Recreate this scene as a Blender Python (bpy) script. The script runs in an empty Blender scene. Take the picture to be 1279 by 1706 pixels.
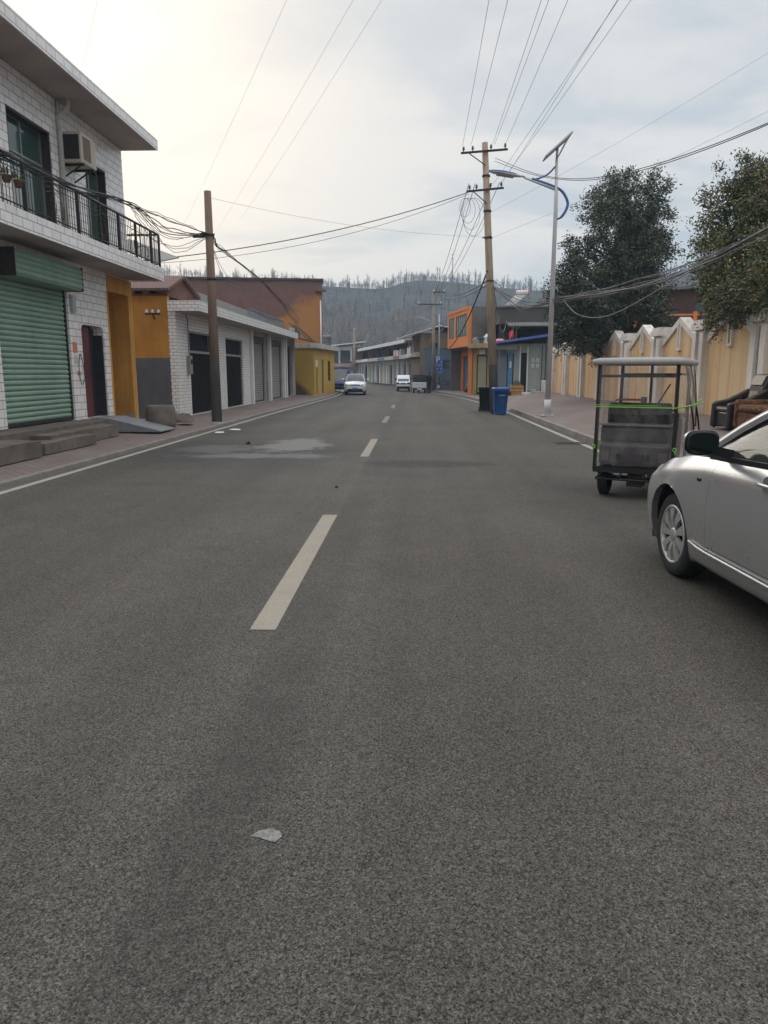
import bpy, math, random
from mathutils import Vector, Matrix
random.seed(11)
C = bpy.context.scene.collection
S = bpy.context.scene
PI = math.pi
R = math.radians

# ---------------------------------------------------------------- mesh builder
class MB:
    def __init__(s): s.v=[]; s.f=[]; s.m=[]; s.s=[]
    def add(s, vs, fs, mi=0, smooth=False):
        b=len(s.v); s.v+= [tuple(v) for v in vs]
        for f in fs:
            s.f.append(tuple(i+b for i in f)); s.m.append(mi); s.s.append(smooth)
        return s
    def box(s,x0,x1,y0,y1,z0,z1,mi=0,M=None):
        vs=[(x0,y0,z0),(x1,y0,z0),(x1,y1,z0),(x0,y1,z0),(x0,y0,z1),(x1,y0,z1),(x1,y1,z1),(x0,y1,z1)]
        if M is not None: vs=[M@Vector(v) for v in vs]
        return s.add(vs,[(3,2,1,0),(4,5,6,7),(0,1,5,4),(1,2,6,5),(2,3,7,6),(3,0,4,7)],mi)
    def bar(s,p0,p1,w,h,mi=0,up=(0,0,1)):
        p0=Vector(p0);p1=Vector(p1);d=(p1-p0).normalized();u=Vector(up)
        if abs(d.dot(u))>.95:u=Vector((1,0,0))
        a=d.cross(u).normalized();b=a.cross(d).normalized()
        a*=w/2;b*=h/2
        vs=[p0-a-b,p0+a-b,p0+a+b,p0-a+b,p1-a-b,p1+a-b,p1+a+b,p1-a+b]
        return s.add(vs,[(0,1,2,3),(7,6,5,4),(4,5,1,0),(5,6,2,1),(6,7,3,2),(7,4,0,3)],mi)
    def cyl(s,p0,p1,r0,r1=None,n=12,mi=0,cap=True,smooth=True):
        if r1 is None:r1=r0
        return s.tube([p0,p1],[r0,r1],n,mi,cap,smooth)
    def tube(s,path,r,n=6,mi=0,cap=True,smooth=True,closed=False):
        P=[Vector(p) for p in path]; k=len(P)
        if not hasattr(r,'__len__'): r=[r]*k
        vs=[];fs=[]
        prev=None
        for i in range(k):
            if closed: d=P[(i+1)%k]-P[i-1]
            else: d=P[min(i+1,k-1)]-P[max(i-1,0)]
            if d.length<1e-9:d=Vector((0,0,1))
            d.normalize()
            if prev is None:
                u=Vector((0,0,1)) if abs(d.z)<.9 else Vector((1,0,0))
                a=d.cross(u).normalized()
            else:
                a=prev-d*prev.dot(d)
                if a.length<1e-6:a=d.orthogonal()
                a.normalize()
            prev=a;b=d.cross(a)
            for j in range(n):
                t=2*PI*j/n
                vs.append(P[i]+(a*math.cos(t)+b*math.sin(t))*r[i])
        for i in range(k if closed else k-1):
            i2=(i+1)%k
            for j in range(n):
                j2=(j+1)%n
                fs.append((i*n+j,i*n+j2,i2*n+j2,i2*n+j))
        s.add(vs,fs,mi,smooth)
        if cap and not closed:
            b=len(s.v)-len(vs)
            s.f.append(tuple(b+j for j in reversed(range(n))));s.m.append(mi);s.s.append(False)
            s.f.append(tuple(b+(k-1)*n+j for j in range(n)));s.m.append(mi);s.s.append(False)
        return s
    def lathe(s,prof,n=24,mi=0,M=None,smooth=True,axis='z'):
        vs=[];fs=[];k=len(prof)
        for i,(r,h) in enumerate(prof):
            for j in range(n):
                t=2*PI*j/n;c,q=r*math.cos(t),r*math.sin(t)
                p={'z':(c,q,h),'x':(h,c,q),'y':(q,h,c)}[axis]
                vs.append(M@Vector(p) if M is not None else p)
        for i in range(k-1):
            for j in range(n):
                j2=(j+1)%n
                fs.append((i*n+j,i*n+j2,(i+1)*n+j2,(i+1)*n+j))
        return s.add(vs,fs,mi,smooth)
    def prism(s,poly,axis,a,b,mi=0,M=None):
        # poly: 2D outline; axis 'y': poly is (x,z) from y=a to b ; 'x': (y,z); 'z': (x,y)
        def P(p,t):
            v={'y':(p[0],t,p[1]),'x':(t,p[0],p[1]),'z':(p[0],p[1],t)}[axis]
            return M@Vector(v) if M is not None else v
        n=len(poly)
        vs=[P(p,a) for p in poly]+[P(p,b) for p in poly]
        fs=[tuple(range(n)),tuple(range(2*n-1,n-1,-1))]+[(i,n+i,n+(i+1)%n,(i+1)%n) for i in range(n)]
        return s.add(vs,fs,mi)
    def grid(s,rows,mi=0,smooth=True,close=False):
        k=len(rows);n=len(rows[0]);vs=[p for r in rows for p in r];fs=[]
        for i in range(k-1):
            for j in range(n if close else n-1):
                j2=(j+1)%n
                fs.append((i*n+j,i*n+j2,(i+1)*n+j2,(i+1)*n+j))
        return s.add(vs,fs,mi,smooth)
    def wall(s,x0,x1,z0,z1,holes=(),y=0.,t=.25,mi=0,mif=None,zs=()):
        # wall in the xz plane, front at y facing -y, with rectangular holes (a,b,c,d)=(x0,x1,z0,z1)
        X=sorted({x0,x1,*[min(max(h[i],x0),x1) for h in holes for i in (0,1)]})
        Z=sorted({z0,z1,*zs,*[min(max(h[i],z0),z1) for h in holes for i in (2,3)]})
        def hole(i,j):
            if i<0 or j<0 or i>=len(X)-1 or j>=len(Z)-1:return True
            cx=(X[i]+X[i+1])/2;cz=(Z[j]+Z[j+1])/2
            return any(h[0]<cx<h[1] and h[2]<cz<h[3] for h in holes)
        for i in range(len(X)-1):
            for j in range(len(Z)-1):
                if hole(i,j):continue
                a,b,c,d=X[i],X[i+1],Z[j],Z[j+1]
                m=mi if mif is None else mif((a+b)/2,(c+d)/2)
                s.add([(a,y,c),(b,y,c),(b,y,d),(a,y,d)],[(0,1,2,3)],m)
                s.add([(a,y+t,c),(b,y+t,c),(b,y+t,d),(a,y+t,d)],[(3,2,1,0)],m)
                if hole(i-1,j): s.add([(a,y,c),(a,y+t,c),(a,y+t,d),(a,y,d)],[(3,2,1,0)],m)
                if hole(i+1,j): s.add([(b,y,c),(b,y+t,c),(b,y+t,d),(b,y,d)],[(0,1,2,3)],m)
                if hole(i,j-1): s.add([(a,y,c),(b,y,c),(b,y+t,c),(a,y+t,c)],[(3,2,1,0)],m)
                if hole(i,j+1): s.add([(a,y,d),(b,y,d),(b,y+t,d),(a,y+t,d)],[(0,1,2,3)],m)
        return s
    def slats(s,x0,x1,z0,z1,y,pitch=.09,depth=.02,mi=0):
        # roller shutter: horizontal ribs swept along x
        n=max(2,int(round((z1-z0)/pitch)));p=(z1-z0)/n;rows=[]
        for i in range(n):
            b=z0+i*p
            for q,d in ((0,0.0),(.12,-depth*.4),(.35,-depth),(.65,-depth),(.88,-depth*.4),(.94,depth*.5)):
                rows.append([(x0,y+d,b+q*p),(x1,y+d,b+q*p)])
        rows.append([(x0,y,z1),(x1,y,z1)])
        s.grid([[r[0],r[1]] for r in rows],mi,False)
        return s
    def build(s,name,mat,parent=None,label=None,bevel=0,loc=None):
        me=bpy.data.meshes.new(name)
        me.from_pydata(s.v,[],s.f)
        mats=mat if isinstance(mat,(list,tuple)) else [mat]
        for m in mats: me.materials.append(m)
        me.polygons.foreach_set('material_index',s.m)
        me.polygons.foreach_set('use_smooth',s.s)
        me.update()
        o=bpy.data.objects.new(name,me);C.objects.link(o)
        if parent is not None:o.parent=parent
        if label:o['label']=label
        if loc:o.location=loc
        if bevel:
            b=o.modifiers.new('b','BEVEL');b.width=bevel;b.segments=2;b.limit_method='ANGLE';b.angle_limit=R(40)
            b.harden_normals=False
        return o

def tag(o,label,cat,group=None,kind=None):
    if label:o['label']=label
    if cat:o['category']=cat
    if group:o['group']=group
    if kind:o['kind']=kind
    return o
def thing(name,label,cat,loc=(0,0,0),rz=0,group=None,rot=None):
    o=bpy.data.objects.new(name,None);C.objects.link(o)
    o.location=loc;o.rotation_euler=rot if rot else (0,0,rz);o.empty_display_size=.2
    return tag(o,label,cat,group)
def struct(name,mb,mat,label=None):
    o=mb.build(name,mat);o['kind']='structure'
    if label:o['label']=label
    return o
def dup(o,parent=None,loc=None,rz=None,label=None):
    c=o.copy();C.objects.link(c)
    if parent is not None:c.parent=parent
    if loc is not None:c.location=loc
    if rz is not None:c.rotation_euler=(0,0,rz)
    if label:c['label']=label
    for ch in list(o.children):dup(ch,c)
    return c
def lerp(a,b,t):return a+(b-a)*t
def interp(tab,x):
    if x<=tab[0][0]:return tab[0][1]
    for (a,p),(b,q) in zip(tab,tab[1:]):
        if x<=b:
            t=(x-a)/(b-a);t=t*t*(3-2*t)*.5+t*.5
            return p+(q-p)*t
    return tab[-1][1]
def crom(P,n):
    out=[];k=len(P)
    P=[Vector(p) for p in P]
    for i in range(k-1):
        p0=P[max(i-1,0)];p1=P[i];p2=P[i+1];p3=P[min(i+2,k-1)]
        for j in range(n):
            t=j/n
            out.append(.5*((2*p1)+(p2-p0)*t+(2*p0-5*p1+4*p2-p3)*t*t+(3*p1-p0-3*p2+p3)*t**3))
    out.append(P[-1]);return out

# ---------------------------------------------------------------- materials
class NT:
    def __init__(s,name):
        s.m=bpy.data.materials.new(name);s.m.use_nodes=True
        s.t=s.m.node_tree;s.b=s.t.nodes['Principled BSDF'];s._c=None
    def n(s,typ,ins=None,**kw):
        nd=s.t.nodes.new(typ)
        for k,v in kw.items():setattr(nd,k,v)
        for k,v in (ins or {}).items():s.put(nd.inputs[k],v)
        return nd
    def put(s,sock,v):
        if isinstance(v,bpy.types.NodeSocket):s.t.links.new(v,sock)
        else:
            if sock.type=='RGBA' and len(v)==3:v=(*v,1)
            sock.default_value=v
    def co(s):
        if s._c is None:s._c=s.n('ShaderNodeTexCoord')
        return s._c.outputs['Object']
    def nrm(s):
        s.co();return s._c.outputs['Normal']
    def scale(s,v,sc):
        return s.n('ShaderNodeMapping',{'Vector':v,'Scale':sc}).outputs[0]
    def noise(s,scale,detail=4,rough=.55,vec=None,dist=0):
        return s.n('ShaderNodeTexNoise',{'Vector':vec if vec is not None else s.co(),'Scale':scale,'Detail':detail,'Roughness':rough,'Distortion':dist}).outputs['Fac']
    def vor(s,scale,vec=None,feature='F1'):
        return s.n('ShaderNodeTexVoronoi',{'Vector':vec if vec is not None else s.co(),'Scale':scale},feature=feature)
    def mth(s,op,a,b=0.,c=None,clamp=False):
        i={0:a,1:b}
        if c is not None:i[2]=c
        return s.n('ShaderNodeMath',i,operation=op,use_clamp=clamp).outputs[0]
    def rng(s,v,a,b,c=0.,d=1.,smooth=False):
        return s.n('ShaderNodeMapRange',{'Value':v,'From Min':a,'From Max':b,'To Min':c,'To Max':d},interpolation_type='SMOOTHSTEP' if smooth else 'LINEAR').outputs[0]
    def mix(s,f,a,b,blend='MIX'):
        nd=s.n('ShaderNodeMix',data_type='RGBA',blend_type=blend)
        s.put(nd.inputs[0],f);s.put(nd.inputs[6],a);s.put(nd.inputs[7],b);return nd.outputs[2]
    def ramp(s,f,stops):
        nd=s.n('ShaderNodeValToRGB',{'Fac':f});e=nd.color_ramp.elements
        while len(e)<len(stops):e.new(.5)
        for el,(p,c) in zip(e,stops):el.position=p;el.color=(*c,1)
        return nd.outputs[0]
    def sep(s,v):
        return s.n('ShaderNodeSeparateXYZ',{0:v}).outputs
    def comb(s,x,y,z=0.):
        return s.n('ShaderNodeCombineXYZ',{0:x,1:y,2:z}).outputs[0]
    def bump(s,h,st=.3,d=.02):
        s.put(s.b.inputs['Normal'],s.n('ShaderNodeBump',{'Height':h,'Strength':st,'Distance':d}).outputs[0])
    def out(s,col=None,rough=None,metal=None,spec=None):
        for k,v in (('Base Color',col),('Roughness',rough),('Metallic',metal),('Specular IOR Level',spec)):
            if v is not None:s.put(s.b.inputs[k],v)
        return s.m
    def walluv(s):
        o=s.sep(s.co());n=s.sep(s.nrm())
        fx=s.mth('GREATER_THAN',s.mth('ABSOLUTE',n[0]),.6);fz=s.mth('GREATER_THAN',s.mth('ABSOLUTE',n[2]),.6)
        u=s.mth('ADD',s.mth('MULTIPLY',o[0],s.mth('SUBTRACT',1.,fx)),s.mth('MULTIPLY',o[1],fx))
        v=s.mth('ADD',s.mth('MULTIPLY',o[2],s.mth('SUBTRACT',1.,fz)),s.mth('MULTIPLY',o[1],fz))
        return s.comb(u,v)

MATS={}
def pm(name,col,rough=.7,metal=0.,var=.18,sc=1.5,fine=.1,fsc=40.,streak=.0,bump=.0,spec=.3,dirt=(.10,.085,.07),coat=0.):
    """weathered surface: broad blotches, fine grain, rain streaks of dirt"""
    if name in MATS:return MATS[name]
    t=NT(name)
    a=t.noise(sc,5,.6)
    k=t.rng(a,.25,.75,1-var,1+var)
    g=t.rng(t.noise(fsc,3,.6),.3,.7,1-fine,1+fine)
    k=t.mth('MULTIPLY',k,g)
    c=t.mix(1.,col,t.comb(k,k,k),'MULTIPLY')
    if streak:
        sv=t.noise(1.,4,.6,t.scale(t.co(),(5,5,.35)))
        f=t.rng(sv,.5,.78,0,streak)
        c=t.mix(f,c,dirt)
    if bump:t.bump(t.noise(fsc,4,.6),bump,.01)
    r=t.rng(a,.3,.7,max(rough-.08,.02),min(rough+.08,1))
    if coat:t.b.inputs['Coat Weight'].default_value=coat
    MATS[name]=t.out(c,r,metal,spec)
    return MATS[name]

def tile_mat(name,col,mortar,w=.38,h=.18,rough=.25,streak=.3,ms=.009,var=.12,warm=(.42,.30,.17)):
    if name in MATS:return MATS[name]
    t=NT(name);uv=t.walluv()
    b=t.n('ShaderNodeTexBrick',{'Vector':uv,'Color1':col,'Color2':[c*(1-var) for c in col],'Mortar':mortar,'Scale':1.,'Mortar Size':ms,'Mortar Smooth':.1,'Bias':-.2,'Brick Width':w,'Row Height':h})
    c=b.outputs[0]
    sv=t.noise(1.,5,.65,t.scale(t.co(),(3,3,.4)))
    c=t.mix(t.rng(sv,.5,.8,0,streak),c,warm)
    c=t.mix(t.rng(t.noise(2.2,5,.7),.5,.8,0,.22),c,(.26,.24,.22))
    fac=b.outputs[1]
    t.bump(t.mth('SUBTRACT',1.,fac),.4,.004)
    MATS[name]=t.out(c,t.rng(fac,0,1,rough,.85),0,.4);return MATS[name]

def brick_mat(name,c1,c2,mortar,w=.25,h=.075,ms=.01,rough=.9):
    if name in MATS:return MATS[name]
    t=NT(name);uv=t.walluv()
    b=t.n('ShaderNodeTexBrick',{'Vector':uv,'Color1':c1,'Color2':c2,'Mortar':mortar,'Scale':1.,'Mortar Size':ms,'Brick Width':w,'Row Height':h,'Bias':0.})
    k=t.rng(t.noise(1.2,5,.65),.25,.75,.65,1.3)
    c=t.mix(1.,b.outputs[0],t.comb(k,k,k),'MULTIPLY')
    MATS[name]=t.out(c,rough,0,.2);t.bump(t.mth('SUBTRACT',1.,b.outputs[1]),.5,.006)
    return MATS[name]

def schlick(t,normal=None):
    g=t.n('ShaderNodeNewGeometry')
    d=t.n('ShaderNodeVectorMath',{0:normal if normal is not None else g.outputs['Normal'],1:g.outputs['Incoming']},operation='DOT_PRODUCT').outputs['Value']
    f=t.mth('POWER',t.mth('SUBTRACT',1.,t.mth('ABSOLUTE',d),clamp=True),5.)
    return t.mth('ADD',t.mth('MULTIPLY',f,.94),.05)
def glass_mat(name,tint,opac=.25,rough=.03):
    """thin pane: tinted see-through plus a mirror-like skin"""
    if name in MATS:return MATS[name]
    t=NT(name)
    tr=t.n('ShaderNodeBsdfTransparent',{'Color':tint});gl=t.n('ShaderNodeBsdfGlossy',{'Color':(1,1,1),'Roughness':rough})
    fr=schlick(t)
    df=t.n('ShaderNodeBsdfDiffuse',{'Color':[c*.5 for c in tint]})
    m0=t.n('ShaderNodeMixShader',{0:opac});t.t.links.new(tr.outputs[0],m0.inputs[1]);t.t.links.new(df.outputs[0],m0.inputs[2])
    m1=t.n('ShaderNodeMixShader');t.put(m1.inputs[0],fr);t.t.links.new(m0.outputs[0],m1.inputs[1]);t.t.links.new(gl.outputs[0],m1.inputs[2])
    t.t.links.new(m1.outputs[0],t.t.nodes['Material Output'].inputs[0])
    MATS[name]=t.m;return t.m

def road_mat():
    t=NT('asphalt');p=t.sep(t.co());x,y=p[0],p[1]
    v=t.vor(215.);cell=t.sep(v.outputs['Color'])[0]
    v2=t.vor(125.);cell2=t.sep(v2.outputs['Color'])[1]
    g=t.mth('ADD',t.mth('MULTIPLY',cell,.6),t.mth('MULTIPLY',cell2,.4))
    c=t.ramp(g,[(0.08,(.010,.0095,.0085)),(.36,(.042,.0397,.0356)),(.62,(.073,.069,.0615)),(.97,(.142,.134,.120))])
    # broad tone: wheel tracks along the road, patches, tar darkening
    big=t.rng(t.noise(.35,5,.6),.3,.7,.86,1.16)
    mid=t.rng(t.noise(2.3,5,.7),.3,.7,.93,1.08)
    trk=t.noise(1.,3,.5,t.scale(t.co(),(1.1,.05,1)))
    trk=t.rng(trk,.3,.7,.80,1.18)
    k=t.mth('MULTIPLY',t.mth('MULTIPLY',big,mid),trk)
    c=t.mix(1.,c,t.comb(k,t.mth('MULTIPLY',k,.985),t.mth('MULTIPLY',k,.945)),'MULTIPLY')
    n1=t.noise(1.3,6,.7);n2=t.noise(5.,5,.7)
    def ell(cx,cy,rx,ry,soft=.45,nz=.9):
        dx=t.mth('DIVIDE',t.mth('SUBTRACT',x,cx),rx);dy=t.mth('DIVIDE',t.mth('SUBTRACT',y,cy),ry)
        d=t.mth('SQRT',t.mth('ADD',t.mth('MULTIPLY',dx,dx),t.mth('MULTIPLY',dy,dy)))
        d=t.mth('ADD',d,t.mth('MULTIPLY',t.mth('SUBTRACT',n1,.5),nz*2))
        d=t.mth('ADD',d,t.mth('MULTIPLY',t.mth('SUBTRACT',n2,.5),nz*.7))
        return t.rng(d,1-soft,1+soft*.4,1,0)
    # damp dark area round the dried pale spill by the left edge
    c=t.mix(t.rng(t.noise(.22,3,.5),.42,.6,0,.35),c,t.mix(1.,c,(1.18,1.02,.86),'MULTIPLY'))
    c=t.mix(t.mth('MULTIPLY',ell(-3.5,15.6,2.5,2.8,.5,.6),.6),c,(.026,.027,.030))
    c=t.mix(t.mth('MULTIPLY',ell(-2.75,16.9,.8,1.6,.3,1.25),.6),c,(.21,.205,.195))
    c=t.mix(t.mth('MULTIPLY',ell(-3.1,14.7,1.5,.45,.4,1.2),.5),c,(.19,.187,.18))
    c=t.mix(t.mth('MULTIPLY',ell(-4.3,16.0,.8,.9,.35,1.3),.35),c,(.16,.158,.155))
    # darker oily band on the right lane
    c=t.mix(t.mth('MULTIPLY',t.mth('MULTIPLY',ell(.25,13.5,1.25,.6,.35,.3),t.rng(t.noise(9.,5,.75),.3,.62,.35,1)),.8),c,(.017,.016,.0145))
    for cx,cy,rx,ry in ((-1.43,2.98,.05,.08),(-2.14,3.7,.1,.05),(.11,2.35,.04,.03),(-.75,2.9,.12,.08),(-.7,3.45,.14,.1),(1.7,9.5,.35,.2),(-1.9,6.8,.3,.16),(-4.,10.8,.5,.3)):
        c=t.mix(t.mth('MULTIPLY',ell(cx,cy,rx,ry,.5,1.2),.28),c,(.03,.029,.027))
    # tar seam beside the centre line
    cr=t.mth('ABSOLUTE',t.mth('SUBTRACT',t.mth('ADD',x,t.mth('MULTIPLY',t.mth('SUBTRACT',t.noise(.6,4,.6),.5),.25)),-1.22))
    c=t.mix(t.mth('MULTIPLY',t.rng(cr,.0,.02,1,0),t.rng(t.noise(.8,2),.45,.6,0,.22)),c,(.13,.125,.11))
    # darker resealed strip just right of the centre line
    bx=t.mth('ADD',x,t.mth('MULTIPLY',t.mth('SUBTRACT',t.noise(1.5,4,.6),.5),.22))
    c=t.mix(t.mth('MULTIPLY',t.mth('MULTIPLY',t.rng(bx,-.92,-.84,0,1),t.rng(bx,-.62,-.45,1,0)),t.rng(t.noise(.5,4,.6),.35,.6,.1,.45)),c,(.03,.028,.026))
    # dust along the kerbs
    dl=t.mth('ADD',x,t.mth('MULTIPLY',t.mth('SUBTRACT',n1,.5),.8))
    c=t.mix(t.rng(dl,-5.55,-6.05,0,.45),c,(.16,.145,.125))
    c=t.mix(t.rng(dl,3.75,4.2,0,.4),c,(.16,.145,.125))
    h=t.mth('ADD',t.mth('MULTIPLY',t.mth('SUBTRACT',1.,v.outputs['Distance']),.5),t.mth('MULTIPLY',cell2,.6))
    t.bump(h,.5,.004)
    return t.out(c,t.rng(g,0,1,.86,.74),0,.2)

def paver_mat(name='pavers',c1=(.215,.16,.145),c2=(.17,.125,.115)):
    if name in MATS:return MATS[name]
    t=NT(name);o=t.co()
    b=t.n('ShaderNodeTexBrick',{'Vector':t.scale(o,(1,1,1)),'Color1':c1,'Color2':c2,'Mortar':(.07,.06,.052),'Scale':1.,'Mortar Size':.012,'Brick Width':.24,'Row Height':.12,'Bias':0.})
    c=b.outputs[0]
    c=t.mix(t.rng(t.noise(.5,6,.65),.42,.7,0,.6),c,(.20,.18,.155))
    c=t.mix(t.rng(t.noise(1.7,6,.7),.55,.75,0,.6),c,(.085,.075,.068))
    c=t.mix(t.rng(t.noise(1.,6,.7,t.scale(o,(2.5,.6,1))),.62,.75,0,.5),c,(.30,.285,.26))
    k=t.rng(t.noise(30,3,.7),.3,.7,.85,1.15)
    c=t.mix(1.,c,t.comb(k,k,k),'MULTIPLY')
    t.bump(t.mth('ADD',t.mth('SUBTRACT',1.,b.outputs[1]),t.mth('MULTIPLY',t.noise(3,4),.8)),.5,.01)
    MATS[name]=t.out(c,.85,0,.25);return MATS[name]

def leaf_mat(name,cols):
    t=NT(name)
    oi=t.n('ShaderNodeNewGeometry')
    r=oi.outputs['Random Per Island']
    c=t.ramp(r,cols)
    k=t.rng(t.noise(.8,3,.5),.3,.7,.65,1.45)
    c=t.mix(1.,c,t.comb(k,k,k),'MULTIPLY')
    t.out(c,.42,0,.45)
    t.b.inputs['Transmission Weight'].default_value=0
    return t.m

def wear_paint(name,col,under=(.1,.097,.09),amt=.55):
    t=NT(name)
    f=t.rng(t.noise(28,5,.75),.40,.53,0,1)
    f2=t.rng(t.noise(4,4,.6),.3,.5,amt,1)
    f3=t.mth('MAXIMUM',f,f2)
    k=t.rng(t.noise(90,2,.6),.3,.7,.82,1.12)
    c=t.mix(1.,col,t.comb(k,k,k),'MULTIPLY')
    c=t.mix(f3,under,c)
    t.bump(t.noise(90,2,.6),.3,.004)
    return t.out(c,.9,0,.12)

ASPHALT=road_mat();PAVER=paver_mat()
TILE=tile_mat('white_tile',(.86,.82,.79),(.30,.27,.25))
TILE_S=tile_mat('white_tile_small',(.82,.80,.77),(.32,.295,.27),.24,.11,streak=.25,ms=.009)
CONC=pm('concrete',(.26,.245,.225),.9,var=.25,sc=2.,bump=.25,streak=.5)
CONC_D=pm('dark_concrete',(.15,.14,.125),.92,var=.3,sc=2.,bump=.3,streak=.4)
SOFFIT=pm('soffit_concrete',(.40,.345,.315),.9,var=.22,sc=.9,bump=.1)
KERB=pm('kerb_stone',(.20,.18,.155),.9,var=.35,sc=2.5,bump=.4,streak=.5)
DARK=pm('dark_interior',(.018,.016,.015),.8,var=.2)
BLACK=pm('black_plastic',(.009,.009,.0095),.45,var=.1,fine=.04)
RUBBER=pm('rubber',(.02,.02,.02),.8,var=.15,fine=.1,fsc=80)
STEEL_D=pm('dark_iron',(.045,.038,.035),.55,.4,var=.3,sc=8)
GALV=pm('galvanised_steel',(.42,.43,.44),.45,.5,var=.12,sc=6)
WHITE=pm('white_paint',(.66,.66,.64),.5,var=.08,sc=3,streak=.2)
OCHRE=pm('ochre_render',(.58,.285,.06),.85,var=.2,sc=1.2,bump=.15,streak=.5,dirt=(.2,.12,.06))
GREYW=pm('grey_render',(.135,.135,.145),.85,var=.12,sc=1.2,bump=.15)
WIRE=pm('cable_black',(.022,.022,.024),.6,var=.1)
WIRE_G=pm('cable_grey',(.10,.098,.092),.6,var=.15)
WIRE_P=pm('cable_pale',(.2,.195,.18),.6,var=.15)
GLASS_D=pm('window_glass_dark',(.03,.045,.042),.06,var=.3,sc=.8,fine=0,spec=.6)
GLASS_C=glass_mat('car_glass',(.42,.47,.43),.12)
BRICK=brick_mat('red_brick',(.20,.085,.06),(.15,.065,.05),(.17,.14,.12))
# ---------------------------------------------------------------- camera
cam=bpy.data.cameras.new('camera');co=bpy.data.objects.new('camera',cam);C.objects.link(co)
co.location=(0,0,1.65);co.rotation_euler=(R(90-10.7095),0,R(2.3064))
cam.sensor_fit='VERTICAL';cam.sensor_height=36;cam.lens=1232/1706*36;cam.clip_start=.05;cam.clip_end=3000
S.camera=co
S.view_settings.view_transform='Standard';S.view_settings.look='None';S.view_settings.exposure=.36;S.view_settings.gamma=1
S.view_settings.use_curve_mapping=False
S.cycles.use_denoising=True
S.cycles.max_bounces=8;S.cycles.transparent_max_bounces=16;S.cycles.volume_bounces=0

# ---------------------------------------------------------------- overcast sky and weak sun
SUN_AZ=R(-24);SUN_EL=R(24)          # behind thin cloud, left of the street
sd=Vector((math.sin(SUN_AZ)*math.cos(SUN_EL),math.cos(SUN_AZ)*math.cos(SUN_EL),math.sin(SUN_EL)))
w=bpy.data.worlds.new('World');S.world=w;w.use_nodes=True
wt=w.node_tree
def wn(typ,ins=None,**kw):
    nd=wt.nodes.new(typ)
    for k,v in kw.items():setattr(nd,k,v)
    for k,v in (ins or {}).items():
        if isinstance(v,bpy.types.NodeSocket):wt.links.new(v,nd.inputs[k])
        else:nd.inputs[k].default_value=v
    return nd
def wmath(op,a,b=0.):return wn('ShaderNodeMath',{0:a,1:b},operation=op).outputs[0]
def wmix(f,a,b,blend='MIX'):
    nd=wn('ShaderNodeMix',data_type='RGBA',blend_type=blend)
    for i,v in ((0,f),(6,a),(7,b)):
        if isinstance(v,bpy.types.NodeSocket):wt.links.new(v,nd.inputs[i])
        else:nd.inputs[i].default_value=(*v,1) if hasattr(v,'__len__') else v
    return nd.outputs[2]
sky=wn('ShaderNodeTexSky',sky_type='NISHITA',sun_disc=False)
sky.sun_elevation=SUN_EL;sky.sun_rotation=SUN_AZ;sky.air_density=1.5;sky.dust_density=3
d=wn('ShaderNodeTexCoord').outputs['Generated']
sx=wn('ShaderNodeSeparateXYZ',{0:d}).outputs
zc=wmath('ADD',wmath('MAXIMUM',sx[2],0.),.22)
pl=wn('ShaderNodeCombineXYZ',{0:wmath('DIVIDE',sx[0],zc),1:wmath('DIVIDE',sx[1],zc),2:0.}).outputs[0]
n1=wn('ShaderNodeTexNoise',{'Vector':wn('ShaderNodeMapping',{'Vector':pl,'Scale':(.8,1.25,1),'Location':(3.1,1.7,0),'Rotation':(0,0,R(25))}).outputs[0],'Scale':1.9,'Detail':6,'Roughness':.55,'Distortion':.35}).outputs['Fac']
n2=wn('ShaderNodeTexNoise',{'Vector':pl,'Scale':.55,'Detail':2,'Roughness':.5}).outputs['Fac']
cf=wn('ShaderNodeMapRange',{'Value':wmath('SUBTRACT',wmath('ADD',wmath('MULTIPLY',n1,.65),wmath('MULTIPLY',n2,.35)),wmath('MULTIPLY',wmath('MULTIPLY',sx[0],wmath('SUBTRACT',.6,sx[2])),.28)),'From Min':.40,'From Max':.555},interpolation_type='SMOOTHSTEP').outputs[0]
cloud=wmix(cf,(4.2,4.7,5.3),(6.5,6.4,6.35))
dt=wn('ShaderNodeVectorMath',{0:d,1:tuple(sd)},operation='DOT_PRODUCT').outputs['Value']
glow=wmath('POWER',wmath('MAXIMUM',dt,0.),7.)
cloud=wmix(wmath('MULTIPLY',glow,.5),cloud,(6.65,6.35,5.85))
zen=wn('ShaderNodeMapRange',{'Value':sx[2],'From Min':.40,'From Max':.9,'To Min':1.,'To Max':3.1},interpolation_type='SMOOTHSTEP').outputs[0]
cloud=wmix(1.,cloud,wn('ShaderNodeCombineXYZ',{0:zen,1:zen,2:zen}).outputs[0],'MULTIPLY')
col=wmix(.9,sky.outputs[0],cloud)
bg=wt.nodes['Background'];wt.links.new(col,bg.inputs[0]);bg.inputs[1].default_value=.1
sl=bpy.data.lights.new('sun','SUN');sl.energy=.5;sl.angle=R(35);sl.color=(1,.93,.83)
so=bpy.data.objects.new('sun',sl);C.objects.link(so);so.rotation_euler=(-sd).to_track_quat('-Z','Y').to_euler();so.location=(-20,40,30)

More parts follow.
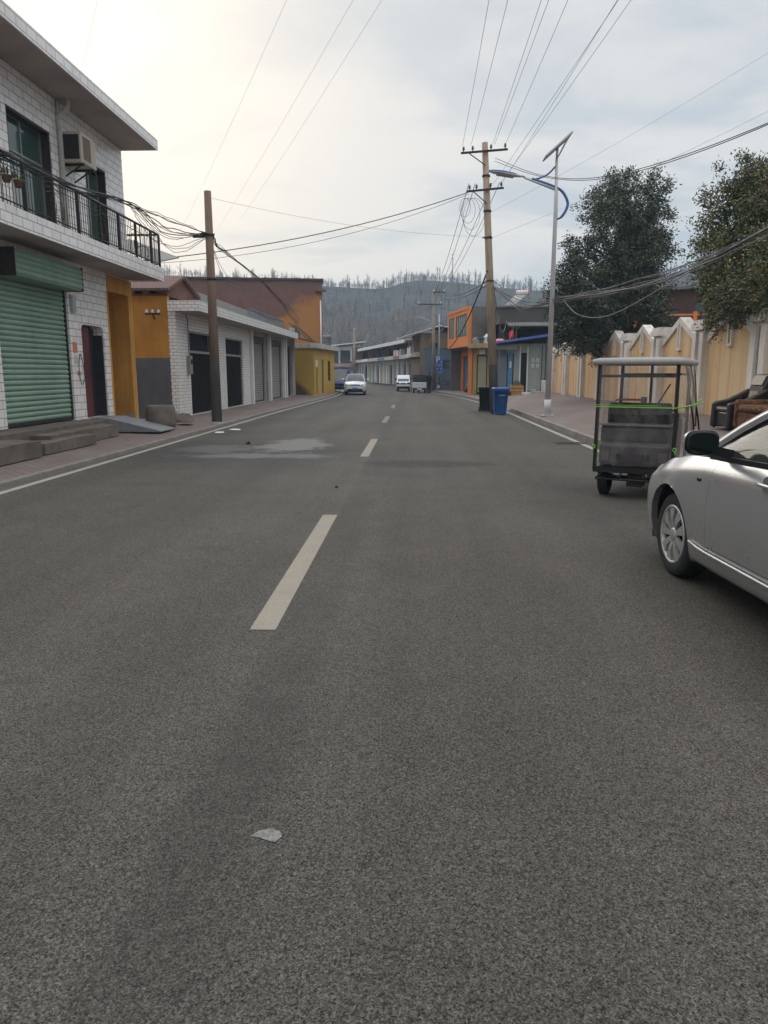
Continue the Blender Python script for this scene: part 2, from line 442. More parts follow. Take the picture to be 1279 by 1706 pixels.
# ---------------------------------------------------------------- street plan
KR=crom([(4.15,-20,0),(4.15,10,0),(4.12,24,0),(4.08,33,0),(3.72,43,0),(2.95,52,0),(2.1,58.5,0),(1.35,65,0),(-.15,80.7,0),(-3.2,100,0),(-7.7,123,0),(-14,145,0),(-24,170,0),(-40,200,0)],8)
KL=crom([(-6.,-20,0),(-6.,10,0),(-6.,24,0),(-5.98,33,0),(-5.8,43,0),(-5.75,52,0),(-6.0,58.5,0),(-6.5,65,0),(-8.3,80.7,0),(-11.4,100,0),(-16,123,0),(-22.5,145,0),(-33,170,0),(-50,200,0)],8)
def dense(P,k=4):
    out=[]
    for a,b in zip(P,P[1:]):
        for i in range(k):out.append(a.lerp(b,i/k))
    return out+[P[-1]]
KR=dense(KR,3);KL=dense(KL,3)
def nrmal(P,i):
    t=(P[min(i+1,len(P)-1)]-P[max(i-1,0)]).normalized()
    return Vector((t.y,-t.x,0))          # points to the right of travel
def off(P,dx):return [p+nrmal(P,i)*dx for i,p in enumerate(P)]
def kx(P,y):
    for a,b in zip(P,P[1:]):
        if a.y<=y<=b.y:return lerp(a.x,b.x,(y-a.y)/(b.y-a.y))
    return P[-1].x
def kerb_h(y):      # dropped kerb at the driveway by the bins
    return .15-.12*max(0,min(1,(y-31.5)/1.2,(40-y)/1.2))
g=MB();g.add([(-650,-40,-.06),(650,-40,-.06),(650,650,-.06),(-650,650,-.06)],[(0,1,2,3)])
struct('ground',g,pm('bare_earth',(.13,.11,.085),.95,var=.3,sc=.05))
g=MB();rows=[]
for i in range(len(KR)):
    a=KL[i];b=KR[i];rows.append([tuple(a.lerp(b,j/6)) for j in range(7)])
g.grid(rows);struct('road',g,ASPHALT)
def strip(P,o0,o1,z,name,mat,i0=0,i1=None):
    A=off(P,o0);B=off(P,o1);m=MB()
    i1=i1 or len(P)
    m.grid([[ (A[i].x,A[i].y,z),(B[i].x,B[i].y,z)] for i in range(i0,i1)])
    return struct(name,m,mat)
PAINT=wear_paint('worn_white_paint',(.33,.315,.28),(.09,.086,.08),.6)
PAINT2=wear_paint('worn_centre_paint',(.27,.24,.195),(.09,.085,.075),.8)
strip(KR,-.28,-.15,.004,'edge_line',PAINT);strip(KL,.22,.35,.004,'edge_line',PAINT)
PAINT3=wear_paint('faded_centre_paint',(.20,.18,.15),(.075,.07,.062),.45)
y=4.55
for k in range(4):
    m=MB()
    cx0=(kx(KL,y)+kx(KR,y))/2-.05;cx1=(kx(KL,y+3.9)+kx(KR,y+3.9))/2-.05
    L=3.95 if k<2 else 3.6
    ya,yb=y,y+L
    m.grid([[(lerp(cx0,cx1,i/4)-.085,lerp(ya,yb,i/4),.004),(lerp(cx0,cx1,i/4)+.085,lerp(ya,yb,i/4),.004)] for i in range(5)])
    struct('lane_dash',m,PAINT2 if k<2 else PAINT3)
    y+=10.05
# kerbs
for P,sg,nm in ((KR,1,'right'),(KL,-1,'left')):
    A=off(P,0);B=off(P,(.14 if sg>0 else .11)*sg);m=MB();rows=[]
    for i in range(len(P)):
        h=kerb_h(P[i].y) if sg>0 else .06
        rows.append([(A[i].x,A[i].y,-.02),(A[i].x+.008*sg,A[i].y,h-.012),(A[i].x+.022*sg,A[i].y,h),(B[i].x,B[i].y,h),(B[i].x,B[i].y,-.02)])
    m.grid(rows,smooth=False);struct('kerb',m,KERB)
# pavements: the right one climbs gently towards the boundary wall
def right_out(y):
    return interp([(-20,(7.9)),(43,7.9),(47,8.9),(54,7.5),(60,5.6),(66,5.6),(72,4.5),(82,3),(100,-.3),(123,-5),(145,-11),(170,-21),(200,-37)],y)
def right_z(y):
    return interp([(-20,.57),(42,.57),(47,.42),(55,.28),(62,.17),(300,.16)],y)
m=MB();rows=[];B=off(KR,.13)
for i in range(len(KR)):
    y=KR[i].y;h=kerb_h(y)-.006;xo=right_out(y);zo=right_z(y);r=[]
    for j in range(9):
        t=j/8;r.append((lerp(B[i].x,xo,t),lerp(B[i].y,KR[i].y,t),lerp(h,zo,t)))
    rows.append(r)
m.grid(rows);struct('pavement',m,PAVER)
def pave_z(x,y):
    a=kx(KR,y)+.13;t=max(0,min(1,(x-a)/(right_out(y)-a)));return lerp(kerb_h(y)-.006,right_z(y),t)
m=MB();A=off(KL,-.10);rows=[]
for i in range(len(KL)):
    y=KL[i].y;xo=min(kx(KL,y)-3.,-8.6) if y<60 else kx(KL,y)-3
    if y>44 and y<60:xo=-8.6
    rows.append([(lerp(A[i].x,xo,j/5),A[i].y,.058+.07*j/5) for j in range(6)])
m.grid(rows);struct('pavement',m,PAVER)
# pale dried blot and scraps on the asphalt
m=MB();P=[(-.58,2.385),(-.555,2.42),(-.515,2.437),(-.478,2.42),(-.465,2.39),(-.485,2.355),(-.515,2.365),(-.545,2.38)]
m.add([(a,b,.003) for a,b in P],[tuple(reversed(range(len(P))))]);struct('pale_blot',m,pm('pale_blot',(.165,.16,.147),.85,var=.35,sc=30,fine=.3,fsc=120))
def scrap(name,label,cat,cx,cy,z,r,mat,h=.02,group=None):
    m=MB();n=7;pts=[]
    rr=[r*random.uniform(.6,1.15) for _ in range(n)]
    top=[(rr[i]*.75*math.cos(i*2*PI/n),rr[i]*.75*math.sin(i*2*PI/n),h*random.uniform(.6,1.2)) for i in range(n)]
    bot=[(rr[i]*math.cos(i*2*PI/n),rr[i]*math.sin(i*2*PI/n),0) for i in range(n)]
    m.add(bot+top,[tuple(range(n,2*n))]+[(i,(i+1)%n,n+(i+1)%n,n+i) for i in range(n)])
    o=m.build(name,mat);o.location=(cx,cy,z);return tag(o,label,cat,group)
scrap('clod','small black clod lying on the damp patch of road','clod',-3.86,17.1,.002,.07,BLACK,.06)
scrap('pebble','tiny dark pebble on the road between the two nearest lane dashes','pebble',-1.12,10.6,.002,.03,BLACK,.03)
scrap('paper_scrap','dirty white scrap lying by the kerb beside the concrete pole, nearer one','litter',-5.4,20.4,.004,.16,WHITE,.015,'scraps by the pole')
scrap('paper_scrap','torn white scrap lying by the kerb beside the concrete pole, farther one','litter',-5.2,21.5,.004,.2,WHITE,.015,'scraps by the pole')
scrap('wood_offcut','flat brown board lying on the pavement before the grey wall','board',-6.95,22.3,.15,.4,pm('old_wood',(.14,.08,.05),.8,var=.3,sc=6),.09)
scrap('dirt_heap','dark heap of dirt at the foot of the grey wall','dirt heap',-7.6,23.9,.14,.5,CONC_D,.2)
m=MB()
m.box(-.32,.32,-.22,.22,-.02,.006)
dg=thing('drain_grate','dark iron drain grate in the gutter behind the electric tricycle','drain grate',(3.68,17.6,.0))
gf=MB()
for a in (-.34,.30):gf.box(a,a+.04,-.24,.24,.001,.014)
for a in (-.24,.2):gf.box(-.3,.3,a,a+.04,.001,.0135)
gf.build('frame',STEEL_D,dg)
gb=MB()
for i in range(9):gb.box(-.28+i*.065,-.25+i*.065,-.2,.2,.001,.012)
gb.build('grating',STEEL_D,dg)
gh=MB();gh.box(-.3,.3,-.2,.2,.0005,.003);gh.build('pit_shade',DARK,dg)  # thin near-black sheet; shade below the bars is put into its colour

# ---------------------------------------------------------------- hill, far wood, haze
RID=[(-60,.10),(-32.24,.1094),(-25.07,.1198),(-17.94,.1237),(-11.58,.1194),(-6.75,.1146),(-4.07,.1119),(-2.28,.1105),(-1.39,.118),(0.39,.1223),(3.06,.119),(6.15,.1115),(9.2,.1068),(13.4,.1107),(17.4,.1223),(19.71,.1274),(24.08,.1297),(29.83,.1258),(60,.12)]
from mathutils import noise as mn
def hill_z(az,r):
    t=max(0,min(1,(r-190)/190));s=t*t*(3-2*t)*.6+t*.4
    z=interp(RID,az)*380*s
    x,y=r*math.sin(R(az)),r*math.cos(R(az))
    z+=(mn.noise(Vector((x*.02,y*.02,0)))*5+mn.noise(Vector((x*.07,y*.07,3)))*1.6)*t*(1-t)*2.2
    if r>380:z=interp(RID,az)*380-(r-380)*.12
    return z-.3
m=MB();rows=[]
for i in range(24):
    r=188+i*11
    rows.append([(r*math.sin(R(a*1.0)),r*math.cos(R(a*1.0)),hill_z(a,r)) for a in range(-56,57)])
m.grid(rows);
tm=NT('hill_scrub');cc=tm.ramp(tm.noise(.06,6,.7),[(.3,(.022,.022,.022)),(.5,(.05,.046,.04)),(.72,(.10,.09,.072))])
cc=tm.mix(tm.rng(tm.noise(1.,5,.7,tm.scale(tm.co(),(.5,.5,.1))),.45,.7,0,.6),cc,(.12,.11,.095))
struct('hill',m,tm.out(cc,.95,0,.1))
def bare_tree(mb,x,y,z,h,rs,nb=8,r0=.012,sides=3):
    lean=Vector((rs.uniform(-.06,.06),rs.uniform(-.06,.06),1))
    base=Vector((x,y,z));top=base+lean*h
    mb.tube([base,base+lean*h*.5,top],[h*r0,h*r0*.7,h*r0*.2],sides,0,False,False)
    for k in range(nb):
        t=rs.uniform(.3,.92);p=base+lean*h*t;a=rs.uniform(0,2*PI);L=h*(1.02-t)*rs.uniform(.35,.75)
        q=p+Vector((math.cos(a)*L*.55,math.sin(a)*L*.55,L*.85))
        mb.tube([p,q],[h*r0*.42,h*r0*.12],sides,0,False,False)
        if nb>8:
            for _ in range(3):
                u=p.lerp(q,rs.uniform(.3,.9));a2=rs.uniform(0,2*PI);l2=L*rs.uniform(.25,.5)
                mb.tube([u,u+Vector((math.cos(a2)*l2*.6,math.sin(a2)*l2*.6,l2*.7))],[h*r0*.2,h*r0*.08],3,0,False,False)
rs=random.Random(5);m=MB()
for i in range(5200):
    az=rs.uniform(-34,32);r=rs.choice((rs.uniform(358,388),rs.uniform(215,375),rs.uniform(358,388)))
    if -14<az<14 or rs.random()<.8:
        bare_tree(m,r*math.sin(R(az)),r*math.cos(R(az)),hill_z(az,r)-.2,rs.choice((rs.uniform(1.2,2.4),rs.uniform(1.4,3.),rs.uniform(2.2,4.6)))*(1 if r>362 else 1.7),rs,11,.02)
wood=m.build('bare_woods',pm('far_bark',(.10,.092,.085),.9,var=.3,sc=.2));tag(wood,'leafless wood covering the far hill and fringing its ridge','wood',kind='stuff')
BARK_P=pm('pale_bark',(.23,.205,.18),.9,var=.25,sc=1.5)
protos=[]
for k in range(3):
    m=MB();bare_tree(m,0,0,0,14,random.Random(40+k),30,.013,4);protos.append(m)
for k in range(13):
    px=(-8.9,-7.6,-6.3,-5.1,-3.9,-3.0,-2.1,-.9,.4,-5.7,-4.5,-1.5,-7.0)[k];r=150+((k*37)%40)
    o=protos[k%3].build('bare_tree',BARK_P) if k<3 else dup(tr_[k%3])
    if k==0:tr_=[]
    if k<3:tr_.append(o)
    o.location=(r*math.sin(R(px)),r*math.cos(R(px)),-.2);o.rotation_euler=(0,0,k*1.3);s_=.95+.07*((k*5)%6);o.scale=(s_,s_,s_*1.06)
    tag(o,'tall pale leafless tree at the foot of the wooded hill','tree','bare trees before the hill')
m=MB();ms=MB()
mast=thing('radio_mast','thin mast standing on the ridge of the wooded hill','mast',(18.,372.,43.5))
m.tube([(0,0,0),(0,0,14)],[.25,.1],4);m.build('pole',WIRE_G,mast)
for z in (9,11.5,13.5):
    ms=MB();ms.box(-.6,.6,-.05,.05,z,z+.12);ms.build('crossbar',WIRE_G,mast)
m=MB();m.box(-640,640,-38,640,-1.2,75)
hz=m.build('haze',MATS['concrete']);hz.data.materials.clear()
hm=bpy.data.materials.new('haze');hm.use_nodes=True;ht=hm.node_tree;ht.nodes.clear()
ho=ht.nodes.new('ShaderNodeOutputMaterial');hv=ht.nodes.new('ShaderNodeVolumePrincipled')
hv.inputs['Color'].default_value=(.55,.77,1.,1);hv.inputs['Density'].default_value=.00072;hv.inputs['Anisotropy'].default_value=0.
ht.links.new(hv.outputs[0],ho.inputs['Volume']);hz.data.materials.append(hm);hz['kind']='stuff';hz['label']='thin bluish haze filling the valley air'
# ================================================================ LEFT SIDE
HP=PI/2
# ---- tiled two storey house: local x runs along the street (world y-10), local -y is towards the road
def shutter_part(parent,x0,x1,z0,z1,y,mat,pitch,depth=.02,name='roller_shutter',label=None,rail=STEEL_D):
    m=MB();m.slats(x0+.03,x1-.03,z0+.06,z1,y,pitch,depth);o=m.build(name,mat,parent,label)
    for a in (x0,x1-.07):
        r=MB();r.box(a,a+.07,y-.05,y+.03,z0,z1);r.build('guide_rail',rail,o)
    r=MB();r.box(x0+.07,x1-.07,y-.035,y+.02,z0,z0+.07);r.build('bottom_bar',rail,o)
    return o
GREEN=pm('green_shutter_paint',(.235,.345,.265),.55,var=.16,sc=.8,streak=.28,dirt=(.10,.13,.10),fine=.08)
MAROON=pm('maroon_paint',(.10,.022,.024),.45,var=.3,sc=2)
A=thing('tiled_house','white tiled two storey house with green roller shutter and railed balcony','house',(-8.4,10,0),HP)
m=MB();m.wall(0,12.3,0,7.88,[(5.05,8.2,.47,4.06),(8.85,10.2,.47,2.84),(10.65,12.1,.13,3.85),(6.07,7.95,4.85,7.05),(9.75,11.05,5.0,6.98),(1.5,4.2,.47,3.6)],0,.32)
for sx_,xx in ((1,8.85),(-1,10.2)):      # rounded upper corners of the doorway
    P=[(xx,2.84)]+[(xx+sx_*(.16-.16*math.sin(a)),2.84-(.16-.16*math.cos(a))) for a in [i*HP/6 for i in range(7)]]
    P=[(xx-sx_*.002,2.842)]+[(xx+sx_*(.17-.17*math.sin(i*HP/6)),2.84-(.17-.17*math.cos(i*HP/6))) for i in range(7)][::1]
    if sx_<0:P=P[::-1]
    m.prism(P,'y',.003,.3)
m.box(0,.3,.32,7.7,0,7.87);m.box(12.0,12.297,.32,.9,3.9,7.87);m.box(12.0,12.297,2.6,7.7,0,7.87);m.box(12.205,12.297,.32,2.6,0,3.9)
m.box(.3,12.,7.4,7.7,0,7.87)
m.build('wall',TILE,A)
m=MB();m.box(.3,10.4,1.4,7.4,4.2,4.32);m.box(.3,10.35,3.2,3.3,.0,4.2);m.box(.3,12.,4.2,4.3,4.32,7.87);m.box(8.3,8.4,.33,3.2,0,4.2)
m.build('inner_partition',DARK,A)
m=MB();m.box(-.6,12.36,-1.0,7.9,7.89,8.13);rf=m.build('roof',SOFFIT,A)
m=MB();m.box(-.6,12.40,-1.035,-1.001,7.87,8.15);m.box(12.361,12.40,-1.0,7.9,7.87,8.15);m.build('fascia',TILE,rf)
m=MB();m.box(-.3,12.32,-1.0,-.001,4.3,4.62);bl=m.build('balcony',SOFFIT,A)
m=MB();m.box(-.3,12.36,-1.035,-1.001,4.27,4.64);m.box(12.321,12.36,-1.0,-.03,4.27,4.64);m.build('fascia',TILE,bl)
m=MB();m.tube([(0,-.95,5.56),(12.28,-.95,5.56),(12.28,-.03,5.56)],.03,6);m.tube([(0,-.95,4.74),(12.28,-.95,4.74),(12.28,-.03,4.74)],.016,5)
m.tube([(0,-.95,5.36),(12.28,-.95,5.36)],.01,4)
rl=m.build('railing',STEEL_D,A)
m=MB()
xs=.12
k=0
while xs<12.25:
    seg=(xs-.1)%2.3
    if not .8<seg<1.5:m.tube([(xs,-.95,4.64),(xs,-.95,5.55)],.0075,4,cap=False)
    xs+=.115
for yy in (-.82,-.68,-.54,-.4,-.26,-.12):m.tube([(12.28,yy,4.64),(12.28,yy,5.55)],.0075,4,cap=False)
m.build('balusters',STEEL_D,rl)  # upright balusters, those round the balcony end included
for xx in [.1+1.15*i for i in range(11)]+[12.28]:
    q=MB();q.box(xx-.028,xx+.028,-.978,-.922,4.64,5.55);q.build('post',STEEL_D,rl)
for i in range(5):
    x0=.1+2.3*i+.82;q=MB();w=.64
    def T(*p,r=.009):q.tube([(x0+a*w,-.955,4.64+b*.9) for a,b in p],r,4,cap=False)
    T((0,0),(0,1));T((1,0),(1,1));T((.05,.85),(.5,.93),(.95,.85));T((.05,.75),(.5,.83),(.95,.75));T((.05,.65),(.5,.73),(.95,.65))
    T((.5,.95),(.5,.5));T((.3,.5),(.7,.5),(.7,.28),(.3,.28),(.3,.5));T((.15,.24),(.85,.24))
    for cx in (.28,.72):q.tube([(x0+cx*w+.07*math.cos(t*PI/5),-.955,4.74+.07*math.sin(t*PI/5)) for t in range(10)],.009,4,closed=True)
    q.build('ornament',STEEL_D,rl)
q=MB();q.tube([(12.28-.0,-.45+.2*math.cos(t*PI/8),5.06+.2*math.sin(t*PI/8)) for t in range(16)],.012,4,closed=True);q.build('ring_ornament',STEEL_D,rl)
sh=shutter_part(A,5.05,8.2,.5,3.9,.1,GREEN,.115,.03,label='green shutter with dented bottom slats')
m=MB();m.slats(5.1,8.14,3.6,4.05,-.42,.115,.02);m.box(5.1,8.14,-.41,.0,4.05,4.09);m.box(5.1,8.14,-.40,0,3.57,3.6);m.build('shutter_box',GREEN,A)
for xx in (5.07,8.14):
    q=MB();q.box(xx,xx+.03,-.44,.0,3.55,4.1);q.build('box_bracket',STEEL_D,A)
shutter_part(A,1.5,4.2,.5,3.6,.1,GREEN,.115,.03)
m=MB();m.box(8.88,9.55,.13,.18,.49,2.8);dr=m.build('door',MAROON,A)
q=MB();q.box(8.98,9.45,.118,.13,.7,1.5);q.box(8.98,9.45,.118,.13,1.65,2.6);q.build('door_panel',MAROON,dr)
q=MB();q.tube([(9.49,.12,1.55),(9.49,.07,1.55),(9.49,.07,1.72),(9.49,.12,1.72)],.012,5);q.build('handle',STEEL_D,dr)
m=MB();m.box(10.14,10.195,.03,.3,.49,2.62);m.build('door_lining',pm('dark_door',(.035,.03,.032),.5,var=.25),A)
m=MB();m.box(9.6,10.17,.27,.31,.49,2.8);m.build('door',pm('dark_door',(.035,.03,.032),.5,var=.25),A)
def window(parent,x0,x1,z0,z1,y,cols,tr,frame_mat,glass,fw=.05,name='window'):
    m=MB()
    for a in (x0,x1-fw):m.box(a,a+fw,y-.04,y+.04,z0,z1)
    for b in (z0,z1-fw):m.box(x0+fw,x1-fw,y-.04,y+.04,b,b+fw)
    for i in range(1,cols):
        xx=lerp(x0,x1,i/cols);m.box(xx-fw*.4,xx+fw*.4,y-.032,y+.032,z0+fw,z1-fw)
    if tr:m.box(x0+fw,x1-fw,y-.036,y+.036,tr-fw*.4,tr+fw*.4)
    o=m.build(name,frame_mat,parent)
    q=MB();q.box(x0+fw*.5,x1-fw*.5,y-.004,y+.004,z0+fw*.5,z1-fw*.5);q.build('pane',glass,o)
    return o
FRAME_D=pm('brown_window_frame',(.055,.04,.035),.6,var=.25,sc=3)
ALU=pm('aluminium_frame',(.30,.31,.31),.4,.5,var=.1)
GREENGL=pm('green_window_glass',(.045,.085,.07),.05,var=.25,sc=.6,fine=0,spec=.7)
PANEGL=pm('curtained_glass',(.24,.27,.25),.08,var=.3,sc=.5,fine=0,spec=.7)
for x0,x1,z0,z1 in ((6.07,7.95,4.85,7.05),(9.75,11.05,5.0,6.98)):
    o=window(A,x0+.01,x1-.01,z0+.01,z1-.01,.24,2,z0+(z1-z0)*.66,ALU,GREENGL,.055)
    q=MB();q.box(x0+.1,x0+(x1-x0)*.48,.228,.232,z0+.1,z0+(z1-z0)*.64);q.build('curtain',PANEGL,o)
    q=MB()
    q.box(x0-.004,x0+.05,.012,.2,z0,z1);q.box(x1-.05,x1+.004,.012,.2,z0,z1);q.box(x0+.05,x1-.05,.012,.2,z1-.05,z1+.004)
    q.build('reveal',FRAME_D,o)
# ochre passage at the far end: real recess with painted walls
m=MB()
m.box(10.55,10.66,-.004,2.4,.1,3.84);m.box(12.085,12.2,-.02,2.4,.1,4.25);m.box(10.66,12.085,2.3,2.4,.1,3.84);m.box(10.55,12.085,.004,2.4,3.835,3.93);m.box(10.62,12.085,-.02,.003,3.835,4.26)
m.box(12.2,12.36,-.03,.6,.1,4.26)
m.build('passage',OCHRE,A,'ochre painted passage with stained walls')
m=MB();m.box(10.75,11.98,1.2,1.25,.15,2.6);q=m.build('door',pm('passage_door',(.12,.06,.03),.7,var=.4,sc=2),A)
m=MB();m.tube([(8.35,-.06,4.64),(8.35,-.06,7.3),(8.35,-.02,7.5),(8.35,-.3,7.72),(8.35,-.3,7.9)],.06,10);m.tube([(8.35,-.06,7.45),(8.35,-.06,7.88)],.05,8)
m.build('downpipe',pm('pvc_pipe',(.5,.48,.43),.5,streak=.5,sc=2),A)
m=MB();m.box(0,12.1,-.02,.0,0,.44);m.box(0,5.05,-.03,-.02,.1,.5);m.build('plinth',CONC_D,A)
m=MB();P=[(8.62,-.02,2.1),(8.5,-.03,1.7),(8.6,-.03,1.35),(8.78,-.03,1.5),(8.76,-.02,1.9),(8.66,-.02,2.1)]
m.tube(crom(P,4),.01,5);m.build('wire_loop',WIRE_G,A)
# awning sheet at the house end, beyond the balcony
m=MB();a=[(12.45,.1,5.45),(12.45,-.05,5.05)]
m.add([(12.45,-.75,4.8),(14.0,-1.0,5.16),(14.0,.55,5.72),(12.45,.5,5.3),(12.45,-.75,4.83),(14.0,-1.0,5.19),(14.0,.55,5.75),(12.45,.5,5.33)],[(3,2,1,0),(4,5,6,7),(0,1,5,4),(1,2,6,5),(2,3,7,6),(3,0,4,7)]);aw=m.build('awning',pm('grey_sheet',(.19,.185,.175),.6,.2,var=.25,sc=2),A)
for xx,yy,zz in ((12.46,-.5,4.9),(13.9,-.8,5.2)):
    q=MB();q.bar((xx,yy,zz-.02),(12.42,.6,4.7),.03,.03);q.build('strut',STEEL_D,aw)
# things on and before the tiled house
ac=thing('air_conditioner','boxy beige air conditioner on brackets between the upper windows','air conditioner',(-8.38,18.78,6.52),HP)
CREAM=pm('cream_metal',(.46,.41,.33),.5,var=.12,sc=3,streak=.3)
m=MB();m.box(-.42,.42,-.52,-.05,0,.68);m.build('case',CREAM,ac,bevel=.02)
m=MB();m.box(-.38,.12,-.528,-.519,.05,.63)
m.build('front_panel',CREAM,ac)
m=MB();m.box(-.426,-.419,-.47,-.1,.07,.61);m.build('side_grille',STEEL_D,ac)
m=MB()
for i in range(9):m.box(-.34,.08,-.536,-.527,.09+i*.058,.13+i*.058)
m.build('front_grille',pm('brown_grille',(.12,.08,.055),.6),ac)
for xx in (-.3,.24):
    m=MB();m.box(xx,xx+.05,-.5,0,-.05,0);m.bar((xx+.025,-.42,-.04),(xx+.025,0,-.3),.03,.03);m.build('bracket',STEEL_D,ac)
m=MB();m.tube(crom([(-.3,-.05,.15),(-.45,-.02,-.1),(-.42,-.02,-.6),(-.5,-.02,-1.3)],4),.025,6);m.build('hose',WIRE_P,ac)
POT=pm('dark_pot',(.15,.095,.055),.6,var=.2,sc=6)
LEAF_S=leaf_mat('small_leaf',[(0,(.03,.05,.02)),(.5,(.06,.09,.035)),(1,(.16,.15,.06))])
def sprig(mb,n,rad,h,rs,ll=.09):
    for _ in range(n):
        a=rs.uniform(0,2*PI);r=rad*math.sqrt(rs.random());p=Vector((r*math.cos(a),r*math.sin(a),h*rs.random()))
        d=Vector((math.cos(a)*rs.uniform(.2,1),math.sin(a)*rs.uniform(.2,1),rs.uniform(-.3,1))).normalized();s=d.orthogonal().normalized()*ll*.25
        mb.add([p,p+d*ll*.5+s,p+d*ll,p+d*ll*.5-s],[(0,1,2,3)])
for i,(yy,lb) in enumerate(((13.95,'nearer of two small pots hung on the balcony rail'),(14.35,'farther of two small pots hung on the balcony rail'))):
    t=thing('hanging_planter',lb,'planter',(-7.38,yy,5.02),0,'pots on the balcony rail')
    m=MB();m.lathe([(0,-.0),(.06,0),(.085,.11),(.095,.125),(.08,.125),(.075,.1),(0,.1)],12);m.build('pot',POT,t)
    m=MB();m.tube([(0,0,.15),(-.09,0,.42),(-.09,0,.56)],.008,4);m.build('hook',STEEL_D,t)
    m=MB();sprig(m,26,.08,.10,rs);o=m.build('plant',LEAF_S,t);o.location=(0,0,.11)
ORPAP=pm('orange_paper',(.55,.2,.1),.8,var=.25,sc=9);WHPAP=pm('pale_paper',(.5,.46,.43),.8,var=.2,sc=9)
for (yy,zz,w,h,mt,lb) in ((18.42,2.25,.24,.26,ORPAP,'faded orange notice pasted on white tiles left of the maroon door'),(18.42,1.95,.2,.2,WHPAP,'pale paper notice pasted below the orange notice'),(18.55,1.62,.22,.1,ORPAP,'small red slip pasted lowest beside the maroon door')):
    m=MB();m.box(0,.003,-w/2,w/2,-h/2,h/2);o=m.build('notice',mt);o.location=(-8.399,yy,zz);tag(o,lb,'notice')
m=MB();m.box(0,.06,-.12,.12,-.2,.2);m.box(.06,.07,-.09,.09,-.15,.16);o=m.build('meter_box',GALV);o.location=(-8.4,18.42,3.3);tag(o,'small grey box fixed high beside the green shutter','meter box')
def rough_block(name,label,cat,x0,x1,y0,y1,z0,z1,mat,seed,group=None,cut=0):
    rs=random.Random(seed);m=MB();nx,ny=4,6
    def P(i,j,z):
        j_=rs.uniform(-.012,.012)
        return (lerp(x0,x1,i/nx)+(rs.uniform(-.015,.015)),lerp(y0,y1,j/ny)+rs.uniform(-.015,.015),z+j_)
    top=[[P(i,j,z1) for j in range(ny+1)] for i in range(nx+1)]
    m.grid(top,smooth=False)
    ring=[top[i][0] for i in range(nx+1)]+[top[nx][j] for j in range(1,ny+1)]+[top[i][ny] for i in range(nx-1,-1,-1)]+[top[0][j] for j in range(ny-1,0,-1)]
    m.grid([ring,[(a,b,z0) for a,b,c in ring]],smooth=False,close=True)
    return tag(m.build(name,mat,bevel=.018),label,cat,group)
STEPC=pm('step_concrete',(.135,.115,.095),.95,var=.4,sc=2.2,bump=.5,streak=.4)
rough_block('concrete_platform','long stained concrete ledge under the green roller shutter','platform',-8.42,-7.74,9.5,18.75,.1,.47,STEPC,1)
rough_block('concrete_step','low wide concrete step in front of the tiled house, nearest of the blocks','step',-7.75,-6.95,9.5,13.55,.1,.40,STEPC,2,'rough concrete steps')
rough_block('concrete_step','detached concrete block step standing out onto the pavement','step',-7.62,-7.0,13.8,16.05,.1,.31,STEPC,3,'rough concrete steps')
rough_block('concrete_step','upper concrete step between the block step and the grey ramp','step',-7.76,-7.3,14.6,18.1,.1,.39,STEPC,4,'rough concrete steps')
m=MB();m.prism([(-8.38,.48),(-7.9,.48),(-6.55,.155),(-6.55,.12),(-8.38,.12)],'y',18.95,20.1)
tag(m.build('door_ramp',pm('grey_ramp_paint',(.2,.2,.21),.8,var=.25,sc=2,bump=.2),bevel=.01),'smooth grey ramp sloping from the maroon door to the pavement','ramp')
rough_block('threshold_block','small pale block beside the ramp below the ochre passage','step',-8.4,-7.75,20.55,21.6,.1,.3,CONC,7)
tb=thing('stone_tub','squat round stone tub on the pavement by the ochre passage','tub',(-7.05,19.6+.9,.13))
m=MB();m.lathe([(0,.0),(.38,0),(.41,.12),(.42,.3),(.39,.5),(.365,.6),(.345,.615),(.31,.6),(.3,.5),(0,.48)],28)
m.build('body',pm('brown_stone',(.15,.125,.105),.9,var=.4,sc=3,bump=.4,streak=.5),tb)
m=MB();m.lathe([(0,.52),(.303,.52)],20);m.build('soil',pm('soil',(.06,.045,.035),.95),tb)

# ---- low tiled shop with folding gates
B=thing('low_tiled_shop','low white tiled shop with dark folding gates and grey shutters','shop',(-8.0,25.2,0),HP)
H=[(1.45,4.5,.13,3.1),(6.6,9.75,.13,3.1),(11.7,14.9,.13,3.45),(17,20,.13,3.45),(21.3,24,.13,3.3)]
m=MB();m.wall(0,11.2,0,3.95,[h for h in H if h[0]<11],0,.25);m.build('wall',TILE_S,B)
PLW=pm('whitewash',(.36,.33,.315),.85,var=.22,sc=1.2,bump=.1,streak=.45)
m=MB();m.wall(11.2,25.2,0,3.95,[h for h in H if h[0]>11],.002,.25);m.build('wall',PLW,B,'whitewashed wall with shutters')
t=NT('gable_paint');o_=t.sep(t.co());zz=t.mth('ADD',o_[2],t.mth('MULTIPLY',t.mth('SUBTRACT',t.noise(9,3),.5),.02))
k=t.rng(t.noise(1.4,5,.6),.3,.7,.82,1.15)
up=t.mix(t.rng(t.noise(1.,5,.7,t.scale(t.co(),(2,2,.5))),.5,.75,0,.5),(.50,.235,.045),(.25,.13,.06))
cc=t.mix(t.mth('GREATER_THAN',zz,2.12),(.125,.125,.138),up);cc=t.mix(1.,cc,t.comb(k,k,k),'MULTIPLY')
cc=t.mix(t.rng(t.sep(t.co())[2],.45,.1,0,.7),cc,(.17,.165,.155))
t.bump(t.noise(20,4),.15,.01);GABLE=t.out(cc,.85,0,.25)
m=MB();m.box(0.002,.24,.25,7,0,4.15);m.build('side_wall',GABLE,B,'side wall painted ochre above grey')
m=MB()
